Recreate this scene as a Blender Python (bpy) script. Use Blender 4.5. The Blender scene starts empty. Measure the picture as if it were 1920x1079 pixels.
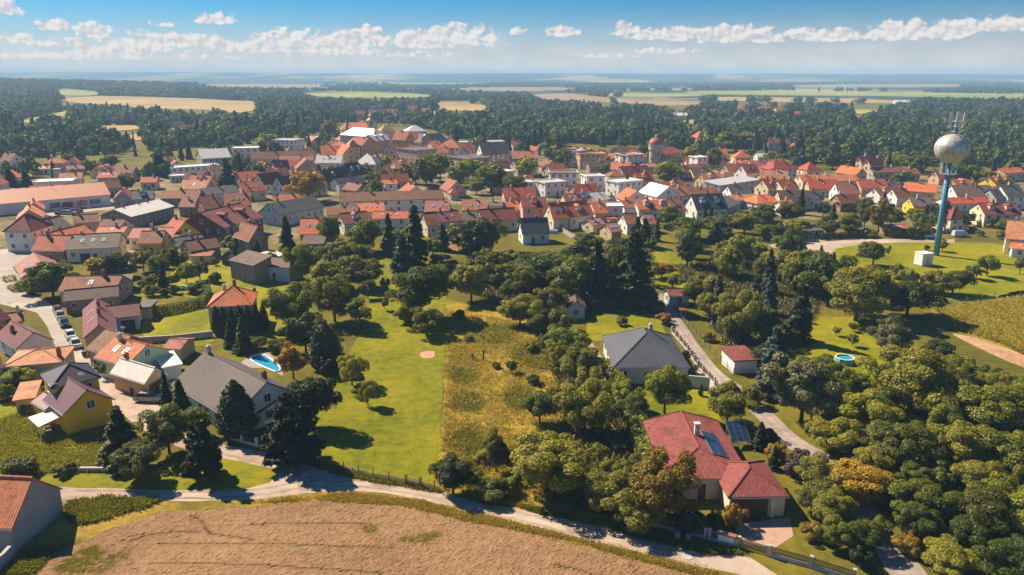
import bpy, bmesh, math, random
import numpy as np
from mathutils import Vector, Matrix

# ------------------------------------------------------------------ camera, sky, sun, exposure
SC = bpy.context.scene
F_PX, CAM_H = 1430.0, 50.0
PITCH = math.atan(400 / F_PX)
cam_d = bpy.data.cameras.new("camera")
cam = bpy.data.objects.new("camera", cam_d)
SC.collection.objects.link(cam)
cam.location = (0, 0, CAM_H)
cam.rotation_euler = (math.pi / 2 - PITCH, 0, 0)
cam_d.sensor_width = 36.0
cam_d.lens = F_PX / 1920 * 36.0
cam_d.clip_start, cam_d.clip_end = 1.0, 60000.0
SC.camera = cam

SUN_AZ = math.radians(142)      # direction towards the sun, counter-clockwise from +X (behind the scene, to the left)
SUN_EL = math.radians(42)
SUN_STRENGTH, SKY_STRENGTH, EXPOSURE = 5.0, 0.071, 1.0

SC.view_settings.view_transform = 'Standard'
SC.view_settings.look = 'None'
SC.view_settings.gamma = 1.0
SC.view_settings.exposure = EXPOSURE
SC.view_settings.use_curve_mapping = False
SC.cycles.use_denoising = True
SC.cycles.denoiser = 'OPENIMAGEDENOISE'
SC.cycles.denoising_input_passes = 'RGB_ALBEDO_NORMAL'
SC.cycles.denoising_prefilter = 'ACCURATE'
SC.cycles.max_bounces = 6
SC.cycles.diffuse_bounces = 3
SC.cycles.glossy_bounces = 2
SC.cycles.transmission_bounces = 4
SC.cycles.volume_bounces = 1
SC.cycles.transparent_max_bounces = 4
SC.cycles.use_adaptive_sampling = True
SC.cycles.adaptive_threshold = 0.015

sun_d = bpy.data.lights.new("sun", 'SUN')
sun_d.energy = SUN_STRENGTH
sun_d.angle = math.radians(0.53)
sun_d.color = (1.0, 0.84, 0.63)
sun = bpy.data.objects.new("sun", sun_d)
SC.collection.objects.link(sun)
sun.location = (-300, 250, 300)
sdir = Vector((math.cos(SUN_AZ) * math.cos(SUN_EL), math.sin(SUN_AZ) * math.cos(SUN_EL), math.sin(SUN_EL)))
sun.rotation_euler = sdir.to_track_quat('Z', 'Y').to_euler()

W = bpy.data.worlds.new("World")
SC.world = W
W.use_nodes = True
def build_world():
    nt = W.node_tree
    nd, lk = nt.nodes, nt.links
    nd.clear()
    def N(t, **kw):
        n = nd.new(t)
        for k, v in kw.items(): setattr(n, k, v)
        return n
    def M(op, a, b=None, c=None):
        n = N('ShaderNodeMath', operation=op)
        for i, v in enumerate((a, b, c)):
            if v is None: continue
            if hasattr(v, 'links'): lk.new(v, n.inputs[i])
            else: n.inputs[i].default_value = v
        return n.outputs[0]
    out = N('ShaderNodeOutputWorld'); bg = N('ShaderNodeBackground')
    lk.new(bg.outputs[0], out.inputs[0])
    bg.inputs[1].default_value = SKY_STRENGTH
    sky = N('ShaderNodeTexSky', sky_type='NISHITA')
    sky.sun_disc = False
    sky.sun_elevation = SUN_EL
    sky.sun_rotation = math.pi / 2 - SUN_AZ
    sky.altitude = 200; sky.air_density = 1.0; sky.dust_density = 0.6; sky.ozone_density = 3.0
    tc = N('ShaderNodeTexCoord')
    sep = N('ShaderNodeSeparateXYZ'); lk.new(tc.outputs['Generated'], sep.inputs[0])
    X, Y, Z = sep.outputs
    # azimuth (0 = view axis, + to the right) repeated every 80 degrees, elevation in degrees
    az = M('DEGREES', M('ARCTAN2', X, Y))
    az = M('SUBTRACT', M('MODULO', M('ADD', az, 440.0), 80.0), 40.0)
    el = M('DEGREES', M('ARCSINE', Z))
    comb = N('ShaderNodeCombineXYZ')
    lk.new(az, comb.inputs[0]); lk.new(el, comb.inputs[1])
    def noise(scale, detail, rough, sy=1.0, off=(0, 0)):
        mp = N('ShaderNodeMapping'); mp.inputs['Scale'].default_value = (1, sy, 1); mp.inputs['Location'].default_value = (off[0], off[1] * sy, 0)
        lk.new(comb.outputs[0], mp.inputs[0])
        n = N('ShaderNodeTexNoise'); n.noise_dimensions = '2D'
        n.inputs['Scale'].default_value = scale; n.inputs['Detail'].default_value = detail; n.inputs['Roughness'].default_value = rough
        lk.new(mp.outputs[0], n.inputs['Vector'])
        return n.outputs[0]
    nz = noise(1.25, 7, 0.62, 1.25, (13.7, 5.1))
    def px(xx, yy):      # photograph pixel -> azimuth and elevation (degrees)
        x, y = (xx - 960) / F_PX, -(yy - 539.5) / F_PX
        d = Vector((x, math.cos(PITCH) + y * math.sin(PITCH), -math.sin(PITCH) + y * math.cos(PITCH))).normalized()
        return math.degrees(math.atan2(d.x, d.y)), math.degrees(math.asin(d.z))
    # cumulus: (x, flat base y, half width, height) of each cloud
    cl = [(100, 52, 34, 16), (180, 64, 26, 24), (403, 40, 34, 17), (300, 48, 22, 7), (262, 66, 30, 9),
          (110, 84, 80, 12), (330, 82, 130, 18), (540, 80, 62, 26), (650, 82, 60, 22), (690, 70, 26, 24), (780, 82, 60, 26), (850, 72, 76, 26),
          (888, 86, 50, 12), (975, 62, 24, 9), (1054, 64, 30, 16), (1174, 62, 24, 20), (1235, 70, 70, 18), (1272, 70, 30, 24), (1375, 72, 82, 28), (1440, 76, 40, 16),
          (1510, 68, 50, 18), (1560, 72, 70, 20), (1690, 66, 76, 32), (1770, 66, 44, 30), (1800, 58, 50, 28), (1885, 52, 56, 26), (10, 22, 26, 22), (215, 96, 90, 14), (470, 94, 70, 16), (620, 96, 70, 14), (30, 76, 34, 14), (1240, 98, 70, 8), (1130, 106, 60, 6), (700, 104, 150, 8), (200, 108, 220, 9)]
    dens = None
    for (cx, by, hw, hh) in cl:
        a0, e0 = px(cx, by); a1, e1 = px(cx + hw, by - hh)
        ra, rh = abs(a1 - a0) * 1.2, abs(e1 - e0) * 1.1
        dx = M('MULTIPLY', M('SUBTRACT', az, a0), 1 / ra)
        dy = M('MULTIPLY', M('SUBTRACT', el, e0), 1 / rh)
        dn = M('MULTIPLY', M('MINIMUM', dy, 0.0), 3.0)        # flat base
        dy2 = M('ADD', M('MAXIMUM', dy, 0.0), dn)
        r2 = M('MULTIPLY_ADD', dx, dx, M('MULTIPLY', dy2, dy2))
        wgt = M('SUBTRACT', 1.0, r2)
        if hh < 13: wgt = M('MULTIPLY', wgt, 0.55)
        dens = wgt if dens is None else M('MAXIMUM', dens, wgt)
    d2 = M('ADD', M('MAXIMUM', dens, -1.5), M('MULTIPLY', M('SUBTRACT', nz, 0.505), 3.0))
    mr = N('ShaderNodeMapRange', interpolation_type='SMOOTHSTEP')
    lk.new(d2, mr.inputs[0]); mr.inputs[1].default_value = 0.0; mr.inputs[2].default_value = 0.55
    cover = mr.outputs[0]
    # thin veil low over the horizon, all round
    veil = N('ShaderNodeMapRange', interpolation_type='SMOOTHERSTEP')
    lk.new(el, veil.inputs[0]); veil.inputs[1].default_value = 5.8; veil.inputs[2].default_value = -1.0
    veil.inputs[3].default_value = 0.0; veil.inputs[4].default_value = 0.9
    hz = noise(0.35, 4, 0.55, 3.0)
    veil_f = M('MINIMUM', M('MULTIPLY', veil.outputs[0], M('MULTIPLY_ADD', hz, 0.5, 0.75)), 1.0)
    mixv = N('ShaderNodeMix', data_type='RGBA')
    tint = N('ShaderNodeMix', data_type='RGBA', blend_type='MULTIPLY'); tint.inputs[0].default_value = 1.0
    lk.new(sky.outputs[0], tint.inputs[6]); tint.inputs[7].default_value = SKY_TINT
    lk.new(veil_f, mixv.inputs[0]); lk.new(tint.outputs[2], mixv.inputs[6]); mixv.inputs[7].default_value = VEIL
    # clouds: sunlit and shaded relief put into the colour, from noise offset sunward
    shade = N('ShaderNodeMix', data_type='RGBA')
    n3 = M('MULTIPLY_ADD', M('SUBTRACT', nz, noise(1.25, 5, 0.55, 1.25, (13.7 - 0.22, 5.1 + 0.22))), 1.5, 0.52)
    mr2 = N('ShaderNodeMapRange'); lk.new(n3, mr2.inputs[0]); mr2.inputs[1].default_value = 0.35; mr2.inputs[2].default_value = 0.65
    lk.new(mr2.outputs[0], shade.inputs[0])
    shade.inputs[6].default_value = CLOUD_A; shade.inputs[7].default_value = CLOUD_B
    mixc = N('ShaderNodeMix', data_type='RGBA')
    lk.new(M('MULTIPLY', cover, 0.92), mixc.inputs[0])
    lk.new(mixv.outputs[2], mixc.inputs[6]); lk.new(shade.outputs[2], mixc.inputs[7])
    lk.new(mixc.outputs[2], bg.inputs[0])
SKY_TINT = (0.13, 0.43, 0.68, 1)
VEIL = (5.9, 5.3, 5.15, 1)
CLOUD_A = (4.6, 4.45, 4.65, 1)
CLOUD_B = (6.5, 6.05, 5.65, 1)
build_world()

# ------------------------------------------------------------------ helpers
R = random.Random(7)
COL = SC.collection
cP, sP = math.cos(PITCH), math.sin(PITCH)
def G(px, py, z=0.0):
    """the point at height z that the photograph shows at pixel (px, py)"""
    x, y = (px - 960) / F_PX, -(py - 539.5) / F_PX
    d = (x, cP + y * sP, -sP + y * cP)
    t = (z - CAM_H) / d[2]
    return Vector((d[0] * t, d[1] * t, z))
def zrow(Yw, py):
    """height above a ground point at forward distance Yw that falls on pixel row py"""
    k = -(py - 539.5) / F_PX
    return CAM_H + Yw * (k * cP - sP) / (cP + k * sP)
def PX(p):
    zc = p[1] * cP - (p[2] - CAM_H) * sP
    yc = p[1] * sP + (p[2] - CAM_H) * cP
    return 960 + F_PX * p[0] / zc, 539.5 - F_PX * yc / zc
def mpp(p):
    return (p[1] * cP + CAM_H * sP) / F_PX
def tag(o, label=None, cat=None, group=None, kind=None):
    if label: o["label"] = label
    if cat: o["category"] = cat
    if group: o["group"] = group
    if kind: o["kind"] = kind
    return o
def link(name, data, parent=None, loc=None, rz=None):
    o = bpy.data.objects.new(name, data)
    COL.objects.link(o)
    if parent is not None: o.parent = parent
    if loc is not None: o.location = loc
    if rz is not None: o.rotation_euler = (0, 0, rz)
    return o
def empty(name, loc, rz=0.0):
    o = link(name, None, None, loc, rz)
    o.empty_display_size = 0.5
    return o
def pymesh(name, verts, faces, mats, midx=None, smooth=False, uv=True):
    me = bpy.data.meshes.new(name)
    me.from_pydata([tuple(v) for v in verts], [], faces)
    for m in (mats if isinstance(mats, (list, tuple)) else [mats]): me.materials.append(m)
    if midx: me.polygons.foreach_set('material_index', midx)
    if smooth: me.polygons.foreach_set('use_smooth', [True] * len(me.polygons))
    if uv: uvproj(me)
    me.update()
    return me
def uvproj(me):
    lay = me.uv_layers.new(name="UVMap")
    Zv = Vector((0, 0, 1))
    for p in me.polygons:
        n = p.normal
        t = Zv.cross(n)
        if t.length < 1e-4: t = Vector((1, 0, 0))
        t.normalize(); b = n.cross(t)
        for li in p.loop_indices:
            v = me.vertices[me.loops[li].vertex_index].co
            lay.data[li].uv = (v.dot(t), v.dot(b))
class MB:
    """collects boxes, tubes and polygons into one mesh"""
    def __init__(s): s.v, s.f, s.m = [], [], []
    def poly(s, pts, mi=0):
        k = len(s.v); s.v += [Vector(p) for p in pts]; s.f.append(list(range(k, k + len(pts)))); s.m.append(mi); return s
    def box(s, x0, x1, y0, y1, z0, z1, mi=0):
        k = len(s.v)
        s.v += [Vector(p) for p in ((x0, y0, z0), (x1, y0, z0), (x1, y1, z0), (x0, y1, z0), (x0, y0, z1), (x1, y0, z1), (x1, y1, z1), (x0, y1, z1))]
        for q in ((3, 2, 1, 0), (4, 5, 6, 7), (0, 1, 5, 4), (1, 2, 6, 5), (2, 3, 7, 6), (3, 0, 4, 7)):
            s.f.append([k + i for i in q]); s.m.append(mi)
        return s
    def tube(s, pts, rads, n=8, mi=0, cap=True):
        k = len(s.v)
        pts = [Vector(p) for p in pts]
        for i, p in enumerate(pts):
            d = (pts[min(i + 1, len(pts) - 1)] - pts[max(i - 1, 0)]).normalized()
            a = d.orthogonal().normalized() if abs(d.z) < 0.95 else Vector((1, 0, 0))
            a = (a - d * a.dot(d)).normalized(); b = d.cross(a)
            for j in range(n):
                t = 2 * math.pi * j / n
                s.v.append(p + (a * math.cos(t) + b * math.sin(t)) * rads[i])
        for i in range(len(pts) - 1):
            for j in range(n):
                s.f.append([k + i * n + j, k + i * n + (j + 1) % n, k + (i + 1) * n + (j + 1) % n, k + (i + 1) * n + j]); s.m.append(mi)
        if cap:
            s.f.append([k + j for j in reversed(range(n))]); s.m.append(mi)
            s.f.append([k + (len(pts) - 1) * n + j for j in range(n)]); s.m.append(mi)
        return s
    def lathe(s, prof, n=24, mi=0):
        k = len(s.v)
        for (r, z) in prof:
            for j in range(n):
                t = 2 * math.pi * j / n; s.v.append(Vector((r * math.cos(t), r * math.sin(t), z)))
        for i in range(len(prof) - 1):
            for j in range(n):
                s.f.append([k + i * n + j, k + i * n + (j + 1) % n, k + (i + 1) * n + (j + 1) % n, k + (i + 1) * n + j]); s.m.append(mi)
        return s
    def mesh(s, name, mats, smooth=False, uv=True):
        return pymesh(name, s.v, s.f, mats, s.m, smooth, uv)
    def obj(s, name, mats, parent=None, loc=None, rz=None, smooth=False):
        return link(name, s.mesh(name, mats, smooth), parent, loc, rz)

# ------------------------------------------------------------------ materials
MATS = {}
def newmat(name):
    m = bpy.data.materials.new(name); m.use_nodes = True
    nt = m.node_tree
    for n in list(nt.nodes): nt.nodes.remove(n)
    out = nt.nodes.new('ShaderNodeOutputMaterial')
    return m, nt, out
def nn(nt, t, **kw):
    n = nt.nodes.new(t)
    for k, v in kw.items(): setattr(n, k, v)
    return n
def ramp(nt, fac, stops):
    r = nn(nt, 'ShaderNodeValToRGB')
    while len(r.color_ramp.elements) < len(stops): r.color_ramp.elements.new(0.5)
    for e, (p, c) in zip(r.color_ramp.elements, stops):
        e.position = p; e.color = (*c[:3], 1)
    nt.links.new(fac, r.inputs[0]); return r.outputs[0]
def noise(nt, vec, scale, detail=4, rough=0.6, dim='3D'):
    n = nn(nt, 'ShaderNodeTexNoise', noise_dimensions=dim)
    n.inputs['Scale'].default_value = scale; n.inputs['Detail'].default_value = detail; n.inputs['Roughness'].default_value = rough
    if vec is not None: nt.links.new(vec, n.inputs['Vector'])
    return n.outputs[0]
def mixc(nt, fac, a, b, mode='MIX'):
    n = nn(nt, 'ShaderNodeMix', data_type='RGBA', blend_type=mode)
    for i, v in ((0, fac), (6, a), (7, b)):
        if hasattr(v, 'links'): nt.links.new(v, n.inputs[i])
        elif i == 0: n.inputs[0].default_value = v
        else: n.inputs[i].default_value = (*v[:3], 1)
    return n.outputs[2]
def math_(nt, op, a, b=None):
    n = nn(nt, 'ShaderNodeMath', operation=op)
    for i, v in enumerate((a, b)):
        if v is None: continue
        if hasattr(v, 'links'): nt.links.new(v, n.inputs[i])
        else: n.inputs[i].default_value = v
    return n.outputs[0]
def bsdf(nt, out, col, rough=0.8, bump=None, bstr=0.5, bdist=0.05, metal=0.0, spec=0.3):
    b = nn(nt, 'ShaderNodeBsdfPrincipled')
    if hasattr(col, 'links'): nt.links.new(col, b.inputs['Base Color'])
    else: b.inputs['Base Color'].default_value = (*col[:3], 1)
    b.inputs['Roughness'].default_value = rough
    b.inputs['Metallic'].default_value = metal
    b.inputs['Specular IOR Level'].default_value = spec
    if bump is not None:
        bn = nn(nt, 'ShaderNodeBump'); bn.inputs['Strength'].default_value = bstr; bn.inputs['Distance'].default_value = bdist
        nt.links.new(bump, bn.inputs['Height']); nt.links.new(bn.outputs[0], b.inputs['Normal'])
    nt.links.new(b.outputs[0], out.inputs[0]); return b
def scl(c, k): return tuple(min(1, x * k) for x in c[:3])
def plain(name, c, rough=0.7, var=0.25, scale=1.2, bstr=0.0, metal=0.0, spec=0.3):
    """painted or rendered surface with blotches and streaks"""
    if name in MATS: return MATS[name]
    m, nt, out = newmat(name)
    tc = nn(nt, 'ShaderNodeTexCoord').outputs['Object']
    n1 = noise(nt, tc, scale, 5, 0.65)
    n2 = noise(nt, tc, scale * 9, 3, 0.6)
    f = math_(nt, 'ADD', math_(nt, 'MULTIPLY', n1, 0.7), math_(nt, 'MULTIPLY', n2, 0.3))
    col = ramp(nt, f, [(0.3, scl(c, 1 - var)), (0.52, c), (0.72, scl(c, 1 + var * 0.45))])
    bsdf(nt, out, col, rough, n2 if bstr else None, bstr, 0.03, metal, spec)
    MATS[name] = m; return m
def rooftile(name, c, c2=None, row=0.36, col_w=0.30, var=0.35, rough=0.75, moss=0.0, big=0.5, spec=0.25):
    """courses of tiles on roof UVs in metres: colour patches, dark joints and relief"""
    if name in MATS: return MATS[name]
    m, nt, out = newmat(name)
    uvn = nn(nt, 'ShaderNodeUVMap'); uv = uvn.outputs[0]
    oi = nn(nt, 'ShaderNodeObjectInfo')
    vadd = nn(nt, 'ShaderNodeVectorMath', operation='ADD')
    nt.links.new(uv, vadd.inputs[0])
    cmb = nn(nt, 'ShaderNodeCombineXYZ')
    nt.links.new(math_(nt, 'MULTIPLY', oi.outputs['Random'], 60.0), cmb.inputs[2])
    nt.links.new(cmb.outputs[0], vadd.inputs[1])
    v = vadd.outputs[0]
    br = nn(nt, 'ShaderNodeTexBrick'); br.offset = 0.5
    br.inputs['Color1'].default_value = (0.0, 0, 0, 1); br.inputs['Color2'].default_value = (1, 1, 1, 1); br.inputs['Mortar'].default_value = (0.5, 0.5, 0.5, 1)
    br.inputs['Scale'].default_value = 1.0; br.inputs['Mortar Size'].default_value = 0.03
    br.inputs['Brick Width'].default_value = col_w; br.inputs['Row Height'].default_value = row
    nt.links.new(uv, br.inputs['Vector'])
    n1 = noise(nt, v, big, 5, 0.7)
    n2 = noise(nt, v, 3.5, 4, 0.7)
    f = math_(nt, 'ADD', math_(nt, 'MULTIPLY', n1, 0.6), math_(nt, 'MULTIPLY', n2, 0.4))
    f = math_(nt, 'ADD', math_(nt, 'MULTIPLY', math_(nt, 'SUBTRACT', f, 0.5), 1.6), 0.5)
    c2 = c2 or scl(c, 0.55)
    col = ramp(nt, f, [(0.32, scl(c2, 1.0)), (0.48, c), (0.68, scl(c, 1 + var * 0.5))])
    sepc = nn(nt, 'ShaderNodeSeparateColor'); nt.links.new(br.outputs['Color'], sepc.inputs[0])
    tv = math_(nt, 'ADD', math_(nt, 'MULTIPLY', sepc.outputs[0], var), 1 - var * 0.5)
    tint = nn(nt, 'ShaderNodeCombineColor')
    for i in range(3): nt.links.new(tv, tint.inputs[i])
    col = mixc(nt, 1.0, col, tint.outputs[0], 'MULTIPLY')
    # wear differs from roof to roof
    ov = math_(nt, 'ADD', math_(nt, 'MULTIPLY', oi.outputs['Random'], 0.35), 0.82)
    tint2 = nn(nt, 'ShaderNodeCombineColor')
    for i in range(3): nt.links.new(ov, tint2.inputs[i])
    col = mixc(nt, 1.0, col, tint2.outputs[0], 'MULTIPLY')
    if moss:
        n3 = noise(nt, v, 0.8, 6, 0.75)
        mm = nn(nt, 'ShaderNodeMapRange'); nt.links.new(n3, mm.inputs[0]); mm.inputs[1].default_value = 0.5; mm.inputs[2].default_value = 0.7
        col = mixc(nt, math_(nt, 'MULTIPLY', mm.outputs[0], moss), col, (0.09, 0.075, 0.03))
    sx = nn(nt, 'ShaderNodeSeparateXYZ'); nt.links.new(uv, sx.inputs[0])
    saw = math_(nt, 'FRACT', math_(nt, 'MULTIPLY', sx.outputs[1], 1 / row))
    wav = math_(nt, 'SINE', math_(nt, 'MULTIPLY', sx.outputs[0], 2 * math.pi / col_w))
    h = math_(nt, 'ADD', math_(nt, 'MULTIPLY', math_(nt, 'SUBTRACT', 1.0, saw), 0.9), math_(nt, 'MULTIPLY', wav, 0.3))
    h = math_(nt, 'ADD', h, math_(nt, 'MULTIPLY', n2, 0.6))
    bsdf(nt, out, col, rough, h, 0.7, 0.05, 0.0, spec)
    MATS[name] = m; return m
def seam(name, c, pitch=0.55, rough=0.45, metal=0.0, var=0.2):
    """sheet metal with standing seams"""
    if name in MATS: return MATS[name]
    m, nt, out = newmat(name)
    uv = nn(nt, 'ShaderNodeUVMap').outputs[0]
    sx = nn(nt, 'ShaderNodeSeparateXYZ'); nt.links.new(uv, sx.inputs[0])
    fr = math_(nt, 'FRACT', math_(nt, 'MULTIPLY', sx.outputs[0], 1 / pitch))
    rib = math_(nt, 'GREATER_THAN', fr, 0.88)
    n1 = noise(nt, uv, 0.45, 5, 0.7)
    col = ramp(nt, n1, [(0.3, scl(c, 1 - var)), (0.5, c), (0.7, scl(c, 1 + var * 0.4))])
    bsdf(nt, out, col, rough, rib, 0.6, 0.04, metal, 0.35)
    MATS[name] = m; return m
def grassmat(name, stops, s1=0.08, s2=1.1, bump=0.6, rough=0.9, dist=0.12, s3=7.0, w=(0.5, 0.3, 0.2), contrast=1.7):
    """ground cover: three scales of noise through a colour ramp"""
    if name in MATS: return MATS[name]
    m, nt, out = newmat(name)
    tc = nn(nt, 'ShaderNodeTexCoord').outputs['Object']
    a, b, c = noise(nt, tc, s1, 4, 0.6), noise(nt, tc, s2, 4, 0.65), noise(nt, tc, s3, 3, 0.7)
    f = math_(nt, 'ADD', math_(nt, 'ADD', math_(nt, 'MULTIPLY', a, w[0]), math_(nt, 'MULTIPLY', b, w[1])), math_(nt, 'MULTIPLY', c, w[2]))
    f = math_(nt, 'ADD', math_(nt, 'MULTIPLY', math_(nt, 'SUBTRACT', f, 0.5), contrast), 0.5)
    col = ramp(nt, f, stops)
    h = math_(nt, 'ADD', math_(nt, 'MULTIPLY', b, 0.5), c)
    bsdf(nt, out, col, rough, h, bump, dist, 0.0, 0.1)
    MATS[name] = m; return m
def leafmat(name, c, c2, trans=0.25, var=0.5):
    """leaves: colour differs leaf to leaf, clump to clump and tree to tree"""
    if name in MATS: return MATS[name]
    m, nt, out = newmat(name)
    geo = nn(nt, 'ShaderNodeNewGeometry')
    oi = nn(nt, 'ShaderNodeObjectInfo')
    tc = nn(nt, 'ShaderNodeTexCoord').outputs['Object']
    n1 = noise(nt, tc, 0.55, 3, 0.6)
    f = math_(nt, 'ADD', math_(nt, 'MULTIPLY', geo.outputs['Random Per Island'], 0.45), math_(nt, 'MULTIPLY', n1, 0.55))
    f = math_(nt, 'ADD', f, math_(nt, 'MULTIPLY', math_(nt, 'SUBTRACT', oi.outputs['Random'], 0.5), 0.5))
    col = ramp(nt, f, [(0.2, scl(c, 1 - var)), (0.5, c), (0.8, c2)])
    d = nn(nt, 'ShaderNodeBsdfDiffuse'); t = nn(nt, 'ShaderNodeBsdfTranslucent')
    nt.links.new(col, d.inputs[0])
    nt.links.new(mixc(nt, 0.5, col, (c2[0] * 1.2, c2[1] * 1.2, c2[2] * 0.5)), t.inputs[0])
    g = nn(nt, 'ShaderNodeBsdfGlossy'); g.inputs['Roughness'].default_value = 0.55; g.inputs[0].default_value = (0.8, 0.85, 0.7, 1)
    mx = nn(nt, 'ShaderNodeMixShader'); mx.inputs[0].default_value = trans
    nt.links.new(d.outputs[0], mx.inputs[1]); nt.links.new(t.outputs[0], mx.inputs[2])
    mx2 = nn(nt, 'ShaderNodeMixShader'); mx2.inputs[0].default_value = 0.035
    nt.links.new(mx.outputs[0], mx2.inputs[1]); nt.links.new(g.outputs[0], mx2.inputs[2])
    nt.links.new(mx2.outputs[0], out.inputs[0])
    MATS[name] = m; return m
# material palette ---------------------------------------------------------------------------------
RC = {  # roofs
 'o': rooftile('roof_orange', (0.56, 0.155, 0.055), (0.38, 0.095, 0.035)),
 'o2': rooftile('roof_salmon', (0.52, 0.18, 0.085), (0.34, 0.10, 0.05)),
 'r': rooftile('roof_red', (0.42, 0.10, 0.048), (0.26, 0.062, 0.035)),
 'r2': rooftile('roof_bright_red', (0.40, 0.075, 0.036), (0.27, 0.05, 0.03)),
 'm': rooftile('roof_maroon', (0.22, 0.055, 0.048), (0.12, 0.035, 0.035)),
 'pm': rooftile('roof_wine', (0.155, 0.05, 0.052), (0.115, 0.038, 0.04), row=0.4, var=0.22),
 'rr': rooftile('roof_crimson', (0.205, 0.056, 0.047), (0.125, 0.034, 0.03), row=0.42, col_w=0.36, var=0.4, big=0.35),
 'b': rooftile('roof_brown', (0.26, 0.088, 0.048), (0.13, 0.05, 0.032), moss=0.4),
 'n': rooftile('roof_dark_brown', (0.12, 0.075, 0.06), (0.07, 0.045, 0.04), moss=0.3),
 'y': rooftile('roof_mossy', (0.20, 0.09, 0.045), (0.11, 0.055, 0.03), moss=0.8),
 'g': rooftile('roof_grey', (0.10, 0.095, 0.095), (0.06, 0.06, 0.065), moss=0.2),
 'gb': rooftile('roof_grey_brown', (0.15, 0.11, 0.085), (0.085, 0.065, 0.055), moss=0.35),
 'gt': rooftile('roof_taupe', (0.100, 0.076, 0.070), (0.07, 0.055, 0.052), row=0.42, col_w=0.35, var=0.18, big=0.15),
 'sl': rooftile('roof_slate', (0.095, 0.10, 0.118), (0.08, 0.085, 0.10), row=0.4, col_w=0.33, var=0.2, big=0.15),
 'nv': seam('roof_navy_sheet', (0.026, 0.02, 0.045), 0.42, 0.6),
 'pu': seam('roof_purple_sheet', (0.12, 0.042, 0.06), 0.42, 0.5),
 'd': rooftile('roof_dark_slate', (0.06, 0.08, 0.095), (0.04, 0.05, 0.065), var=0.2),
 't': rooftile('roof_tan', (0.44, 0.19, 0.095), (0.26, 0.105, 0.055), moss=0.2),
 'p': rooftile('roof_faded_pink', (0.38, 0.145, 0.11), (0.25, 0.095, 0.08)),
 'or': rooftile('roof_rusty', (0.42, 0.13, 0.05), (0.22, 0.085, 0.05), big=0.9, moss=0.3),
 'oz': rooftile('roof_patched', (0.60, 0.15, 0.05), (0.30, 0.15, 0.15), big=0.35),
 'w': seam('roof_white_sheet', (0.66, 0.61, 0.56), 0.9, 0.6),
 'wg': seam('roof_pale_grey', (0.48, 0.46, 0.46), 0.8, 0.55),
 'hall': seam('roof_hall_orange', (0.54, 0.21, 0.115), 1.0, 0.6),
}
RNAME = {'o': 'orange', 'o2': 'salmon', 'r': 'red', 'r2': 'bright red', 'm': 'maroon', 'pm': 'wine-red', 'rr': 'crimson', 'b': 'brown', 'n': 'dark brown', 'y': 'mossy brown', 'g': 'grey', 'gb': 'grey-brown',
 'gt': 'taupe', 'sl': 'slate-grey', 'nv': 'navy', 'pu': 'purple', 'd': 'dark slate', 't': 'tan', 'p': 'faded pink', 'or': 'rusty orange', 'oz': 'patchy orange', 'w': 'white', 'wg': 'pale grey', 'hall': 'orange'}
WC = {
 'W': plain('wall_white', (0.72, 0.70, 0.67), 0.85, 0.2, 0.5), 'C': plain('wall_cream', (0.66, 0.55, 0.38), 0.85, 0.22, 0.5), 'Y': plain('wall_yellow', (0.80, 0.50, 0.025), 0.85, 0.15, 0.4),
 'G': plain('wall_grey', (0.36, 0.35, 0.34), 0.9, 0.3, 0.5), 'B': plain('wall_brown', (0.34, 0.20, 0.13), 0.9, 0.35, 0.6), 'N': plain('wall_stone', (0.27, 0.23, 0.19), 0.95, 0.5, 1.6, 0.6),
 'L': plain('wall_pale_blue', (0.42, 0.52, 0.58), 0.85, 0.2, 0.5), 'R': plain('wall_pink', (0.58, 0.36, 0.29), 0.85, 0.22, 0.5), 'V': plain('wall_mint', (0.42, 0.58, 0.36), 0.85, 0.15, 0.5), 'T': plain('wall_tan', (0.54, 0.38, 0.24), 0.9, 0.25, 0.5),
 'O': plain('wall_ochre', (0.58, 0.33, 0.12), 0.9, 0.22, 0.5), 'K': plain('wall_dark_wood', (0.10, 0.075, 0.06), 0.9, 0.4, 2.0), 'Q': plain('wall_turquoise', (0.25, 0.5, 0.5), 0.85, 0.2, 0.5)}
WNAME = {'W': 'white', 'C': 'cream', 'Y': 'yellow', 'G': 'grey', 'B': 'brown', 'N': 'bare stone', 'L': 'pale blue', 'R': 'pink', 'V': 'mint green', 'T': 'tan', 'O': 'ochre', 'K': 'dark timber', 'Q': 'turquoise'}
m_frame = plain('frame_white', (0.75, 0.74, 0.72), 0.5, 0.1)
m_glass, _nt, _o = newmat('window_glass'); bsdf(_nt, _o, (0.02, 0.028, 0.035), 0.08, spec=0.6)
m_brick = plain('chimney_brick', (0.30, 0.12, 0.08), 0.9, 0.4, 3)
m_plaster = plain('chimney_plaster', (0.55, 0.48, 0.42), 0.9, 0.3, 2)
m_metal = plain('galvanised', (0.45, 0.46, 0.48), 0.4, 0.2, 2, metal=0.7)
m_dkmetal = plain('dark_metal', (0.05, 0.05, 0.055), 0.5, 0.2, 2)
m_wood = plain('old_wood', (0.16, 0.10, 0.06), 0.85, 0.4, 4)
m_conc = plain('concrete', (0.42, 0.39, 0.36), 0.9, 0.3, 1.5)
m_bark = plain('bark', (0.055, 0.038, 0.026), 0.95, 0.4, 4)
m_door = plain('door_brown', (0.14, 0.07, 0.04), 0.6, 0.3, 2)
m_black = plain('rubber', (0.012, 0.012, 0.013), 0.6, 0.2)

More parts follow.
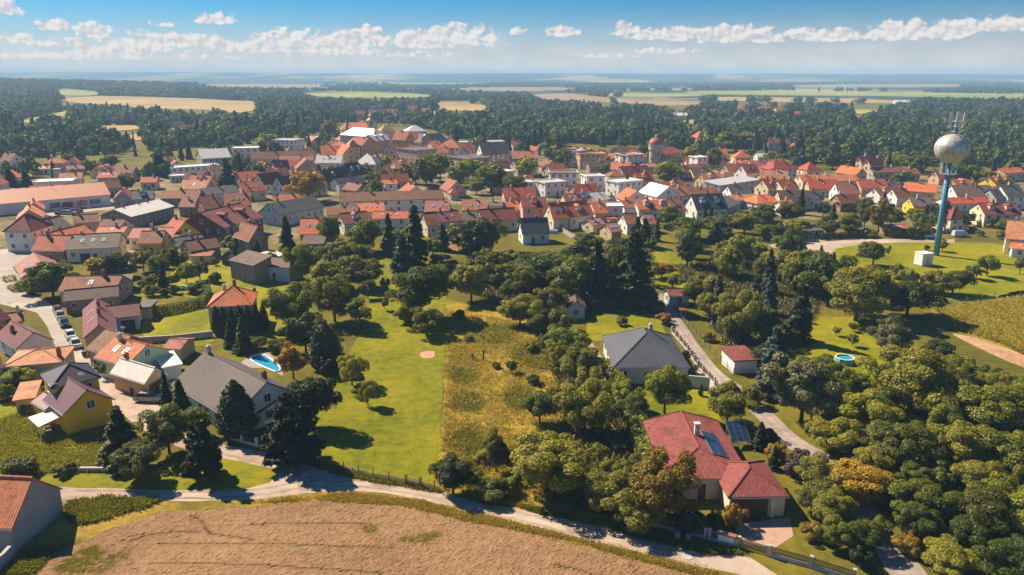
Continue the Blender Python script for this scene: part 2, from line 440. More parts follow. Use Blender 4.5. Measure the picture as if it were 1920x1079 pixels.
g_base = grassmat('rough_grass', [(0.30, (0.045, 0.05, 0.008)), (0.48, (0.105, 0.095, 0.012)), (0.62, (0.17, 0.14, 0.018)), (0.75, (0.21, 0.155, 0.03))], 0.06, 0.8)
g_lawn = grassmat('lawn', [(0.30, (0.085, 0.100, 0.002)), (0.42, (0.140, 0.148, 0.003)), (0.57, (0.190, 0.180, 0.004)), (0.75, (0.27, 0.21, 0.012))], 0.07, 0.6, 0.6, dist=0.08, s3=4.5, w=(0.3, 0.35, 0.35), contrast=2.5)
g_lawn2 = grassmat('garden_lawn', [(0.32, (0.10, 0.12, 0.003)), (0.47, (0.18, 0.18, 0.004)), (0.6, (0.25, 0.22, 0.006)), (0.74, (0.31, 0.235, 0.02))], 0.07, 0.6, 0.4, dist=0.05, s3=5)
g_dry = grassmat('dry_meadow', [(0.30, (0.08, 0.085, 0.004)), (0.40, (0.17, 0.15, 0.01)), (0.53, (0.32, 0.23, 0.025)), (0.70, (0.46, 0.31, 0.07))], 0.06, 0.35, 1.0, dist=0.3, s3=2.5)
g_verge = grassmat('verge_grass', [(0.30, (0.10, 0.085, 0.01)), (0.45, (0.20, 0.15, 0.02)), (0.58, (0.34, 0.21, 0.04)), (0.72, (0.42, 0.27, 0.08))], 0.12, 0.9, 0.8, dist=0.12, s3=4)
g_green = grassmat('green_meadow', [(0.30, (0.10, 0.12, 0.003)), (0.46, (0.18, 0.185, 0.004)), (0.6, (0.26, 0.225, 0.006)), (0.74, (0.32, 0.24, 0.015))], 0.04, 0.4, 0.6, dist=0.12, s3=3)
g_crop = grassmat('bean_crop', [(0.30, (0.10, 0.105, 0.005)), (0.46, (0.23, 0.205, 0.010)), (0.6, (0.36, 0.285, 0.018)), (0.74, (0.46, 0.34, 0.05))], 0.04, 1.0, 1.2, dist=0.4, s3=3, w=(0.3, 0.35, 0.35))
g_soil = grassmat('tilled_soil', [(0.28, (0.10, 0.055, 0.028)), (0.41, (0.20, 0.113, 0.056)), (0.57, (0.295, 0.172, 0.086)), (0.78, (0.39, 0.238, 0.124))], 0.05, 0.9, 0.8, dist=0.08, s3=5.5, w=(0.3, 0.25, 0.45))
g_track = grassmat('dirt_track', [(0.3, (0.27, 0.15, 0.08)), (0.5, (0.44, 0.26, 0.15)), (0.72, (0.55, 0.36, 0.22))], 0.15, 1.2, 0.6, dist=0.08)
g_road = grassmat('road_gravel', [(0.3, (0.27, 0.20, 0.155)), (0.46, (0.39, 0.30, 0.235)), (0.6, (0.46, 0.36, 0.285)), (0.75, (0.53, 0.42, 0.34))], 0.10, 0.9, 0.4, dist=0.03, s3=9)
g_lane = grassmat('lane_asphalt', [(0.3, (0.19, 0.155, 0.135)), (0.5, (0.30, 0.245, 0.215)), (0.72, (0.40, 0.33, 0.28))], 0.15, 1.0, 0.3, dist=0.03, s3=9)
g_street = grassmat('street_asphalt', [(0.3, (0.27, 0.235, 0.21)), (0.5, (0.37, 0.325, 0.29)), (0.72, (0.46, 0.41, 0.36))], 0.12, 0.9, 0.25, dist=0.02, s3=9)
g_pave = plain('paving', (0.42, 0.27, 0.2), 0.85, 0.25, 1.5, 0.3)
g_yard = grassmat('yard', [(0.3, (0.16, 0.13, 0.10)), (0.5, (0.30, 0.24, 0.19)), (0.72, (0.42, 0.34, 0.27))], 0.2, 1.0, 0.3, dist=0.03)
f_gold = grassmat('stubble_field', [(0.3, (0.26, 0.17, 0.055)), (0.5, (0.37, 0.25, 0.09)), (0.72, (0.45, 0.32, 0.13))], 0.006, 0.05, 0.0, s3=0.4)
f_tan = grassmat('tan_field', [(0.3, (0.20, 0.135, 0.065)), (0.5, (0.29, 0.20, 0.10)), (0.72, (0.37, 0.27, 0.14))], 0.004, 0.03, 0.0, s3=0.3)
f_green = grassmat('green_field', [(0.3, (0.15, 0.17, 0.03)), (0.5, (0.26, 0.27, 0.06)), (0.72, (0.40, 0.36, 0.10))], 0.003, 0.02, 0.0, s3=0.3)
f_dark = grassmat('orchard_field', [(0.3, (0.02, 0.035, 0.012)), (0.5, (0.035, 0.055, 0.016)), (0.72, (0.06, 0.08, 0.02))], 0.02, 0.2, 0.6, s3=0.5)
m_water, _nt, _o = newmat('pool_water'); bsdf(_nt, _o, (0.03, 0.30, 0.44), 0.06, spec=0.6)
m_teal = plain('pool_liner', (0.10, 0.45, 0.47), 0.4, 0.15)

def farland():
    m, nt, out = newmat('farmland')
    tc = nn(nt, 'ShaderNodeTexCoord').outputs['Object']
    mp = nn(nt, 'ShaderNodeMapping'); mp.inputs['Scale'].default_value = (1, 0.55, 1); mp.inputs['Rotation'].default_value = (0, 0, 0.35)
    nt.links.new(tc, mp.inputs[0])
    vo = nn(nt, 'ShaderNodeTexVoronoi'); vo.inputs['Scale'].default_value = 0.0021
    nt.links.new(mp.outputs[0], vo.inputs['Vector'])
    sc = nn(nt, 'ShaderNodeSeparateColor'); nt.links.new(vo.outputs['Color'], sc.inputs[0])
    fields = ramp(nt, sc.outputs[0], [(0.0, (0.10, 0.12, 0.035)), (0.3, (0.30, 0.20, 0.11)), (0.5, (0.20, 0.22, 0.06)), (0.7, (0.42, 0.29, 0.17)), (0.9, (0.12, 0.14, 0.04))])
    wood = noise(nt, mp.outputs[0], 0.0011, 6, 0.62)
    mr = nn(nt, 'ShaderNodeMapRange'); nt.links.new(wood, mr.inputs[0]); mr.inputs[1].default_value = 0.46; mr.inputs[2].default_value = 0.5
    far = mixc(nt, mr.outputs[0], fields, (0.022, 0.036, 0.014))
    a, b, c = noise(nt, tc, 0.05, 4, 0.6), noise(nt, tc, 0.8, 4, 0.6), noise(nt, tc, 6, 3, 0.7)
    f = math_(nt, 'ADD', math_(nt, 'ADD', math_(nt, 'MULTIPLY', a, 0.5), math_(nt, 'MULTIPLY', b, 0.3)), math_(nt, 'MULTIPLY', c, 0.2))
    near = ramp(nt, f, [(0.30, (0.04, 0.045, 0.008)), (0.48, (0.11, 0.10, 0.012)), (0.62, (0.20, 0.16, 0.018)), (0.75, (0.27, 0.2, 0.04))])
    sy = nn(nt, 'ShaderNodeSeparateXYZ'); nt.links.new(tc, sy.inputs[0])
    m2 = nn(nt, 'ShaderNodeMapRange'); nt.links.new(sy.outputs[1], m2.inputs[0]); m2.inputs[1].default_value = 1300; m2.inputs[2].default_value = 1700
    col = mixc(nt, m2.outputs[0], near, far)
    bsdf(nt, out, col, 0.95, c, 0.4, 0.08, 0, 0.1)
    return m
m_farland = farland()

# ------------------------------------------------------------------ terrain
def th(x, y):
    t = min(max((y - 800) / 500, 0), 1); t = t * t * (3 - 2 * t)
    return t * 27 * math.exp(-((x + 1750) / 900) ** 2 - ((y - 2300) / 800) ** 2)
def GT(px, py):
    p = G(px, py)
    for _ in range(12): p = G(px, py, th(p.x, p.y))
    return p
ys = [-80, 0, 100, 300, 500, 650] + list(range(800, 4000, 80)) + [4200, 5000, 5800, 6600, 7800]
xs = [-9000, -7000, -5800, -4800] + list(range(-4000, 1300, 100)) + [1500, 2500, 4000, 6000, 9000]
gv = [(x, y, th(x, y)) for y in ys for x in xs]
nx = len(xs)
gf = [[j * nx + i, j * nx + i + 1, (j + 1) * nx + i + 1, (j + 1) * nx + i] for j in range(len(ys) - 1) for i in range(nx - 1)]
ground = link('ground', pymesh('ground', gv, gf, m_farland, smooth=True, uv=False))
tag(ground, 'rough green ground between the gardens and out to the horizon', kind='structure')
# ridges on the horizon
def hills():
    rr = random.Random(3)
    ph = [rr.uniform(0, 6.28) for _ in range(8)]
    def hz(x, y):
        s = sum(math.sin(x * f + ph[i]) * a for i, (f, a) in enumerate([(0.0006, 3.0), (0.0013, 2.2), (0.0027, 1.4), (0.0053, 0.8)]))
        left = 13 * math.exp(-((x + 2800) / 2300) ** 2)
        return 56 + s + left
    v, f = [], []
    cols = list(range(-8800, 8801, 160))
    prof = [(4600, -0.03), (5200, 0.3), (5700, 0.6), (6300, 0.9), (6900, 1.0), (7400, 1.0), (7700, -0.03)]
    for (y, k) in prof:
        for x in cols: v.append((x, y, hz(x + y * 0.3, y) * k + 0))
    n = len(cols)
    for j in range(len(prof) - 1):
        for i in range(n - 1): f.append([j * n + i, j * n + i + 1, (j + 1) * n + i + 1, (j + 1) * n + i])
    o = link('hills', pymesh('hills', v, f, m_farland, smooth=True, uv=False))
    tag(o, 'low blue ridges along the horizon', kind='structure')
hills()

def smooth_path(pts, n=5, closed=True):
    out = []
    k = len(pts)
    for i in range(k if closed else k - 1):
        if closed: p0, p1, p2, p3 = pts[i - 1], pts[i], pts[(i + 1) % k], pts[(i + 2) % k]
        else: p0, p1, p2, p3 = pts[max(i - 1, 0)], pts[i], pts[i + 1], pts[min(i + 2, k - 1)]
        for j in range(n):
            t = j / n
            out.append(tuple(0.5 * (2 * b + (c - a) * t + (2 * a - 5 * b + 4 * c - d) * t * t + (3 * b - a - 3 * c + d) * t ** 3) for a, b, c, d in zip(p0, p1, p2, p3)))
    if not closed: out.append(tuple(pts[-1]))
    return out
SHEETS = {}
def sheet(name, pts, mat, level, label=None, smooth=True, rough=0.0):
    """a ground surface whose outline the photograph shows at these pixels, level x 4 mm above the ground"""
    pp = smooth_path(pts) if smooth else pts
    w = [G(*p) for p in pp]
    if rough:
        w2 = []
        for i, a in enumerate(w):
            b = w[(i + 1) % len(w)]
            k = max(1, int((b - a).length / 1.2))
            for j in range(k):
                q = a.lerp(b, j / k); d = (b - a).normalized() if (b - a).length > 1e-6 else Vector((1, 0, 0))
                q = q + Vector((-d.y, d.x, 0)) * R.uniform(-rough, rough); w2.append(q)
        w = w2
    z = 0.004 * level
    v = [(p.x, p.y, z) for p in w]
    o = link(name, pymesh(name, v, [list(range(len(v)))], mat, uv=False))
    if o.data.polygons[0].normal.z < 0: o.data.flip_normals()
    tag(o, label, kind='structure')
    SHEETS.setdefault(name, []).append([(p.x, p.y) for p in w])
    return o
def inpoly(x, y, poly):
    c = False; j = len(poly) - 1
    for i in range(len(poly)):
        xi, yi = poly[i]; xj, yj = poly[j]
        if (yi > y) != (yj > y) and x < (xj - xi) * (y - yi) / (yj - yi) + xi: c = not c
        j = i
    return c
FARF = []
def farfield(pts, mat, label):
    w = [GT(*p) for p in smooth_path(pts, 3)]
    bm = bmesh.new()
    bm.faces.new([bm.verts.new((p.x, p.y, 0)) for p in w])
    for y in range(800, 4000, 80): bmesh.ops.bisect_plane(bm, geom=bm.verts[:] + bm.edges[:] + bm.faces[:], plane_co=(0, y, 0), plane_no=(0, 1, 0))
    for x in range(-4000, 1300, 100): bmesh.ops.bisect_plane(bm, geom=bm.verts[:] + bm.edges[:] + bm.faces[:], plane_co=(x, 0, 0), plane_no=(1, 0, 0))
    bmesh.ops.triangulate(bm, faces=bm.faces[:])
    for v in bm.verts: v.co.z = th(v.co.x, v.co.y) + 0.5
    bmesh.ops.recalc_face_normals(bm, faces=bm.faces[:])
    me = bpy.data.meshes.new('field'); bm.to_mesh(me); bm.free(); me.materials.append(mat)
    if sum(p.normal.z for p in me.polygons) < 0: me.flip_normals()
    o = link('field', me); tag(o, label, kind='structure')
    FARF.append([tuple(p) for p in smooth_path(pts, 3)])

farfield([(104, 187), (165, 182), (230, 181), (300, 183), (370, 185), (430, 189), (482, 192), (480, 206), (440, 213), (410, 208), (340, 206), (265, 204), (225, 198), (150, 194)], f_gold, 'wide golden stubble field below the dark forest ridge')
farfield([(108, 167), (150, 169), (192, 175), (165, 180), (112, 179)], f_green, 'pale green field notched into the forest')
farfield([(30, 226), (90, 216), (132, 208), (142, 214), (90, 224), (50, 232)], f_green, 'strip of sunlit meadow under the orchard')
farfield([(1000, 179), (1060, 176), (1110, 181), (1200, 187), (1325, 191), (1300, 197), (1240, 199), (1150, 193), (1010, 187)], f_tan, 'tan field in the middle distance')
farfield([(1310, 171), (1600, 172), (1930, 178), (1930, 186), (1650, 181), (1330, 178)], f_green, 'long light green field strip near the horizon')
farfield([(1110, 176), (1300, 175), (1310, 181), (1150, 182)], f_green, 'small pale field between two woods')
farfield([(1583, 207), (1665, 207), (1672, 213), (1590, 214)], f_green, 'bright meadow patch among the far woods')
farfield([(1728, 208), (1802, 208), (1806, 212), (1735, 212)], f_green, 'thin meadow strip behind the antennas')
farfield([(815, 195), (850, 193), (918, 200), (905, 208), (830, 207)], f_gold, 'golden field beyond the church suburb')
farfield([(1258, 224), (1325, 228), (1320, 234), (1268, 231)], f_green, 'clearing in the woods behind the round tower')
farfield([(168, 238), (250, 236), (262, 243), (180, 248)], f_gold, 'yellow clearing in the wooded slope')
farfield([(245, 254), (278, 252), (276, 262), (250, 264)], f_gold, 'small yellow clearing under the wooded slope')
farfield([(1330, 183), (1500, 184), (1700, 190), (1690, 195), (1450, 192), (1340, 189)], f_gold, 'golden strip in front of the long green field')
farfield([(560, 176), (700, 174), (800, 178), (790, 183), (640, 184)], f_green, 'green field strip between wooded bands')
farfield([(840, 166), (1000, 164), (1090, 167), (1000, 171), (860, 171)], f_tan, 'tan strip on the far plain')
farfield([(350, 160), (520, 158), (640, 162), (500, 166)], f_tan, 'pale strip behind the forest ridge')
farfield([(700, 156), (900, 155), (900, 158), (720, 159)], f_green, 'green strip near the horizon')
farfield([(1500, 160), (1780, 158), (1800, 163), (1520, 165)], f_tan, 'brown field strip on the far plain')
farfield([(1175, 167), (1290, 166), (1290, 170), (1180, 171)], f_tan, 'reddish field on the far plain')

# near ground surfaces
sheet('meadow_ground', [(833, 560), (1000, 600), (1095, 640), (1145, 760), (1215, 890), (1230, 980), (1130, 990), (950, 948), (815, 920), (822, 850), (829, 780), (833, 700)], g_dry, 1, 'dry golden meadow with weeds', smooth=False, rough=0.2)
sheet('lawn', [(640, 878), (700, 893), (760, 905), (815, 915), (822, 850), (828.5, 780), (832, 700), (834, 620), (838, 560), (800, 500), (700, 480), (690, 540), (690, 600), (655, 660), (610, 720), (585, 800), (590, 860)], g_lawn, 2, 'long mown green lawn beside the dry meadow', smooth=False, rough=0.12)
sheet('lawn', [(265, 625), (285, 595), (385, 580), (392, 605), (400, 640), (320, 650)], g_lawn2, 1, 'sunlit garden lawn behind the wine-red row')
sheet('lawn', [(480, 535), (540, 525), (555, 600), (560, 650), (500, 690), (460, 640), (470, 580)], g_lawn2, 1, 'garden lawn beside the orange pyramid roof')
sheet('lawn', [(325, 470), (430, 480), (440, 520), (480, 545), (400, 560), (330, 550), (320, 510)], g_lawn2, 1, 'back garden grass behind the two timber sheds')
sheet('lawn', [(1105, 600), (1165, 590), (1240, 595), (1245, 620), (1290, 690), (1270, 690), (1220, 620), (1115, 640)], g_lawn2, 1, 'lawn around the slate-grey bungalow')
sheet('lawn', [(1175, 735), (1250, 730), (1345, 735), (1350, 790), (1300, 800), (1205, 800)], g_lawn2, 1, 'shady back lawn of the crimson-roofed house')
sheet('lawn', [(1505, 600), (1580, 595), (1665, 605), (1680, 660), (1650, 720), (1560, 740), (1530, 690), (1500, 650)], g_lawn2, 1, 'orange-tinted garden lawn with saplings')
sheet('meadow_ground', [(1545, 470), (1600, 455), (1680, 452), (1800, 455), (1935, 470), (1935, 555), (1850, 560), (1755, 568), (1700, 580), (1600, 560)], g_green, 1, 'bright green meadow around the ball tower')
sheet('crop_field', [(1752, 578), (1850, 562), (1940, 552), (1960, 690), (1880, 650), (1800, 625), (1760, 605)], g_crop, 1, 'yellow-green bean crop right of the trees', rough=0.3)
sheet('dirt_track', [(1786, 626), (1850, 640), (1940, 676), (1960, 702), (1900, 682), (1830, 650)], g_track, 2, 'bare brown dirt track beside the crop')
sheet('lawn', [(1210, 480), (1250, 470), (1290, 490), (1330, 520), (1345, 560), (1290, 545), (1240, 540), (1205, 520)], g_lawn2, 1, 'orchard grass behind the tall spruces')
sheet('lawn', [(1340, 470), (1420, 455), (1440, 470), (1380, 490)], g_lawn2, 1, 'sunny garden patch below the dark slate roof')
sheet('meadow_ground', [(-30, 760), (60, 750), (160, 800), (230, 830), (230, 890), (-30, 895)], g_green, 1, 'wild green meadow below the yellow house', smooth=False, rough=0.3)
sheet('verge', [(-30, 893), (220, 885), (330, 880), (430, 858), (480, 868), (512, 880), (519, 892), (503, 905), (470, 914), (420, 919), (300, 920), (200, 918), (-30, 915)], g_lawn, 2, 'grass island between the two road branches', rough=0.15)
sheet('verge', [(118, 938), (300, 940), (480, 937), (555, 927), (655, 921), (717, 925), (780, 935), (855, 952), (960, 976), (1100, 1012), (1247, 1047), (1390, 1079), (1420, 1090), (1290, 1085), (1172, 1047), (960, 992), (800, 962), (660, 943), (480, 950), (300, 960), (212, 990), (140, 1022), (60, 1085), (-40, 1085), (20, 1040)], g_verge, 1, 'dry grass verge between road and tilled field', smooth=False, rough=0.25)
sheet('road', [(60, 912), (121, 914), (235, 917), (312, 920), (410, 920), (465, 916), (505, 905), (519, 892), (510, 880), (470, 870), (425, 862), (330, 838), (262, 802), (205, 760), (180, 725), (150, 690), (131, 690), (122, 680), (187, 676), (207, 707), (250, 745), (292, 757), (345, 795), (420, 834), (480, 845), (520, 855), (555, 868), (600, 880), (630, 885), (700, 898), (760, 909), (820, 923), (900, 945), (960, 952), (1015, 966), (1060, 975), (1125, 989), (1220, 1012), (1285, 1030), (1335, 1040), (1400, 1042), (1450, 1075), (1500, 1100), (1420, 1100), (1385, 1078), (1310, 1062), (1247, 1047), (1172, 1030), (1100, 1012), (1035, 995), (955, 975), (855, 952), (780, 935), (717, 925), (655, 921), (555, 927), (480, 937), (375, 940), (300, 939), (175, 934), (124, 939), (60, 942)], g_road, 3, 'pale gravelled road curving round the tilled field', smooth=False, rough=0.1)
sheet('street', [(-40, 500), (15, 486), (25, 502), (40, 532), (54, 552), (87, 565), (105, 580), (122, 612), (150, 652), (163, 668), (190, 682), (212, 715), (180, 725), (140, 700), (122, 680), (105, 652), (87, 610), (70, 587), (45, 580), (22, 576), (-40, 560)], g_street, 4, 'sunlit street between the gabled rows', smooth=False)
sheet('lane', [(1222, 552), (1262, 610), (1300, 665), (1340, 712), (1385, 745), (1415, 780), (1470, 835), (1540, 880), (1600, 960), (1680, 1090), (1745, 1090), (1690, 1020), (1640, 950), (1580, 870), (1500, 822), (1445, 770), (1405, 735), (1355, 700), (1320, 660), (1285, 610), (1240, 550)], g_lane, 2, 'narrow lane running down between the gardens', rough=0.08)
sheet('road', [(1440, 460), (1500, 452), (1600, 447), (1690, 449), (1790, 449), (1790, 455), (1690, 455), (1620, 458), (1570, 466), (1558, 474), (1575, 478), (1545, 478), (1500, 470), (1450, 465)], g_road, 3, 'pale road bending in front of the ball tower meadow', smooth=False)
sheet('yard', [(20, 390), (120, 384), (210, 374), (214, 390), (120, 404), (60, 405), (20, 398)], g_road, 2, 'pale car park in front of the long hall', smooth=False)
sheet('yard', [(-20, 470), (60, 462), (120, 478), (230, 482), (250, 500), (120, 490), (20, 500), (-20, 510)], g_street, 2, 'paved yard behind the corner houses', smooth=False)
sheet('yard', [(1375, 985), (1480, 970), (1488, 1005), (1450, 1030), (1395, 1020)], g_pave, 3, 'paved drive in front of the double garage', smooth=False)
sheet('yard', [(210, 705), (262, 722), (300, 742), (290, 757), (250, 744)], g_pave, 5, 'brick-paved forecourt by the white garage', smooth=False)
sheet('yard', [(55, 800), (110, 778), (124, 806), (92, 822), (72, 815)], g_pave, 3, 'red paved terrace of the yellow house', smooth=False)
sheet('bare_patch', [(789, 661), (812, 659), (815, 666), (811, 671), (791, 671)], plain('raked_pink', (0.5, 0.26, 0.17), 0.9, 0.35, 2, 0.5), 3, 'pinkish bare patch on the mown lawn')
sheet('yard', [(440, 690), (470, 665), (500, 658), (532, 690), (530, 705), (500, 690)], plain('pool_deck', (0.30, 0.26, 0.24), 0.8, 0.2), 2, 'stone deck around the pool', smooth=False)
sheet('yard', [(1085, 685), (1108, 640), (1150, 700), (1165, 730), (1140, 725)], g_yard, 2, 'paved strip along the bungalow', smooth=False)
sheet('yard', [(1295, 690), (1345, 712), (1385, 745), (1330, 730)], plain('drive_pale', (0.45, 0.38, 0.33), 0.9, 0.2), 3, 'pale drive at the bungalow corner', smooth=False)
sheet('vegetable_bed', [(808, 456), (848, 454), (862, 470), (820, 468)], g_soil, 2, 'brown vegetable bed behind the row houses', smooth=False)

# worn wheel tracks and mended patches on the gravelled road
m_track_ = grassmat('road_wheel_track', [(0.3, (0.21, 0.155, 0.12)), (0.5, (0.31, 0.24, 0.185)), (0.72, (0.40, 0.31, 0.245))], 0.12, 0.9, 0.3, dist=0.03, s3=9)
def strip(pts, off, wid, mat, level, label):
    w = [G(*q) for q in smooth_path(pts, 6, False)]
    L, Rr = [], []
    for i, p in enumerate(w):
        d = (w[min(i + 1, len(w) - 1)] - w[max(i - 1, 0)]).normalized(); n = Vector((-d.y, d.x, 0))
        o = off + R.uniform(-0.12, 0.12); h = wid * R.uniform(0.55, 1.2) / 2
        L.append(p + n * (o - h)); Rr.append(p + n * (o + h))
    v = [(p.x, p.y, 0.004 * level) for p in L + Rr]; k = len(L)
    o = link('wheel_track', pymesh('wheel_track', v, [[i, i + 1, k + i + 1, k + i] for i in range(k - 1)], mat, uv=False))
    if o.data.polygons[0].normal.z < 0: o.data.flip_normals()
    tag(o, label, kind='structure')
_c1 = [(135, 927), (235, 928), (330, 929), (420, 928), (500, 921), (580, 908), (660, 906), (740, 915), (820, 929), (900, 952), (1000, 975), (1100, 1000), (1220, 1029), (1330, 1054)]
_c2 = [(1225, 560), (1272, 612), (1310, 662), (1348, 706), (1395, 742), (1430, 780), (1485, 830), (1560, 880), (1620, 955), (1690, 1050)]
for off in (-0.75, 0.75):
    strip(_c1, off, 0.55, m_track_, 4, 'darker wheel track worn into the gravelled road')
    strip(_c2, off * 0.8, 0.4, grassmat('lane_track', [(0.3, (0.24, 0.19, 0.16)), (0.5, (0.36, 0.29, 0.25)), (0.72, (0.46, 0.38, 0.32))], 0.15, 1.0, 0.3, dist=0.03), 4, 'lighter wheel track worn into the lane')
strip([(330, 838), (430, 858), (500, 876), (560, 896), (660, 906)], 0.4, 0.7, m_track_, 5, 'curved wheel track at the road junction')
for q in ([(600, 893), (640, 892), (650, 905), (612, 908)], [(700, 905), (735, 908), (728, 920), (698, 914)], [(560, 905), (590, 900), (585, 918), (565, 920)], [(1060, 985), (1095, 990), (1100, 1003), (1066, 997)], [(260, 922), (300, 922), (296, 934), (262, 933)]):
    sheet('road_patch', q, m_track_, 6, 'mended darker patch on the gravelled road', rough=0.15)

# town ground: worn earth, grass and paving between the houses
sheet('town_ground', [(-60, 345), (200, 330), (400, 300), (620, 265), (850, 268), (1100, 285), (1300, 290), (1500, 320), (1980, 330), (1980, 430), (1700, 430), (1400, 400), (1150, 425), (900, 430), (700, 430), (500, 460), (300, 480), (-60, 480)],
      grassmat('town_soil', [(0.3, (0.06, 0.06, 0.015)), (0.45, (0.12, 0.105, 0.03)), (0.58, (0.24, 0.19, 0.11)), (0.74, (0.34, 0.27, 0.19))], 0.08, 0.5, 0.4), 1, 'worn ground between the town houses', smooth=False)

# tilled field: real clods
def tilled():
    from mathutils import noise as mn
    out = [(480, 950), (300, 960), (212, 990), (140, 1022), (105, 1040), (67, 1075), (20, 1120), (20, 1250), (1600, 1250), (1420, 1110), (1305, 1079), (1172, 1047), (1060, 1015), (955, 992), (880, 980), (805, 962), (755, 950), (660, 942), (580, 940)]
    w = [(p.x, p.y) for p in (G(*q) for q in out)]
    x0, x1 = min(p[0] for p in w), max(p[0] for p in w); y0, y1 = min(p[1] for p in w), max(p[1] for p in w)
    s = 0.25
    nxx, nyy = int((x1 - x0) / s) + 1, int((y1 - y0) / s) + 1
    inside = np.zeros((nyy, nxx), bool)
    X = x0 + np.arange(nxx) * s; Y = y0 + np.arange(nyy) * s
    for j, y in enumerate(Y):
        xc = []
        for i in range(len(w)):
            (ax, ay), (bx, by) = w[i], w[i - 1]
            if (ay > y) != (by > y): xc.append((bx - ax) * (y - ay) / (by - ay) + ax)
        xc.sort()
        for a, b in zip(xc[::2], xc[1::2]): inside[j] |= (X >= a) & (X <= b)
    rs = np.random.RandomState(5)
    Z = rs.rand(nyy, nxx) ** 3 * 0.085
    for j in range(nyy):
        for i in range(nxx):
            if inside[j, i]: Z[j, i] += 0.04 * mn.noise((X[i] * 0.25, Y[j] * 0.9, 0)) + 0.05
    ruts = [[(300, 1020), (330, 1021), (480, 1019), (560, 1021)], [(290, 1058), (420, 1058), (560, 1062)], [(480, 983), (560, 982), (690, 981)], [(520, 1019), (620, 1024), (740, 1027)], [(165, 1075), (205, 1035), (240, 1010), (275, 1001)], [(235, 1030), (250, 1015), (300, 1001), (380, 998)], [(360, 965), (385, 978), (400, 1000), (480, 1012)], [(1040, 1058), (1100, 1072), (1150, 1085)], [(500, 1060), (600, 1066), (720, 1075)]]
    for rp in ruts:
        ww = [G(*q) for q in smooth_path(rp, 6, False)]
        for a, b in zip(ww, ww[1:]):
            for t in range(12):
                q = a.lerp(b, t / 12)
                for off in (0.0,):
                    i, j = int((q.x - x0) / s), int((q.y - y0) / s)
                    for dj in (-1, 0, 1):
                        if 0 <= i < nxx and 0 <= j + dj < nyy: Z[j + dj, i] = -0.02 if dj == 0 else max(Z[j + dj, i], 0.10)
    idx = -np.ones((nyy, nxx), int); vv = []
    for j in range(nyy):
        for i in range(nxx):
            if inside[j, i]: idx[j, i] = len(vv); vv.append((X[i] + rs.uniform(-0.08, 0.08), Y[j] + rs.uniform(-0.08, 0.08), float(Z[j, i])))
    ff = [[idx[j, i], idx[j, i + 1], idx[j + 1, i + 1], idx[j + 1, i]] for j in range(nyy - 1) for i in range(nxx - 1) if idx[j, i] >= 0 and idx[j, i + 1] >= 0 and idx[j + 1, i + 1] >= 0 and idx[j + 1, i] >= 0]
    o = link('tilled_field', pymesh('tilled_field', vv, ff, g_soil, uv=False)); tag(o, 'tilled brown field in the foreground', kind='structure')
tilled()
# ------------------------------------------------------------------ buildings
def roof_solid(name, polys, mat, thick=0.2):
    key, vs, fs = {}, [], []
    for p in polys:
        f = []
        for q in p:
            k = tuple(round(c, 3) for c in q)
            if k not in key: key[k] = len(vs); vs.append(Vector(q))
            f.append(key[k])
        fs.append(f)
    n = len(vs)
    cnt = {}
    for f in fs:
        for a, b in zip(f, f[1:] + f[:1]): cnt[(a, b)] = cnt.get((a, b), 0) + 1
    allv = vs + [v - Vector((0, 0, thick)) for v in vs]
    faces = list(fs) + [[i + n for i in reversed(f)] for f in fs]
    for (a, b) in cnt:
        if (b, a) not in cnt: faces.append([b, a, a + n, b + n])
    return pymesh(name, allv, faces, mat)
_wm = {}
def win_meshes(w, h):
    k = (w, h)
    if k not in _wm:
        t = 0.09
        f = MB()
        f.box(-w / 2, w / 2, -0.07, 0.0, -h / 2, -h / 2 + t).box(-w / 2, w / 2, -0.07, 0.0, h / 2 - t, h / 2)
        f.box(-w / 2, -w / 2 + t, -0.07, 0.0, -h / 2 + t, h / 2 - t).box(w / 2 - t, w / 2, -0.07, 0.0, -h / 2 + t, h / 2 - t)
        if w > 0.9: f.box(-0.035, 0.035, -0.06, 0.0, -h / 2 + t, h / 2 - t)
        f.box(-w / 2 - 0.08, w / 2 + 0.08, -0.16, 0.0, -h / 2 - 0.06, -h / 2 - 0.002)
        p = MB().poly([(-w / 2 + t, -0.025, -h / 2 + t), (w / 2 - t, -0.025, -h / 2 + t), (w / 2 - t, -0.025, h / 2 - t), (-w / 2 + t, -0.025, h / 2 - t)])
        _wm[k] = (f.mesh('window', m_frame), p.mesh('pane', m_glass))
    return _wm[k]
_misc = {}
def door_mesh():
    if 'door' not in _misc: _misc['door'] = MB().box(-0.5, 0.5, -0.05, 0, 0, 2.1).box(-0.58, -0.503, -0.07, 0, 0, 2.18, 1).box(0.503, 0.58, -0.07, 0, 0, 2.18, 1).box(-0.5, 0.5, -0.07, 0, 2.103, 2.18, 1).mesh('door', [m_door, m_frame])
    return _misc['door']
def garage_mesh(col):
    k = 'gar' + col
    if k not in _misc:
        b = MB()
        for i in range(5): b.box(-1.25, 1.25, -0.05 - 0.01 * (i % 2), 0, 0.45 * i, 0.45 * i + 0.43)
        _misc[k] = b.mesh('garage_door', {'w': m_frame, 'b': m_door, 'k': plain('garage_dark', (0.03, 0.035, 0.04), 0.5), 'l': plain('garage_blue', (0.2, 0.36, 0.42), 0.6)}[col])
    return _misc[k]
def chim_mesh(h, mat):
    k = ('ch', round(h, 1), mat.name)
    if k not in _misc: _misc[k] = MB().box(-0.3, 0.3, -0.3, 0.3, -0.6, h).box(-0.37, 0.37, -0.37, 0.37, h + 0.003, h + 0.12).box(-0.17, 0.17, -0.17, 0.17, h + 0.125, h + 0.3).mesh('chimney', mat)
    return _misc[k]
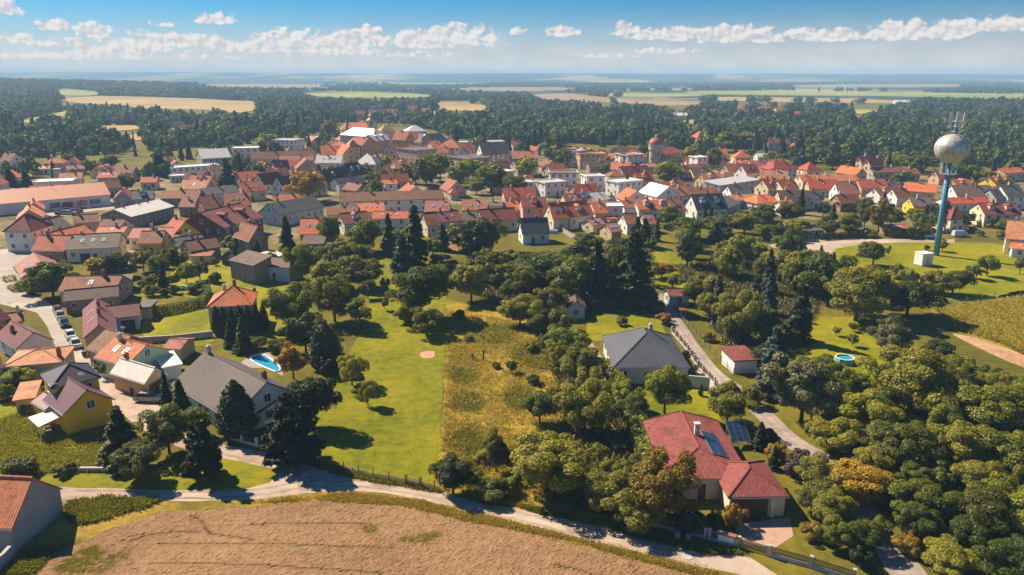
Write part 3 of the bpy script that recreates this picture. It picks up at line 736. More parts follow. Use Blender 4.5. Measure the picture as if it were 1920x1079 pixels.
def skylight_mesh():
    if 'sk' not in _misc: _misc['sk'] = MB().box(-0.42, 0.42, -0.65, 0.65, 0, 0.08).poly([(-0.34, -0.57, 0.084), (0.34, -0.57, 0.084), (0.34, 0.57, 0.084), (-0.34, 0.57, 0.084)], 1).mesh('roof_window', [m_metal, plain('skylight_glass', (0.35, 0.42, 0.5), 0.1, 0.05, spec=0.8)])
    return _misc['sk']
HOUSES = []
RH = random.Random(11)
def house(T, ax, ay, bx, by, top, wh, D, roof, wall, label=None, name='house', cat='house', flip=False, sk=0, ch=None, win=True, door=True, gar=None, group=None, ov=0.35, storeys=None, skside=None, ridge_in=None, z0=0.0, pitch=None):
    """T: S ridge along the front, E gable end in front, H hipped, P pyramid, F flat, M lean-to.
    (ax, ay)-(bx, by): the front eave in the photograph, at height wh; top: pixel row of the ridge; D: depth"""
    A, B = G(ax, ay, wh), G(bx, by, wh)
    u = (B - A); Wd = u.length; u.normalize()
    v = Vector((-u.y, u.x, 0))
    if (v.y < 0) != flip: A, B = B, A; u = -u; v = -v
    C = (A + B) / 2 + v * D / 2
    C.z = z0
    rz = math.atan2(u.y, u.x)
    root = empty(name, C, rz)
    w2, d2 = Wd / 2, D / 2
    # rise of the roof
    rise = 0.0
    if T in 'SHP' and top: rise = zrow(C.y, top) - wh
    if T == 'E' and top:
        fc = (A + B) / 2; rise = zrow(fc.y, top) - wh
    if T == 'M': rise = (zrow((C + v * D / 2).y, top) - wh) if top else 0.9
    half = {'S': d2, 'E': w2, 'H': min(w2, d2), 'P': min(w2, d2), 'F': 1, 'M': D}[T]
    if T in 'SEHP': rise = min(max(rise, half * 0.28), half * 1.25)
    if T == 'M': rise = min(max(rise, 0.3), D * 0.6)
    if pitch is not None: rise = half * math.tan(math.radians(pitch))
    # roof
    z = wh
    a, b, c, d = (-w2, -d2, z), (w2, -d2, z), (w2, d2, z), (-w2, d2, z)
    rm = RC[roof]
    iw, id_ = w2 - ov, d2 - ov
    base = -0.3 - z0
    walls = MB()
    zt = wh - 0.12
    slope = rise / half if half else 0
    zi = zt + slope * ov              # roof underside over the wall line
    if T == 'S':
        r0, r1 = (-w2, 0, z + rise), (w2, 0, z + rise)
        polys = [[a, b, r1, r0], [c, d, r0, r1]]
        for sx in (-1, 1):
            pts = [(sx * iw, -id_, base), (sx * iw, id_, base), (sx * iw, id_, zi), (sx * iw, 0, zt + rise), (sx * iw, -id_, zi)]
            walls.poly(pts if sx > 0 else pts[::-1])
        walls.poly([(-iw, -id_, base), (iw, -id_, base), (iw, -id_, zi), (-iw, -id_, zi)]).poly([(iw, id_, base), (-iw, id_, base), (-iw, id_, zi), (iw, id_, zi)])
    elif T == 'E':
        r0, r1 = (0, -d2, z + rise), (0, d2, z + rise)
        polys = [[d, a, r0, r1], [b, c, r1, r0]]
        for sy in (-1, 1):
            pts = [(-iw, sy * id_, base), (iw, sy * id_, base), (iw, sy * id_, zi), (0, sy * id_, zt + rise), (-iw, sy * id_, zi)]
            walls.poly(pts if sy < 0 else pts[::-1])
        walls.poly([(iw, -id_, base), (iw, id_, base), (iw, id_, zi), (iw, -id_, zi)]).poly([(-iw, id_, base), (-iw, -id_, base), (-iw, -id_, zi), (-iw, id_, zi)])
    else:
        if T in 'HP':
            if w2 >= d2:
                q = w2 - d2 * (0.95 if T == 'H' else 1.0)
                if T == 'P': q = max(w2 - d2, 0.05)
                r0, r1 = (-q, 0, z + rise), (q, 0, z + rise)
                polys = [[a, b, r1, r0], [b, c, r1], [c, d, r0, r1], [d, a, r0]]
            else:
                q = max(d2 - w2, 0.05)
                r0, r1 = (0, -q, z + rise), (0, (d2 if ridge_in else q), z + rise)
                polys = [[a, b, r0], [b, c, r1, r0], [c, d, r1], [d, a, r0, r1]]
        elif T == 'F':
            polys = [[a, b, c, d]]
        else:
            c2, dd2 = (w2, d2, z + rise), (-w2, d2, z + rise)
            polys = [[a, b, c2, dd2]]
        zb = zt if T != 'M' else zt + rise
        hb = zi if T != 'M' else zt
        if T == 'F': hb = zb = zt
        if T == 'M': zb = zt + rise * (d2 + id_) / D
        else: zb = hb = min(hb, wh + 0.1)
        f1, f2, f3, f4 = (-iw, -id_), (iw, -id_), (iw, id_), (-iw, id_)
        for (p, q2, zp, zq) in ((f1, f2, hb, hb), (f2, f3, hb, zb), (f3, f4, zb, zb), (f4, f1, zb, hb)):
            walls.poly([(*p, base), (*q2, base), (*q2, zq), (*p, zp)])
    wo = walls.obj('wall', WC[wall], root)
    ro = link('roof', roof_solid('roof', polys, rm, 0.2 if T != 'F' else 0.35), root)
    if T == 'F' and Wd > 5:
        pm = MB()
        t, hh = 0.25, 0.3
        pm.box(-w2, w2, -d2, -d2 + t, z + 0.003, z + hh).box(-w2, w2, d2 - t, d2, z + 0.003, z + hh).box(-w2, -w2 + t, -d2 + t, d2 - t, z + 0.003, z + hh).box(w2 - t, w2, -d2 + t, d2 - t, z + 0.003, z + hh)
        pm.obj('parapet', WC[wall], ro)
    near = C.y < 260
    camv = Vector((0, 0, 0)) - C
    side = 1 if camv.dot(u) > 0 else -1
    # ridge tiles and gutters on the nearer roofs
    if near and T in 'SEHP':
        rb = MB(); e = Vector(r1) - Vector(r0)
        if e.length > 0.5: rb.tube([Vector(r0) + Vector((0, 0, 0.01)), Vector(r1) + Vector((0, 0, 0.01))], [0.13, 0.13], 6)
        if T in 'HP':
            for cnr in (a, b, c, d):
                tgt = r0 if (Vector(cnr) - Vector(r0)).length < (Vector(cnr) - Vector(r1)).length else r1
                if T in 'HP' and w2 < d2 and ridge_in and cnr in (c, d): tgt = r1
                rb.tube([Vector(cnr) + Vector((0, 0, 0.01)), Vector(tgt) + Vector((0, 0, 0.01))], [0.1, 0.1], 5)
        if rb.v: rb.obj('ridge_tiles', rm, ro)
        gb = MB()
        if T != 'E': gb.tube([(-w2, -d2 - 0.06, z - 0.15), (w2, -d2 - 0.06, z - 0.15)], [0.07, 0.07], 6)
        else: gb.tube([(side * w2 + side * 0.06, -d2, z - 0.15), (side * w2 + side * 0.06, d2, z - 0.15)], [0.07, 0.07], 6)
        gb.obj('gutter', m_metal, ro)
    # windows
    st = storeys or (1 if wh < 4.4 else 2 if wh < 7.6 else 3)
    ww, wwh = (1.15, 1.35) if C.y < 330 else (1.3, 1.6)
    fm, pm_ = win_meshes(ww, wwh)
    def addwin(x, y, zc, rot, parent=wo, m=(fm, pm_)):
        o = link('window', m[0], parent, (x, y, zc), rot)
        link('pane', m[1], o)
    dx0 = None
    if gar:
        link('garage_door', garage_mesh(gar[0]), wo, (gar[1] * iw, -id_ - 0.003, 0), 0); dx0 = gar[1] * iw
    if door and C.y < 420 and Wd > 5:
        xd = RH.uniform(-0.25, 0.25) * iw
        if dx0 is None or abs(xd - dx0) > 2.3:
            link('door', door_mesh(), wo, (xd, -id_ - 0.003, 0), 0)
            dx0d = xd
        else: dx0d = None
    else: dx0d = None
    if win:
        for s_ in range(st):
            zc = (wh / st) * s_ + (wh / st) * 0.56
            if zc + wwh / 2 > wh - 0.15: zc = wh - 0.15 - wwh / 2
            n = max(1, min(8, int((2 * iw - 0.6) / 2.7)))
            if 2 * iw > 2:
                for i in range(n):
                    x = -iw + (i + 0.5) * 2 * iw / n
                    if s_ == 0 and ((dx0d is not None and abs(x - dx0d) < 1.35) or (dx0 is not None and abs(x - dx0) < 2.0)): continue
                    addwin(x, -id_, zc, 0)
            n = max(1, min(5, int((2 * id_ - 1) / 3.2)))
            for i in range(n):
                addwin(side * iw, -id_ + (i + 0.5) * 2 * id_ / n, zc, side * math.pi / 2)
        if T == 'E' and rise > 2.2: addwin(0, -id_, wh + rise * 0.33, 0)
        if T == 'S' and rise > 2.2: addwin(side * iw, 0, wh + rise * 0.33, side * math.pi / 2)
    # chimneys
    if ch is None: ch = [(RH.uniform(-0.6, 0.6), RH.uniform(-0.15, 0.15))] if T in 'SEH' and wh > 2.9 and Wd > 5 else []
    for (cx, cy) in ch:
        if T == 'S': x, y = cx * iw, cy * id_; zz = z + rise * (1 - abs(y) / d2)
        elif T == 'E': x, y = cy * iw, cx * id_; zz = z + rise * (1 - abs(x) / w2)
        else: x, y = cx * iw, cy * id_; zz = z + rise * (1 - max(abs(x) / w2 if w2 <= d2 else abs(y) / d2, 0)) if T != 'F' else z
        link('chimney', chim_mesh(1.1, m_brick if RH.random() < 0.6 else m_plaster), ro, (x, y, zz), 0)
    # a dormer on some front slopes, a roof aerial on others
    if T == 'S' and rise > 2.6 and not label and Wd > 7.5 and RH.random() < 0.38:
        for xd in ([0.0] if Wd < 11 else [-Wd * 0.22, Wd * 0.22]):
            yf = -0.6 * d2; zf = wh + rise * 0.4; zt2 = zf + min(1.4, rise * 0.5)
            yb = -d2 * (1 - (zt2 - wh) / rise)
            dm = MB().box(xd - 0.95, xd + 0.95, yf, yb + 0.1, zf - 0.35, zt2).obj('dormer', WC[wall], ro)
            link('dormer_roof', roof_solid('dormer_roof', [[(xd - 1.15, yf - 0.25, zt2 + 0.02), (xd, yf - 0.25, zt2 + 0.62), (xd, yb + 0.5, zt2 + 0.62), (xd - 1.15, yb + 0.12, zt2 + 0.02)][::-1], [(xd, yf - 0.25, zt2 + 0.62), (xd + 1.15, yf - 0.25, zt2 + 0.02), (xd + 1.15, yb + 0.12, zt2 + 0.02), (xd, yb + 0.5, zt2 + 0.62)][::-1]], rm, 0.1), ro)
            f2, p2 = win_meshes(1.1, 0.85); wv = link('window', f2, ro, (xd, yf, (zf + zt2) / 2 + 0.05), 0)
            sk = 0
    if T in 'SE' and C.y < 420 and RH.random() < 0.5:
        xa, ya = (RH.uniform(-0.7, 0.7) * iw, 0) if T == 'S' else (0, RH.uniform(-0.7, 0.7) * id_)
        if 'aerial' not in _misc: _misc['aerial'] = MB().tube([(0, 0, -0.2), (0, 0, 2.2)], [0.03, 0.025], 5).box(-0.7, 0.7, -0.02, 0.02, 2.0, 2.04).box(-0.4, -0.36, -0.5, 0.5, 2.045, 2.08).box(0.1, 0.14, -0.4, 0.4, 2.045, 2.08).box(0.45, 0.49, -0.3, 0.3, 2.045, 2.08).mesh('aerial', m_metal)
        link('aerial', _misc['aerial'], ro, (xa, ya, z + rise), RH.uniform(0, 3))
    # roof windows
    if sk and T in 'SEH':
        for i in range(sk):
            t = 0.45
            if T in 'SH':
                x = (-0.5 + (i + 0.5) / sk) * Wd * 0.6; y = -d2 * t
                o = link('roof_window', skylight_mesh(), ro, (x, y, z + rise * (1 - t) + 0.02)); o.rotation_euler = (math.atan2(rise, d2), 0, 0)
            else:
                sd = skside or -side
                y = (-0.5 + (i + 0.5) / sk) * D * 0.6; x = sd * w2 * t
                o = link('roof_window', skylight_mesh(), ro, (x, y, z + rise * (1 - t) + 0.02)); o.rotation_euler = (math.atan2(rise, w2), 0, math.pi / 2 * sd)
    form = {'S': 'gabled', 'E': 'gable-fronted', 'H': 'hipped', 'P': 'pyramid-roofed', 'F': 'flat-roofed', 'M': 'lean-to'}[T]
    size = 'long' if Wd > 20 else 'small' if Wd < 6.5 else ''
    if cat: tag(root, label, cat, group)
    HOUSES.append(dict(o=root, c=C, u=u, v=v, w=w2, d=d2, label=label, form=form, size=size, roof=RNAME[roof], wall=WNAME[wall], T=T, cat=cat, wh=wh, rise=rise, px=PX((C.x, C.y, wh))))
    return root
def in_house(x, y, pad=0.5):
    for h in HOUSES:
        dx, dy = x - h['c'].x, y - h['c'].y
        if abs(dx) > 40 or abs(dy) > 40: continue
        if abs(dx * h['u'].x + dy * h['u'].y) < h['w'] + pad and abs(dx * h['v'].x + dy * h['v'].y) < h['d'] + pad: return True
    return False

# --- the street and the near houses, described one by one
h_hall = house('S', -22, 385, 208, 365, 350, 4.2, 20, 'hall', 'W', 'long orange-roofed shop hall behind the car park', 'shop_hall', 'hall', ch=[], win=False, door=False)
house('S', 246, 407, 328, 387, 383, 4.2, 13, 'w', 'N', 'long white-roofed storage shed beside the car park', 'storage_shed', 'shed', ch=[(-0.6, 0.1), (0.1, 0.1), (0.5, 0.1)])
house('P', 58, 435, 100, 422, 402, 6.0, 8.5, 'm', 'W', 'two-storey white villa with tan-lit pyramid roof', 'villa', ch=[])
house('S', 57, 470, 120, 471, 441, 3.2, 9, 'r', 'B', 'low red-roofed house beside the long grey-brown roof')
house('S', 120, 469, 222, 464, 438, 3.6, 11, 'gb', 'W', 'white house with long grey-brown roof and garage doors', sk=3, gar=('k', -0.3))
h_yellow = house('H', 94.5, 729, 190, 707, 682, 5.6, 7.5, 'nv', 'Y', 'bright yellow house with navy hipped roof at the street corner', ch=[], win=True)
house('E', 118, 778, 216, 749, 731, 3.6, 8.0, 'pu', 'Y', 'yellow gabled wing with purple roof and one white window', 'house_wing', 'house', ch=[], win=False, door=False)
house('E', 155, 635, 219, 626, 610, 3.6, 20, 'pm', 'N', 'long wine-red house row with bare stone gable on the street', ch=[(-0.2, 0.1), (0.5, 0.1)], sk=2)
house('S', 197, 599, 262, 592, 571, 3.0, 7.5, 'pm', 'L', 'wine-red wing with dark garage behind the stone gable', 'house_wing', 'house', ch=[], gar=('k', 0.3))
house('F', 257, 577, 282, 576, 0, 2.8, 5, 'g', 'T', 'small flat-roofed garage ending the wine-red wing', 'garage', 'garage', win=False)
house('E', 30, 654, 102, 637, 624, 3.0, 11, 'pm', 'W', 'white house with wine-red roof across the street', ch=[(0.2, -0.5)], sk=4, skside=1)
house('H', 3, 689, 117, 679, 658, 3.0, 8.5, 't', 'T', 'low tan-tiled hipped house with garage door by the street', gar=('l', 0.45), ch=[(0.85, -0.5)])
house('S', -40, 700, 8, 690, 652, 3.0, 9, 'pm', 'W', 'wine-red roof cut off by the picture edge by the tan hipped house', ch=[])
house('S', -25, 612, 21, 597, 567, 3.2, 9, 'm', 'B', 'maroon-roofed house at the picture edge by the street bend', ch=[])
house('S', 12, 607, 46, 602, 586, 2.6, 6, 'b', 'B', 'small brown-roofed outbuilding by the street bend', 'outbuilding', 'outbuilding', win=False, ch=[(0.6, 0)])
house('E', 235, 687, 322, 656, 646, 3.4, 8.5, 'or', 'V', 'mint green house with orange tiled roof and two skylights', sk=2, skside=-1, ch=[(0.6, -0.1)])
house('E', 208, 668, 291, 641, 630, 3.4, 7.5, 'y', 'T', 'tan house with brown tiled roof joined to the mint green house', ch=[])
house('S', 303, 654, 339, 655, 637, 2.5, 6, 'p', 'T', 'pink-tiled shed behind the mint green house', 'shed', 'shed', win=False, ch=[])
house('M', 303, 690, 343, 682, 664, 2.5, 7, 'w', 'L', 'white canopy roof between the mint house and taupe roof', 'lean_to', 'lean-to', win=False)
house('E', 271, 720, 316, 703, 690, 2.8, 9, 'w', 'T', 'garage with pale white gabled roof on the brick forecourt', 'garage', 'garage', ch=[(0.8, 0.2)], gar=('b', 0.0), win=False)
house('S', 321, 720, 433, 787, 686, 3.0, 12, 'gt', 'W', 'large house with broad taupe tiled roof beside the pool', ch=[(0.62, 0.3), (-0.9, 0.0)])
house('S', 457, 763, 484, 775, 747, 2.6, 6.5, 'gt', 'W', 'lower taupe-roofed porch of the pool house', 'porch', 'porch', win=False, door=False, ch=[])
house('P', 386, 577, 474, 572, 537, 5.4, 9.5, 'o', 'T', 'square house with orange pyramid roof behind the thuja row', ch=[(-0.35, 0.1), (0.1, 0.3)])
house('S', 27, 498, 40, 521, 484, 3.2, 9, 'p', 'T', 'corner house with pinkish roof and three skylights by the street', flip=False, sk=3, ch=[])
house('S', 107, 547, 217, 545, 517, 3.4, 9, 'b', 'T', 'brown-roofed house with tall chimney above the parked cars', sk=1, ch=[(0.35, 0.0)])
house('S', 118, 566, 223, 556, 540, 3.0, 6.5, 'n', 'B', 'dark brown lower roof above the parked cars', ch=[])
house('F', 215, 527, 248, 524, 0, 3.0, 6, 'gb', 'G', 'flat grey outbuilding beside the chimneyed brown roof', 'outbuilding', 'outbuilding')
house('M', 427, 488, 474, 499, 474, 4.8, 6, 'n', 'N', 'tall dark shed with sloping roof on the garden lawn', 'barn', 'barn', win=False)
house('M', 483, 498, 542, 503, 485, 3.8, 6, 'n', 'L', 'blue-walled open shed next to the tall dark shed', 'barn', 'barn', win=False)
house('M', 508, 485, 536, 477, 472, 2.4, 5, 'w', 'L', 'white lean-to roof behind the blue-walled shed', 'lean_to', 'lean-to', win=False)
house('E', 412, 484, 430, 484, 476, 2.0, 3.5, 'g', 'K', 'tiny gabled hut beside the tall dark shed', 'hut', 'hut', win=False, door=False)
house('P', 1149, 690, 1295, 690, 620, 3.0, 16.0, 'sl', 'W', 'pale bungalow with slate-grey hipped roof beside the lane', 'bungalow', ch=[(0.25, 0.35)])
house('E', 1062, 577, 1100, 577, 566, 2.6, 6, 'n', 'L', 'small pale blue garden house beyond the meadow', 'garden_house', 'garden house', ch=[])
house('S', 1254, 556, 1296, 555, 541, 2.5, 5, 'b', 'L', 'pale blue hut with brown roof at the top of the lane', 'hut', 'hut', ch=[])
house('M', 1275, 582, 1292, 582, 568, 2.0, 3, 'b', 'K', 'dark tool shed just below the pale blue hut', 'tool_shed', 'shed', win=False, door=False)
house('M', 1376, 677, 1425, 674, 649, 2.6, 6.0, 'rr', 'W', 'white hut with red sloping roof beside the lane', 'hut', 'hut', win=False)
h_red = house('P', 1246, 898, 1410, 898, 826, 3.0, 16, 'rr', 'C', 'crimson-roofed house with solar panels by the gravel road', ch=[], ridge_in=True)
h_gar = house('P', 1365.5, 933, 1481, 931, 873, 2.8, 8.5, 'rr', 'C', 'double garage with crimson pyramid roof by the gravel road', 'garage', 'garage', ch=[], win=False, door=False)
# the house cut off at the lower left corner: its gable runs between these two ground points
_p, _q = G(31, 1038), G(124.5, 958)
_g = (_q - _p); _dep = _g.length; _g.normalize(); _e = Vector((-_g.y, _g.x, 0))
if _e.x > 0: _e = -_e
_a = _p + _e * 14; _az = PX((_a.x, _a.y, 3.0)); _bz = PX((_p.x, _p.y, 3.0))
house('S', _az[0], _az[1], _bz[0], _bz[1], None, 3.0, _dep, 'o2', 'G', 'house with salmon tiled roof and grey gable at the corner of the field', ch=[], win=False, pitch=42, ov=0.2)
house('S', 979, 440, 1032, 438, 409, 3.2, 8, 'd', 'W', 'modern white house with dark slate roof among the gardens', ch=[(0.25, 0.2)])

# --- the town, row by row: T, front eave, ridge row, wall height, depth, roof, wall
TOWN = """
E 18 306 48 303 288 5 10 b W|H 78 307 121 306 296 5 9 r C|E 120 312 150 311 297 4 10 o W|S 125 319 160 317 311 3 7 b G|S 63 318 93 317 312 3 7 t W|F 60 343 136 340 0 4 12 w W|S 180 334 222 333 323 4 9 r R
S 211 325 248 325 313 4 9 m W|S 262 343 294 342 332 3.5 8 r C|S 303 309 325 308 294 4 9 t C|E 318 311 347 309 301 3.5 8 r W|F 320 316 412 310 0 5 10 w W|F 316 331 347 330 0 3 7 w W|S 378 298 434 295 279 6 18 wg G|F 434 279 484 278 0 9 12 w W
S 334 355 385 356 338 4 9 t B|S 388 367 450 359 350 4 9 g W|S 455 361 500 357 342 4 10 r C|S 300 373 372 372 357 3.5 9 b B|S 333 389 385 389 372 3.5 9 b B|S 383 393 420 389 368 4 10 b B|S 420 387 470 385 362 4 10 or T
S 420 428 495 407 389 5 17 m K|S 247 375 288 373 358 4 9 d G|E 211 375 248 373 359 4 14 m G|S 102 432 136 424 408 4 9 gb N|S 137 420 187 416 402 3.5 8 b T|S 180 431 222 432 411 3.5 9 m W|S 118 453 178 437 428 3.5 8 o C|S 178 437 232 436 427 3.2 8 o2 C
S 238 447 335 446 427 3.5 10 p C|S 257 457 303 456 433 3.5 9 b Y|E 322 445 378 437 415 3.5 9 r2 Y|S 335 463 388 456 442 3 8 d C|E 426 452 464 455 424 3.8 9 o2 G|E 467 453 505 447 421 5.5 10 b B|S 356 472 416 463 448 3 8 y N|M 354 481 395 480 471 2.2 5 b C
S 524 404 609 388 374 4 11 g L|S 636 379 832 373 359 4.6 10 y W|S 560 440 608 439 409 3.2 11 oz B|M 562 458 606 458 441 2.6 6 n N|S 612 404 672 402 387 3.8 9 b C|S 672 398 722 396 381 4.2 9 o C|S 644 421 697 416 398 3.8 9 b W|S 697 411 765 410 396 5 9 r W
S 795 398 842 398 377 4.5 9 p C|S 800 424 826 422 398 3.8 9 b C|S 822 418 871 413 397 3.8 9 m C|S 868 414 904 413 395 3.8 8 gb W|S 904 416 972 412 391 3.8 9 m C|S 868 396 914 395 376 4.2 9 t C|S 914 387 943 387 379 5.5 8 g Y|S 944 395 978 393 378 4 9 o C|S 979 390 1027 389 369 6 10 m R
S 1037 412 1069 410 380 4 10 o C|S 1069 408 1115 402 378 4.2 10 o W|S 1115 401 1142 400 378 4 10 o C|F 1138 388 1170 388 0 6 8 w W|M 1140 411 1166 410 405 2.6 4 r2 C|S 1112 423 1136 420 409 3 7 p C|S 1146 436 1168 434 417 3 8 p T|S 1175 422 1197 421 400 3.4 9 b W|S 1212 421 1232 420 400 3.2 8 p C
S 1170 391 1196 390 376 4 9 b W|S 1197 394 1265 392 375 4 9 or W|S 1265 397 1289 394 373 3.6 9 o2 C|E 1170 377 1218 375 358 4 10 o W|E 1231 370 1277 367 350 4.4 14 w W|S 1268 369 1300 367 350 3.6 9 t C|S 1298 365 1352 362 352 4 8 b W|S 1306 394 1366 391 363 4 10 d W|S 1372 365 1412 364 347 4.4 10 g W
S 1375 377 1420 375 365 3.2 7 t L|M 1362 393 1390 380 372 3 6 g G|M 1350 348 1426 337 334 4.5 9 wg L|S 1430 351 1463 351 334 3.6 9 r2 T|S 1468 353 1487 352 336 3.6 9 r2 C|H 1420 382 1468 377 365 3 9 o W|S 1322 341 1378 338 324 3.6 9 t T|S 1400 326 1427 324 308 4.2 9 r2 W|S 1424 335 1477 337 320 3.6 9 t C
S 1410 315 1443 314 301 4 9 p W|S 1380 309 1410 309 301 3.5 8 o T|S 1278 341 1302 340 323 3.5 8 m C|S 1275 325 1300 324 311 3.6 8 b T|S 1300 329 1340 328 314 3.6 9 n C|S 1144 318 1181 319 304 5 9 o2 Y|S 1170 328 1222 325 311 3.8 9 m T|S 1188 314 1245 313 307 3.5 7 t T
F 1022 344 1063 341 0 6 9 wg W|F 987 342 1006 341 0 5.5 8 wg W|F 1030 325 1085 325 0 6 10 b W|F 1100 332 1136 331 0 6.4 10 wg W|F 1160 343 1207 339 0 6 10 w W|H 1142 331 1176 330 321 4 8 b C|S 1083 373 1122 372 360 3.5 8 d W|S 1118 377 1145 373 361 3.5 8 w W|S 1135 376 1168 375 367 3 7 d W|S 1060 378 1094 377 362 3.6 9 m T
F 1056 283 1083 283 0 9 12 p R|F 1083 284 1100 282 0 9 12 wg W|F 1087 290 1138 289 0 8 12 t O|F 1167 291 1177 291 0 9 10 t R|F 1177 292 1210 290 0 9 12 t W|H 1244 292 1281 285 277 5 10 r N|H 1190 295 1215 294 284 4 8 o G|S 1160 304 1195 303 290 3.8 9 m B|S 1092 304 1122 303 287 4 9 wg W
S 970 316 1010 313 297 4 10 m C|S 960 298 1010 298 284 4.2 10 t C|S 1105 314 1148 313 302 3.6 8 n B|H 1308 259 1344 258 245 6 11 r C|S 1337 289 1365 289 278 4 9 o W|H 1378 296 1410 296 283 4 10 o C|F 1308 296 1328 295 0 8 8 w W|S 1420 295 1442 295 288 3.2 8 wg W
H 1450 319 1497 316 302 5 10 r2 W|P 1513 320 1541 319 304 4 9 r2 C|E 1600 305 1616 307 291 7 10 r C|E 1616 309 1632 311 295 7 10 r C|S 1637 324 1702 323 313 4 9 b G|S 1702 327 1728 326 317 3.5 8 b G|S 1640 312 1663 312 302 4 9 r C|S 1440 269 1465 269 260 5 8 b L|S 1465 269 1483 269 261 5 8 b Q|P 1484 276 1498 276 269 3 7 r C
S 1440 334 1478 332 320 3.6 9 t T|S 1440 353 1467 351 335 3.6 9 r2 C|S 1468 355 1500 353 337 3.6 9 r C|S 1505 341 1540 340 327 3.6 9 o C|S 1540 341 1614 339 328 3.6 9 o2 T|S 1517 354 1574 355 336 3.5 9 r2 T|S 1572 364 1614 364 342 3.6 10 p W|S 1576 382 1615 381 364 3.2 8 b B|S 1615 354 1668 353 336 3.6 9 r T
S 1668 353 1694 352 341 3.5 8 n C|S 1693 358 1755 362 344 3.6 9 o T|S 1650 367 1682 365 351 3.5 8 b W|S 1682 371 1710 370 353 3.5 8 b W|S 1713 388 1753 388 370 3.6 9 gb Y|S 1463 378 1517 378 357 3.6 9 n C|S 1515 375 1546 374 357 3.6 8 g W|S 1470 391 1496 389 376 3 8 o W|S 1795 369 1869 369 347 4.5 11 gb W|S 1869 375 1890 374 354 4 9 g G
S 1890 370 1926 369 347 5 10 g W|S 1775 383 1860 382 370 3.2 8 r2 W|S 1846 402 1918 403 381 4.6 11 m C|P 1783 412 1820 411 387 4.4 10 m C|S 1884 447 1938 452 415 4.6 11 t C|S 1896 466 1932 469 455 2.6 7 o W|S 1668 430 1706 429 421 2.4 6 r B|M 1510 433 1548 432 427 2.5 5 gb G|F 1478 416 1498 415 0 2.4 4 g L|S 1860 333 1885 331 322 4 9 t W|S 1885 326 1925 323 315 4 9 o C|S 1868 346 1905 343 330 4 9 b Y
F 1718 257 1742 257 0 4 12 w W|F 1797 254 1886 252 0 4 12 t B|H 636 253 700 258 240 8 15 w T|S 706 265 732 262 252 8 14 wg O|E 742 262 760 262 247 7.5 12 r C|E 760 264 778 262 246 7.5 12 r O|S 765 262 798 259 248 7 12 o W|S 790 264 812 263 251 7 11 w R|S 812 265 838 262 250 7 11 d G|H 764 247 800 246 235 8 14 w C|H 714 247 742 246 234 7 12 t C
P 818 277 862 278 262 5 13 o C|S 810 275 830 274 265 5 10 r C|F 742 278 783 283 0 11 13 g R|F 838 293 877 299 0 9 14 g T|E 852 291 880 291 278 5 10 g W|S 905 291 956 289 268 5 13 gb W|S 872 283 892 282 270 5 10 r C|F 862 268 948 266 0 5 14 wg G|F 508 263 551 264 0 9 14 wg W|F 581 259 608 258 0 5 12 w W|S 470 300 588 298 284 4 10 b C|S 522 302 588 301 293 3.5 7 p C
S 602 291 640 290 273 6 12 o O|E 640 293 676 291 273 6 12 r O|H 615 275 650 275 265 6 12 t C|H 652 277 676 276 262 7 10 t C|E 680 273 703 270 259 8 12 r O|H 664 308 705 309 288 5 11 w C|S 705 306 730 302 288 5 10 p W|E 727 299 752 299 284 5 10 o C|S 742 315 772 313 300 5 9 t C|S 590 306 640 306 292 4 10 wg W|S 516 319 545 317 300 4 9 m C|S 545 313 580 311 300 4 9 r B|E 555 318 600 316 298 4 10 m T
S 660 331 687 326 305 4 9 d W|S 612 341 650 337 318 4 9 n B|S 640 337 664 333 313 4 9 m B|S 635 346 680 341 333 3.5 8 nv W|S 640 355 668 359 344 3 7 b T|S 496 347 534 342 324 4 9 rr W|S 478 356 497 353 338 4 9 o C|S 532 353 562 349 330 5 9 n W|S 720 346 746 345 338 5 7 o W|P 844 363 860 362 354 3 4 o T|S 905 323 960 319 307 4 9 n C|F 932 324 966 321 0 5 8 w W|S 922 309 958 307 296 4 9 m C
S 700 205 722 204 198 5 10 r W|S 690 214 712 214 207 5 10 b W|S 722 212 745 212 205 5 10 r C|S 745 217 770 216 209 5 10 g W|S 762 205 782 205 198 5 10 b W|S 790 209 806 209 203 5 10 r C|S 800 216 820 216 209 5 10 w W|S 664 216 684 216 207 5 10 r C|S 326 238 350 236 228 5 10 b W|S 345 245 365 243 235 5 10 r W|S 315 250 345 250 240 5 10 m W|S 335 254 368 251 245 4 10 g W|S 360 233 372 231 224 5 8 r C
S 418 227 436 227 220 5 9 b W|S 472 226 492 226 220 5 9 r C|S 1293 203 1315 203 198 6 12 r W|S 1375 208 1398 208 203 6 12 b W|S 1402 212 1420 211 205 6 12 r W|S 1425 206 1445 206 200 6 12 r C|S 1455 208 1475 208 202 6 12 r C|S 1490 216 1515 215 209 6 12 o W|S 1555 219 1585 219 213 6 12 r W|S 1330 211 1350 210 205 6 10 r W|S 1258 217 1290 217 212 5 14 w W|S 1130 210 1146 210 205 6 10 w W|S 1680 192 1710 192 188 6 14 w W|S 1590 268 1600 268 263 4 7 r C
"""
for tok in TOWN.replace('\n', '|').split('|'):
    t = tok.split()
    if not t: continue
    T = t[0]; ax, ay, bx, by, top, wh, D = map(float, t[1:8])
    far = ay < 256
    house(T, ax, ay, bx, by, top, wh, D, t[8], t[9], ch=None if not far else [], sk=(RH.choice([0, 0, 1, 2, 3]) if T in 'SE' and ay > 300 and t[8] not in 'ydgbw' else 0))

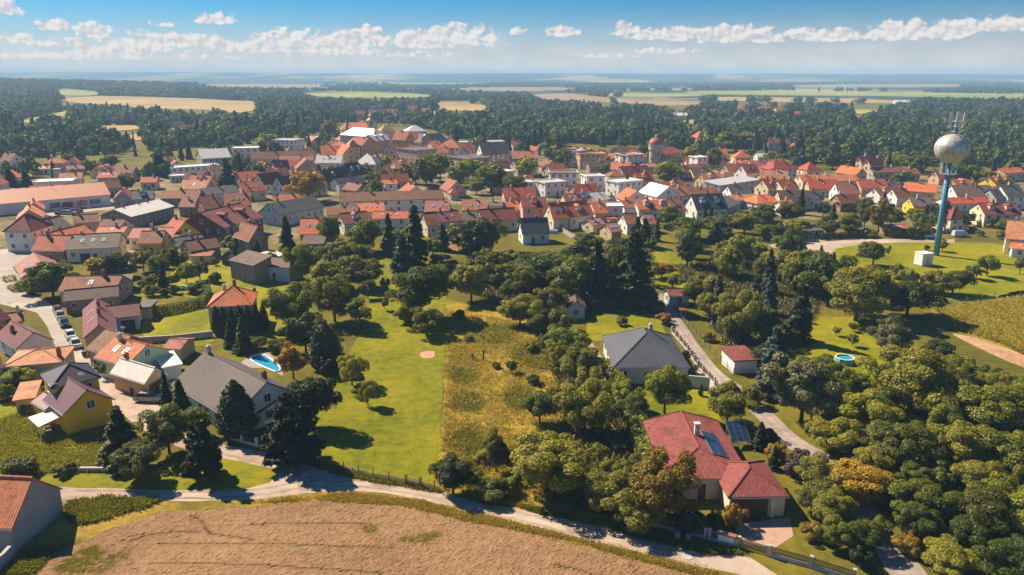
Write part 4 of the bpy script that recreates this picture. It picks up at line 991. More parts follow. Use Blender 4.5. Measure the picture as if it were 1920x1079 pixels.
# infill: the small roofs squeezed between the rows
def infill(n, seed):
    rr = random.Random(seed); made = 0
    poly = [tuple(G(*p))[:2] for p in [(-10, 345), (200, 325), (420, 300), (620, 270), (860, 275), (1100, 292), (1300, 295), (1500, 322), (1930, 335), (1930, 385), (1700, 385), (1420, 372), (1150, 385), (900, 385), (700, 385), (500, 430), (300, 455), (-10, 440)]]
    X0, X1 = min(p[0] for p in poly), max(p[0] for p in poly); Y0, Y1 = min(p[1] for p in poly), max(p[1] for p in poly)
    for _ in range(6000):
        if made >= n: break
        x, y = rr.uniform(X0, X1), rr.uniform(Y0, Y1)
        if not inpoly(x, y, poly) or 1195 < PX((x, y, 0))[0] < 1275 and PX((x, y, 0))[1] < 335 or any(inpoly(x, y, q) for k in ('yard', 'road', 'street') for q in SHEETS.get(k, [])): continue
        w, d = rr.uniform(7, 14), rr.uniform(6.5, 9); 
        if any(math.hypot(h['c'].x - x, h['c'].y - y) < (min(h['w'], 9) + min(h['d'], 9)) * 0.62 + max(w, d) * 0.55 for h in HOUSES) or in_house(x, y, d * 0.75): continue
        nb = min(HOUSES, key=lambda h: math.hypot(h['c'].x - x, h['c'].y - y))
        a = math.atan2(nb['u'].y, nb['u'].x) + rr.choice([0, 0, 0, math.pi / 2])
        wh = rr.choice([2.8, 3.2, 3.6])
        u = Vector((math.cos(a), math.sin(a), 0)); v = Vector((-u.y, u.x, 0))
        if v.y < 0: u, v = -u, -v
        A = Vector((x, y, 0)) - u * w / 2 - v * d / 2; B = A + u * w
        pa, pb = PX((A.x, A.y, wh)), PX((B.x, B.y, wh))
        house('S', pa[0], pa[1], pb[0], pb[1], None, wh, d, rr.choice(['o', 'r', 'o', 'b', 'r2', 'o2', 'r', 'p', 'or', 'o', 'b']), rr.choice('WCCTRG'), pitch=rr.uniform(34, 42)); made += 1
    print('infill', made)
infill(75, 5)
# ------------------------------------------------------------------ towers, church and other landmarks
THINGS = []     # (object, px) of things whose label is written by hand
def onrow(p, row): return zrow(p.y, row)
# ball-shaped water tower
def ball_tower():
    base = G(1754.5, 479)
    root = empty('ball_water_tower', base)
    tag(root, 'tall blue-shafted water tower carrying a silver ball and antennas', 'water tower')
    k = mpp(base)
    zc = onrow(base, 277.5); r = 29.3 * k
    m_blue = plain('shaft_blue', (0.10, 0.30, 0.44), 0.5, 0.3, 1.0)
    m_ball, nt, out = newmat('ball_metal')
    tc = nn(nt, 'ShaderNodeTexCoord').outputs['Object']
    n1 = noise(nt, tc, 0.5, 5, 0.7)
    col = ramp(nt, n1, [(0.3, (0.36, 0.33, 0.31)), (0.55, (0.52, 0.49, 0.46)), (0.75, (0.58, 0.55, 0.52))])
    bsdf(nt, out, col, 0.5, n1, 0.1, 0.05, 0.25)
    zn = zc - r * 0.98
    MB().tube([(0, 0, 0), (0, 0, zn * 0.5), (0, 0, zn + 0.6)], [0.85, 0.78, 0.7], 20).obj('shaft', m_blue, root, smooth=True)
    sh = MB()
    for i in range(8): sh.lathe([(0.89 - 0.018 * i, zn * (i + 1) / 9), (0.89 - 0.018 * i, zn * (i + 1) / 9 + 0.12)], 20)
    sh.obj('flange', m_blue, root)
    prof = []
    for i in range(25):
        t = math.pi * i / 24
        rr = math.sin(t) * r; zz = zc - math.cos(t) * r * (0.96 if t < math.pi / 2 else 0.84)
        if t < math.pi / 2: rr = max(rr, 0.72) if i > 1 else 0.72
        prof.append((max(rr, 0.02), zz))
    b = MB().lathe(prof, 40).obj('ball', m_ball, root, smooth=True)
    # plate seams
    sm = MB()
    for i in range(7, 22, 3):
        rr, zz = prof[i]; sm.lathe([(rr + 0.012, zz - 0.02), (rr + 0.03, zz), (rr + 0.012, zz + 0.02)], 40)
    for j in range(16):
        a = 2 * math.pi * j / 16
        sm.tube([(math.cos(a) * (p[0] + 0.01), math.sin(a) * (p[0] + 0.01), p[1]) for p in prof[4:23]], [0.018] * 19, 4)
    sm.obj('plate_seam', plain('seam_metal', (0.24, 0.22, 0.21), 0.6), b)
    # antennas on top
    zt = prof[-1][1]
    ztop = onrow(base, 210)
    m_ant = plain('antenna_panel', (0.55, 0.55, 0.54), 0.5, 0.15)
    MB().tube([(0, 0, zt - 0.5), (0, 0, ztop - 1.0)], [0.16, 0.12], 8).obj('mast', m_metal, root)
    fr = MB()
    for z in (zt + 0.6, zt + 2.0, zt + 3.4):
        for j in range(3):
            a0, a1 = 2.1 * j, 2.1 * (j + 1)
            fr.tube([(1.2 * math.cos(a0), 1.2 * math.sin(a0), z), (1.2 * math.cos(a1), 1.2 * math.sin(a1), z)], [0.05, 0.05], 5)
            fr.tube([(0, 0, z), (1.2 * math.cos(a0), 1.2 * math.sin(a0), z)], [0.05, 0.05], 5)
    for j in range(3): fr.tube([(1.2 * math.cos(2.1 * j), 1.2 * math.sin(2.1 * j), zt - 0.4), (1.2 * math.cos(2.1 * j), 1.2 * math.sin(2.1 * j), ztop - 2)], [0.06, 0.06], 5)
    fr.obj('antenna_frame', m_metal, root)
    RA = random.Random(4)
    for (x, y, z, h) in [(-1.9, -0.4, ztop - 2.9, 2.9), (-1.0, 0.5, ztop - 2.9, 2.9), (-0.3, -0.7, ztop - 2.8, 2.8), (0.55, -0.2, ztop - 2.9, 2.9), (1.3, 0.4, ztop - 2.7, 2.7), (1.9, -0.3, ztop - 2.9, 2.6)]:
        o = MB().box(-0.2, 0.2, -0.12, 0.12, 0, h).tube([(0, 0.2, -1.2), (0, 0.2, h * 0.9)], [0.05, 0.05], 5).obj('antenna', m_ant, root, (x, y, z), RA.uniform(-0.6, 0.6))
        MB().box(-0.17, 0.17, 0.13, 0.42, -1.4, -0.5).obj('radio_unit', m_ant, o)
    for (x, z, rr) in [(-0.5, zt + 2.2, 0.45), (0.7, zt + 1.4, 0.4), (0.2, zt + 3.2, 0.35), (-0.9, zt + 1.0, 0.3)]:
        MB().lathe([(0.02, 0), (rr, 0.12), (rr, 0.2), (0.02, 0.24)], 14).obj('dish', m_ant, root, (x, -1.2, z)).rotation_euler = (math.pi / 2, 0, 0.2)
    # antennas under the ball
    zr = onrow(base, 327)
    MB().lathe([(0.74, zr), (2.2, zr), (2.2, zr + 0.1), (0.74, zr + 0.1)], 16).obj('platform', m_metal, root)
    for a in (2.7, 3.3, 3.9, 4.5, 0.1):
        MB().box(-0.17, 0.17, -0.1, 0.1, 0.12, 3.4).obj('antenna', m_ant, root, (2.3 * math.cos(a), 2.3 * math.sin(a), zr), a)
    MB().tube([(0, -0.92, 0), (0, -0.86, zn)], [0.05, 0.05], 5).tube([(0.35, -0.9, 0), (0.32, -0.83, zn)], [0.04, 0.04], 5).obj('cable_run', m_dkmetal, root)
    THINGS.append((root, (1768, 400)))
    p = G(1730, 497)
    o = empty('equipment_container', p, 0.25)
    tag(o, 'white equipment container at the foot of the ball tower', 'container')
    MB().box(-1.7, 1.7, -1.5, 1.5, 0.15, 3.4).obj('box', plain('container_white', (0.7, 0.68, 0.64), 0.6, 0.15, 1), o)
    MB().box(-1.8, 1.8, -1.6, 1.6, 3.403, 3.5).obj('lid', m_frame, o)
    MB().box(-0.45, 0.45, -1.56, -1.503, 0.2, 2.3).obj('door', plain('container_door', (0.45, 0.47, 0.42), 0.5), o)
    MB().box(-1.5, 1.5, -1.3, 1.3, 0, 0.147).obj('footing', m_conc, o)
ball_tower()
# round stone water tower
def round_tower():
    base = G(1230, 309)
    base = base + Vector((0, 3, 0))
    k = mpp(base)
    root = empty('round_tower', base)
    tag(root, 'round stone water tower with red domed cap in the town', 'tower')
    z = lambda row: onrow(base, row)
    rs, rd = 11.6 * k, 13.6 * k
    m_st = plain('tower_stone', (0.46, 0.36, 0.29), 0.9, 0.35, 0.8, 0.3)
    m_drum = plain('tower_drum', (0.48, 0.42, 0.38), 0.9, 0.3, 0.8)
    MB().lathe([(rs * 1.03, -0.3), (rs, z(281) * 0.5), (rs, z(281))], 28).obj('shaft', m_st, root, smooth=True)
    d = MB().lathe([(rs, z(283)), (rd, z(281)), (rd, z(271.5)), (rd + 0.25, z(271.2)), (rd + 0.25, z(270.6)), (0.1, z(270.6))], 28).obj('drum', m_drum, root)
    dm = MB(); h0, h1 = z(270.6), z(258.5)
    dm.lathe([((rd + 0.1) * math.cos(t), h0 + 0.01 + (h1 - h0) * math.sin(t)) for t in [i * math.pi / 2 / 10 for i in range(10)]] + [(0.7, h1), (0.02, h1)], 28)
    dome = dm.obj('dome', seam('dome_red', (0.36, 0.07, 0.05), 1.0, 0.55), root, smooth=True)
    MB().lathe([(0.7, h1 - 0.2), (0.6, h1 + 1.0), (0.8, h1 + 1.05), (0.02, h1 + 2.2)], 12).obj('lantern', m_plaster, dome)
    MB().tube([(0, 0, h1 + 2.0), (0, 0, z(252.5))], [0.08, 0.03], 5).obj('spike', m_dkmetal, dome)
    for (a, zz, rr) in [(-1.35, z(288.5), 0.75), (-2.5, z(297), 0.5), (-0.7, z(298), 0.5)]:
        o = MB().lathe([(rr, 0), (rr, 0.08), (rr * 0.8, 0.1), (rr * 0.8, 0.02), (0.01, 0.02)], 14).obj('window', m_glass, root, (rs * math.cos(a), rs * math.sin(a), zz)); o.rotation_euler = (math.pi / 2, 0, a + math.pi / 2)
    THINGS.append((root, (1232, 285)))
round_tower()
def church():
    base = Vector((0, 0, 0)); Y = 600.0
    xw = lambda px, row: (px - 960) / F_PX * (Y * cP - (zrow(Y, row) - CAM_H) * sP)
    z = lambda row: zrow(Y, row)
    x0, x1 = xw(656, 235), xw(691, 235); xt0, xt1 = xw(690.5, 230), xw(706, 230)
    cx = (x0 + xt1) / 2
    root = empty('church', (cx, Y, 0)); tag(root, 'church with red nave roof and cream bell tower', 'church')
    m_w = plain('church_wall', (0.6, 0.48, 0.36), 0.9, 0.2, 0.3)
    L = lambda v: v - cx
    n0, n1 = L(x0), L(x1)
    ze, zr = z(240), z(230.5)
    wl = MB().box(n0, n1 - 0.02, -5, 5, -0.3, ze).obj('nave_wall', m_w, root)
    link('nave_roof', roof_solid('nave_roof', [[(n0 - 0.4, -5.6, ze), (n1, -5.6, ze), (n1, 0, zr), (n0 - 0.4, 0, zr)], [(n1, 5.6, ze), (n0 - 0.4, 5.6, ze), (n0 - 0.4, 0, zr), (n1, 0, zr)]], RC['o']), root)
    for i in range(4): 
        o = link('window', win_meshes(1.5, 3.0)[0], wl, (n0 + (i + 0.5) * (n1 - n0) / 4, -5.0, ze - 3), 0); link('pane', win_meshes(1.5, 3.0)[1], o)
    # apse with a pointed roof
    MB().lathe([(5, -0.3), (5, z(243))], 8).obj('apse_wall', m_w, root, (n0 - 2.5, 0, 0))
    ap = MB().lathe([(5.6, z(243)), (0.1, z(229))], 8).obj('apse_roof', RC['o2'], root, (n0 - 2.5, 0, 0))
    MB().tube([(0, 0, z(229.5)), (0, 0, z(225))], [0.35, 0.1], 6).obj('finial', m_metal, ap)
    # tower
    t0, t1 = L(xt0), L(xt1); w = (t1 - t0) / 2
    tw = MB().box(-w, w, -w, w, -0.3, z(227)).box(-w - 0.25, w + 0.25, -w - 0.25, w + 0.25, z(227) + 0.003, z(226)).obj('bell_tower', m_w, root, ((t0 + t1) / 2, -2, 0))
    for rot, (dx, dy) in ((0, (0, -w - 0.01)), (math.pi / 2, (w + 0.01, 0))):
        MB().box(-0.9, 0.9, -0.05, 0.0, 0, 3.4).obj('louvre_opening', m_dkmetal, tw, (dx, dy, z(236)), rot)
    zb, s = z(226) + 0.005, w * 1.08
    sp = MB().lathe([(s * 1.35, zb), (s * 1.1, z(223.5)), (s * 0.72, z(221)), (s * 0.66, z(219)), (s * 0.78, z(218)), (s * 0.3, z(213)), (0.05, z(207))], 8)
    sp.obj('spire', plain('spire_sheet', (0.34, 0.22, 0.19), 0.6, 0.25, 0.5), tw).rotation_euler = (0, 0, math.pi / 8)
    HOUSES.append(dict(o=root, c=Vector((cx, Y, 0)), u=Vector((1, 0, 0)), v=Vector((0, 1, 0)), w=14, d=8, label='x', T='X', cat='church', px=(680, 235)))
    THINGS.append((root, (690, 238)))
church()
# square grey stack and brick works chimney
def stack(px, py, top, wpx, mat, name, label, rnd=False):
    b = G(px, py); k = mpp(b); h = zrow(b.y, top); w = wpx * k / 2
    root = empty(name, b, 0.2); tag(root, label, 'chimney')
    if rnd: MB().lathe([(w * 1.3, -0.2), (w, h * 0.5), (w * 0.75, h)], 14).obj('shaft', mat, root)
    else: MB().box(-w, w, -w, w, -0.2, h).obj('shaft', mat, root)
    if rnd: MB().lathe([(w * 0.74, h + 0.003), (w * 0.9, h + 0.1), (w * 0.9, h + 0.7), (w * 0.6, h + 0.7)], 14).obj('cap', mat, root)
    else: MB().box(-w * 1.15, w * 1.15, -w * 1.15, w * 1.15, h + 0.003, h + 0.4).obj('cap', m_conc, root)
    MB().box(-w * 0.6, w * 0.6, -w * 1.02, -w * 1.003, 0.2, 2.0).obj('hatch', m_dkmetal, root)
stack(111, 345, 318, 11, m_conc, 'square_stack', 'square grey stack rising behind the shop hall')
stack(1730, 256, 240, 5, m_brick, 'brick_chimney', 'round brick works chimney among the woods', True)

# ------------------------------------------------------------------ shop hall front: posters and sign, no readable lettering in the photograph
def hall_front():
    h = HOUSES[0]; u, v, w, d = h['u'], h['v'], h['w'], h['d']
    cols = [((0.45, 0.05, 0.04), (0.75, 0.35, 0.1)), ((0.5, 0.04, 0.05), (0.6, 0.5, 0.45)), ((0.05, 0.3, 0.33), (0.3, 0.12, 0.1)), ((0.05, 0.08, 0.12), (0.2, 0.25, 0.3))]
    for (x0, x1, (c1, c2)) in zip((112, 137, 162, 88), (132, 158, 182, 107), cols):
        p0 = G(x0, 372 + (150 - x0) * 0.09, 3.0); p1 = G(x1, 372 + (150 - x1) * 0.09, 3.0)
        # onto the front wall line
        c = h['c'] - v * (d - 0.35)
        s0, s1 = (p0 - c).dot(u), (p1 - c).dot(u)
        m, nt, out = newmat('poster'); tc = nn(nt, 'ShaderNodeTexCoord').outputs['Object']
        n1 = noise(nt, tc, 0.8, 3, 0.6); bsdf(nt, out, ramp(nt, n1, [(0.42, c1), (0.5, c2), (0.56, c1)]), 0.5)
        MB().box(s0, s1, -d + 0.35 - 0.09, -d + 0.347, 1.0, 2.9).obj('poster', m, h['o'])
    p = G(82, 391)
    o = empty('shop_sign', p, h['o'].rotation_euler.z); tag(o, 'red and white sign pylon at the car park entrance', 'sign')
    MB().box(-0.9, 0.9, -0.2, 0.2, 2.0, 5.5).obj('sign_panel', plain('sign_red', (0.5, 0.02, 0.03), 0.4, 0.1), o)
    MB().box(-0.9, 0.9, -0.23, -0.203, 3.7, 4.3).obj('sign_band', m_frame, o)
    MB().box(-0.9, 0.9, -0.2, 0.2, 0.9, 1.997).obj('lower_panel', m_frame, o)
    MB().box(-0.15, 0.15, -0.1, 0.1, 0, 0.897).obj('post', m_metal, o)
hall_front()

# ------------------------------------------------------------------ cars
CARPAINT = {}
def carpaint(n, c):
    if n not in CARPAINT:
        m, nt, out = newmat('car_' + n); b = bsdf(nt, out, c, 0.28, spec=0.5); b.inputs['Coat Weight'].default_value = 0.6
        CARPAINT[n] = m
    return CARPAINT[n]
_cm = {}
def car(px, py, rz, colname, col, label, kind='car', group=None):
    p = G(px, py)
    root = empty('parked_car' if kind == 'car' else 'parked_van', p, rz)
    tag(root, label, 'car' if kind == 'car' else 'van', group)
    key = kind
    if key not in _cm:
        if kind == 'car':
            side = [(-2.1, 0.32), (-2.15, 0.62), (-2.0, 0.86), (-1.25, 0.96), (1.0, 0.98), (1.9, 0.90), (2.1, 0.60), (2.05, 0.32)]
            cab = [(-1.9, 0.9), (-1.75, 1.0), (-1.3, 1.42), (-0.9, 1.5), (0.3, 1.5), (0.6, 1.42), (1.35, 0.99)]
        else:
            side = [(-2.5, 0.35), (-2.55, 0.7), (-2.5, 1.2), (-1.6, 1.25), (1.5, 1.25), (2.3, 1.1), (2.5, 0.7), (2.45, 0.35)]
            cab = [(-2.48, 1.2), (-2.4, 1.9), (-2.2, 2.0), (0.9, 2.0), (1.2, 1.9), (1.85, 1.24)]
        def extr(pr, w0, w1):
            b = MB(); n = len(pr); zmx = max(q[1] for q in pr); zmn = min(q[1] for q in pr)
            for s in (-1, 1):
                for (x, z) in pr:
                    w = w0 + (w1 - w0) * (z - zmn) / (zmx - zmn); b.v.append(Vector((x, s * w, z)))
            b.f.append(list(range(n))[::1]); b.m.append(0); b.f.append([n + i for i in reversed(range(n))]); b.m.append(0)
            for i in range(n):
                j = (i + 1) % n; b.f.append([j, i, n + i, n + j]); b.m.append(0)
            return b
        wheel = MB().lathe([(0.02, -0.1), (0.31, -0.1), (0.33, -0.06), (0.33, 0.06), (0.31, 0.1), (0.02, 0.1)], 14)
        rim = MB().lathe([(0.02, 0.105), (0.19, 0.105), (0.2, 0.09)], 10)
        top = MB().box(-1.25 if kind == 'car' else -2.15, 0.35 if kind == 'car' else 0.95, -0.6, 0.6, 1.49 if kind == 'car' else 1.99, 1.53 if kind == 'car' else 2.03)
        _cm[key] = (extr(side, 0.86, 0.82), extr(cab, 0.80, 0.62), wheel.mesh('wheel', m_black), rim.mesh('rim', m_metal), top)
    bd, cb, wh_, rm, tp = _cm[key]
    k2 = (kind, colname)
    if k2 not in _cm: _cm[k2] = (bd.mesh('body', carpaint(colname, col)), cb.mesh('cabin_glass' if kind == 'car' else 'cabin', m_glass if kind == 'car' else carpaint(colname, col)), tp.mesh('roof_panel', carpaint(colname, col)))
    bm_, cm_, tm_ = _cm[k2]
    body = link('body', bm_, root)
    link('cabin', cm_, root); link('roof_panel', tm_, root)
    for x in (-1.35, 1.35):
        for s in (-1, 1):
            o = link('wheel', wh_, root, (x, s * 0.8, 0.33)); o.rotation_euler = (math.pi / 2 * -s, 0, 0)
            link('rim', rm, o)
    if 'hl' not in _cm: _cm['hl'] = MB().box(-0.04, 0.02, -0.16, 0.16, -0.08, 0.08).mesh('headlight', m_frame)
    for s in (-1, 1): link('headlight', _cm['hl'], body, (2.12 if kind == 'car' else 2.48, s * 0.6, 0.68))
white, dark, blue, redc, grey = (0.6, 0.6, 0.6), (0.02, 0.022, 0.026), (0.03, 0.08, 0.2), (0.35, 0.04, 0.08), (0.3, 0.31, 0.33)
def along(x0, y0, x1, y1):
    a, b = G(x0, y0), G(x1, y1); return math.atan2(b.y - a.y, b.x - a.x)
sa = along(110, 587, 146, 650)
car(109, 587, sa, 'plum', (0.25, 0.05, 0.12), 'plum red car, farthest in the row parked by the stone gable house')
car(114, 597, sa, 'grey', grey, 'grey car, second in the row parked by the wine-red houses')
car(121, 611, sa, 'dark', dark, 'dark car, third in the row parked by the wine-red houses')
car(133, 634, sa, 'white', white, 'white car, fourth in the row parked by the wine-red houses')
car(143, 650, sa, 'silver', (0.5, 0.5, 0.52), 'silver car nearest the wheelie bin in the street row')
car(184, 686, sa, 'dark', dark, 'dark car half hidden behind the navy roof')
car(16, 706, 0.35, 'white', white, 'white van beside the tan hipped house', 'van')
car(279, 752, along(250, 745, 292, 757) + 0.4, 'grey', grey, 'grey car standing on the brick forecourt')
car(1521, 453, 0.05, 'blue', (0.015, 0.03, 0.07), 'dark blue car on the pale road near the tower meadow')
car(1531, 440, 1.2, 'blue2', (0.08, 0.2, 0.4), 'light blue car under the carport hedge')
car(1742, 446, 0.15, 'white', white, 'white car behind the ball tower shaft')
for i, (x, y, r, cn, cc, lb) in enumerate([(99, 394, 1.3, 'white', white, 'white car parked nearest the sign pylon'), (156, 389, 1.2, 'silver', (0.5, 0.5, 0.52), 'silver car parked under the second red poster'), (140, 390, 1.2, 'blue2', (0.08, 0.2, 0.4), 'blue car parked between the two red posters'),
      (171, 386, 1.2, 'dark', dark, 'dark car parked under the teal poster'), (180, 385, 1.2, 'blue', (0.015, 0.03, 0.07), 'navy car parked at the far end of the hall'), (122, 402, 0.3, 'grey', grey, 'grey car in the front row of the car park'),
      (131, 402, 0.3, 'white', white, 'white car in the front row of the car park'), (138, 399, 0.3, 'teal', (0.03, 0.2, 0.22), 'teal car in the car park middle'), (145, 399, 0.3, 'dark', dark, 'black car in the car park middle'), (128, 397, 0.3, 'red', redc, 'red car in the car park middle'), (68, 404, 0.2, 'white', white, 'white car behind the white villa')]):
    car(x, y, r, cn, cc, lb)
car(1800, 444, 0.1, 'silver', (0.5, 0.5, 0.52), 'silver van by the hedge below the cream gable', 'van')

# ------------------------------------------------------------------ roof fittings of the crimson house, awning of the yellow house
def solar(o, nx, ny, w, h, name='solar_panel'):
    fr = MB().box(-w / 2, w / 2, -h / 2, h / 2, 0, 0.05)
    f = fr.obj(name, m_metal, o)
    pm = plain('solar_cell', (0.02, 0.035, 0.07), 0.15, 0.15, 3, spec=0.7)
    cw, chh = (w - 0.1) / nx, (h - 0.1) / ny
    me = MB().box(-cw / 2 + 0.025, cw / 2 - 0.025, -chh / 2 + 0.025, chh / 2 - 0.025, 0, 0.012).mesh('solar_module', pm)
    for i in range(nx):
        for j in range(ny): link('solar_module', me, f, (-w / 2 + 0.05 + (i + 0.5) * cw, -h / 2 + 0.05 + (j + 0.5) * chh, 0.052))
    return f
hh = [h for h in HOUSES if h['o'] == h_red][0]
ang = math.atan2(hh['rise'], hh['w'])
f = solar(h_red, 2, 6, 2.1, 6.4)
f.location = (hh['w'] * 0.47, -hh['d'] * 0.08, hh['wh'] + hh['rise'] * 0.53 + 0.12); f.rotation_euler = (0, ang, 0)
cm = MB().box(-0.3, 0.3, -0.3, 0.3, -1.0, 1.5).box(-0.4, 0.4, -0.4, 0.4, 1.503, 1.65).box(-0.15, 0.15, -0.5, -0.303, 0.7, 0.9)
cm.obj('chimney', m_plaster, h_red, (hh['w'] * 0.12, hh['d'] * 0.15, hh['wh'] + hh['rise'] * 0.88))
_sp = G(1381, 832)
o = empty('solar_rack', _sp, 0.1); tag(o, 'solar panel rack standing beside the crimson-roofed house', 'solar panel')
f = solar(o, 3, 4, 2.7, 3.6); f.location = (0, 0, 1.9); f.rotation_euler = (0.5, 0, 0.0)
for x in (-1.1, 1.1):
    for y in (-1.2, 1.2): MB().box(-0.05, 0.05, -0.05, 0.05, 0, 1.85 + y * 0.5).obj('leg', m_metal, o, (x, y, 0))
# garage openings
gh = [h for h in HOUSES if h['o'] == h_gar][0]
MB().box(-3.0, 1.3, -gh['d'] + 0.30, -gh['d'] + 0.345, 0, 2.3).obj('garage_door', plain('garage_brown', (0.09, 0.05, 0.025), 0.6, 0.3, 3), h_gar)
MB().box(1.5, 2.0, -gh['d'] + 0.02, -gh['d'] + 0.34, 0, 2.55).obj('pillar', WC['C'], h_gar)
# awning with posts, terrace furniture
a4 = [G(52, 783, 2.3), G(72, 801, 2.3), G(116, 780, 2.7), G(100, 767, 2.7)]
ac = (a4[0] + a4[1] + a4[2] + a4[3]) / 4; ac.z = 0
aw = empty('awning', ac); tag(aw, 'white awning over the terrace of the yellow house', 'awning')
_aw = link('canopy', roof_solid('canopy', [[tuple(p - ac) for p in a4]], plain('awning_cloth', (0.82, 0.8, 0.77), 0.8, 0.06), 0.06), aw)
if _aw.data.polygons[0].normal.z < 0: _aw.data.flip_normals()
for p in a4[:2]: MB().box(-0.06, 0.06, -0.06, 0.06, 0, 2.24).obj('post', m_frame, aw, (p.x - ac.x + (0.2 if p is a4[0] else 0), p.y - ac.y + 0.15, 0))
for (x, y, r, w, lab) in [(96, 810, 0.5, 1.6, 'pale sofa under the white awning'), (108, 808, 0.5, 1.3, 'brown bench at the terrace edge')]:
    o = empty('garden_sofa', G(x, y, 0.012), r); o.location.z = 0.012; tag(o, lab, 'sofa')
    mt = plain('cushion', (0.5, 0.36, 0.26), 0.9, 0.1) if w > 1.4 else m_wood
    MB().box(-w / 2, w / 2, -0.4, 0.4, 0.12, 0.45).obj('seat', mt, o); MB().box(-w / 2, w / 2, 0.25, 0.4, 0.453, 0.85).obj('backrest', mt, o)
    for s in (-1, 1): MB().box(s * w / 2 - 0.05, s * w / 2 + 0.05, -0.4, 0.4, 0, 0.6).obj('armrest', mt, o)
# yellow house: small porch roof and the wing's window
hw = HOUSES[[h['o'].name for h in HOUSES].index('house_wing')]
f_, p_ = win_meshes(1.2, 1.3)
o = link('window', f_, hw['o'], (0.3, -hw['d'] + 0.35, hw['wh'] + 0.2), 0); link('pane', p_, o)
house('S', 58, 754, 84, 769, 742, 3.0, 4.0, 'pu', 'Y', 'small purple-roofed porch on the side of the yellow house', 'porch', 'porch', win=False, door=False, ch=[])
house('M', 22, 752, 66, 746, 724, 2.4, 7, 't', 'T', 'low tan shed roof behind the yellow house', 'shed', 'shed', win=False, door=False)

# ------------------------------------------------------------------ pools, bins, small garden things
def pool_poly(pts, name, label):
    w = [G(*p) for p in smooth_path(pts, 4)]; c = sum(w, Vector()) / len(w)
    root = empty(name, c); tag(root, label, 'pool')
    n = len(w)
    v = [(p.x - c.x, p.y - c.y, 0.06) for p in w]
    link('water', pymesh('water', v, [list(range(n))], m_water), root)
    if root.children[0].data.polygons[0].normal.z < 0: root.children[0].data.flip_normals()
    rm = MB(); rm.tube([(p.x - c.x, p.y - c.y, 0.08) for p in w] + [(w[0].x - c.x, w[0].y - c.y, 0.08)], [0.16] * (n + 1), 6)
    rm.obj('coping', m_frame, root)
pool_poly([(470, 672), (493, 666), (511, 677), (525, 690), (518, 698), (482, 683)], 'swimming_pool', 'turquoise kidney-shaped pool behind the taupe roof')
def round_pool(px, py, wpx, label, h=1.0):
    p = G(px, py); r = wpx * mpp(p) / 2
    root = empty('round_pool', p); tag(root, label, 'pool')
    MB().lathe([(r, 0), (r, h), (r - 0.1, h), (r - 0.1, h - 0.25)], 28).obj('pool_wall', m_teal, root)
    MB().lathe([(r - 0.1, h - 0.2), (0.01, h - 0.2)], 28).obj('water', m_water, root)
    MB().lathe([(r + 0.06, h - 0.02), (r + 0.06, h + 0.06), (r - 0.14, h + 0.06), (r - 0.14, h - 0.02)], 28).obj('rim', m_frame, root)
    for i in range(10):
        a = i * math.pi / 5; MB().box(-0.04, 0.04, -0.04, 0.04, 0, h).obj('post', m_frame, root, ((r + 0.05) * math.cos(a), (r + 0.05) * math.sin(a), 0))
round_pool(1583, 680, 33, 'round turquoise pool on the orange-tinted lawn')
round_pool(1037, 437, 15, 'round pool behind the modern slate-roofed house', 0.9)
round_pool(948, 431, 20, 'round covered pool among the trees beside the slate-roofed house', 0.8)
round_pool(339, 543, 20, 'round pool on the grass inside the hedged garden', 0.6)
def bin_(px, py, c, label, rz=0.0):
    p = G(px, py); root = empty('wheelie_bin', p, rz); tag(root, label, 'bin')
    m = plain('bin_%.2f%.2f' % (c[0], c[2]), c, 0.5, 0.15)
    b = MB(); b.v = [Vector(q) for q in ((-0.24, -0.27, 0.1), (0.24, -0.27, 0.1), (0.24, 0.25, 0.1), (-0.24, 0.25, 0.1), (-0.3, -0.35, 1.0), (0.3, -0.35, 1.0), (0.3, 0.32, 1.0), (-0.3, 0.32, 1.0))]
    for q in ((3, 2, 1, 0), (4, 5, 6, 7), (0, 1, 5, 4), (1, 2, 6, 5), (2, 3, 7, 6), (3, 0, 4, 7)): b.f.append(list(q)); b.m.append(0)
    b.obj('bin_body', m, root)
    MB().box(-0.32, 0.32, -0.38, 0.36, 1.003, 1.08).obj('lid', m, root)
    for s in (-1, 1): MB().lathe([(0.02, -0.03), (0.12, -0.03), (0.12, 0.03), (0.02, 0.03)], 10).obj('wheel', m_black, root, (s * 0.28, 0.28, 0.12)).rotation_euler = (0, math.pi / 2, 0)
bin_(506, 848, (0.04, 0.18, 0.5), 'blue recycling bin by the white wall'); bin_(521, 855, (0.6, 0.33, 0.01), 'yellow recycling bin by the white wall')
bin_(159, 669, (0.03, 0.03, 0.03), 'black bin standing in the street by the stone gable'); bin_(250, 739, (0.03, 0.04, 0.03), 'black bin on the brick forecourt')
bin_(1269, 1012, (0.2, 0.2, 0.21), 'grey bin by the picket fence, farther from the sign pillar'); bin_(1289, 1015, (0.16, 0.16, 0.17), 'grey bin by the picket fence, nearer the sign pillar')
bin_(1668, 468, (0.12, 0.03, 0.03), 'small dark bin on the meadow edge')
def manhole(px, py, label):
    p = G(px, py); root = empty('manhole', (p.x, p.y, 0.0)); tag(root, label, 'manhole')
    MB().lathe([(0.62, 0.0), (0.62, 0.05), (0.5, 0.055)], 20).obj('ring', m_conc, root); MB().lathe([(0.49, 0.055), (0.49, 0.045), (0.01, 0.045)], 20).obj('cover', m_conc, root)
manhole(574, 891, 'round concrete manhole at the road junction'); manhole(879, 950, 'round manhole on the verge below the dark shrub'); manhole(1289, 1044, 'round manhole on the road by the picket fence')
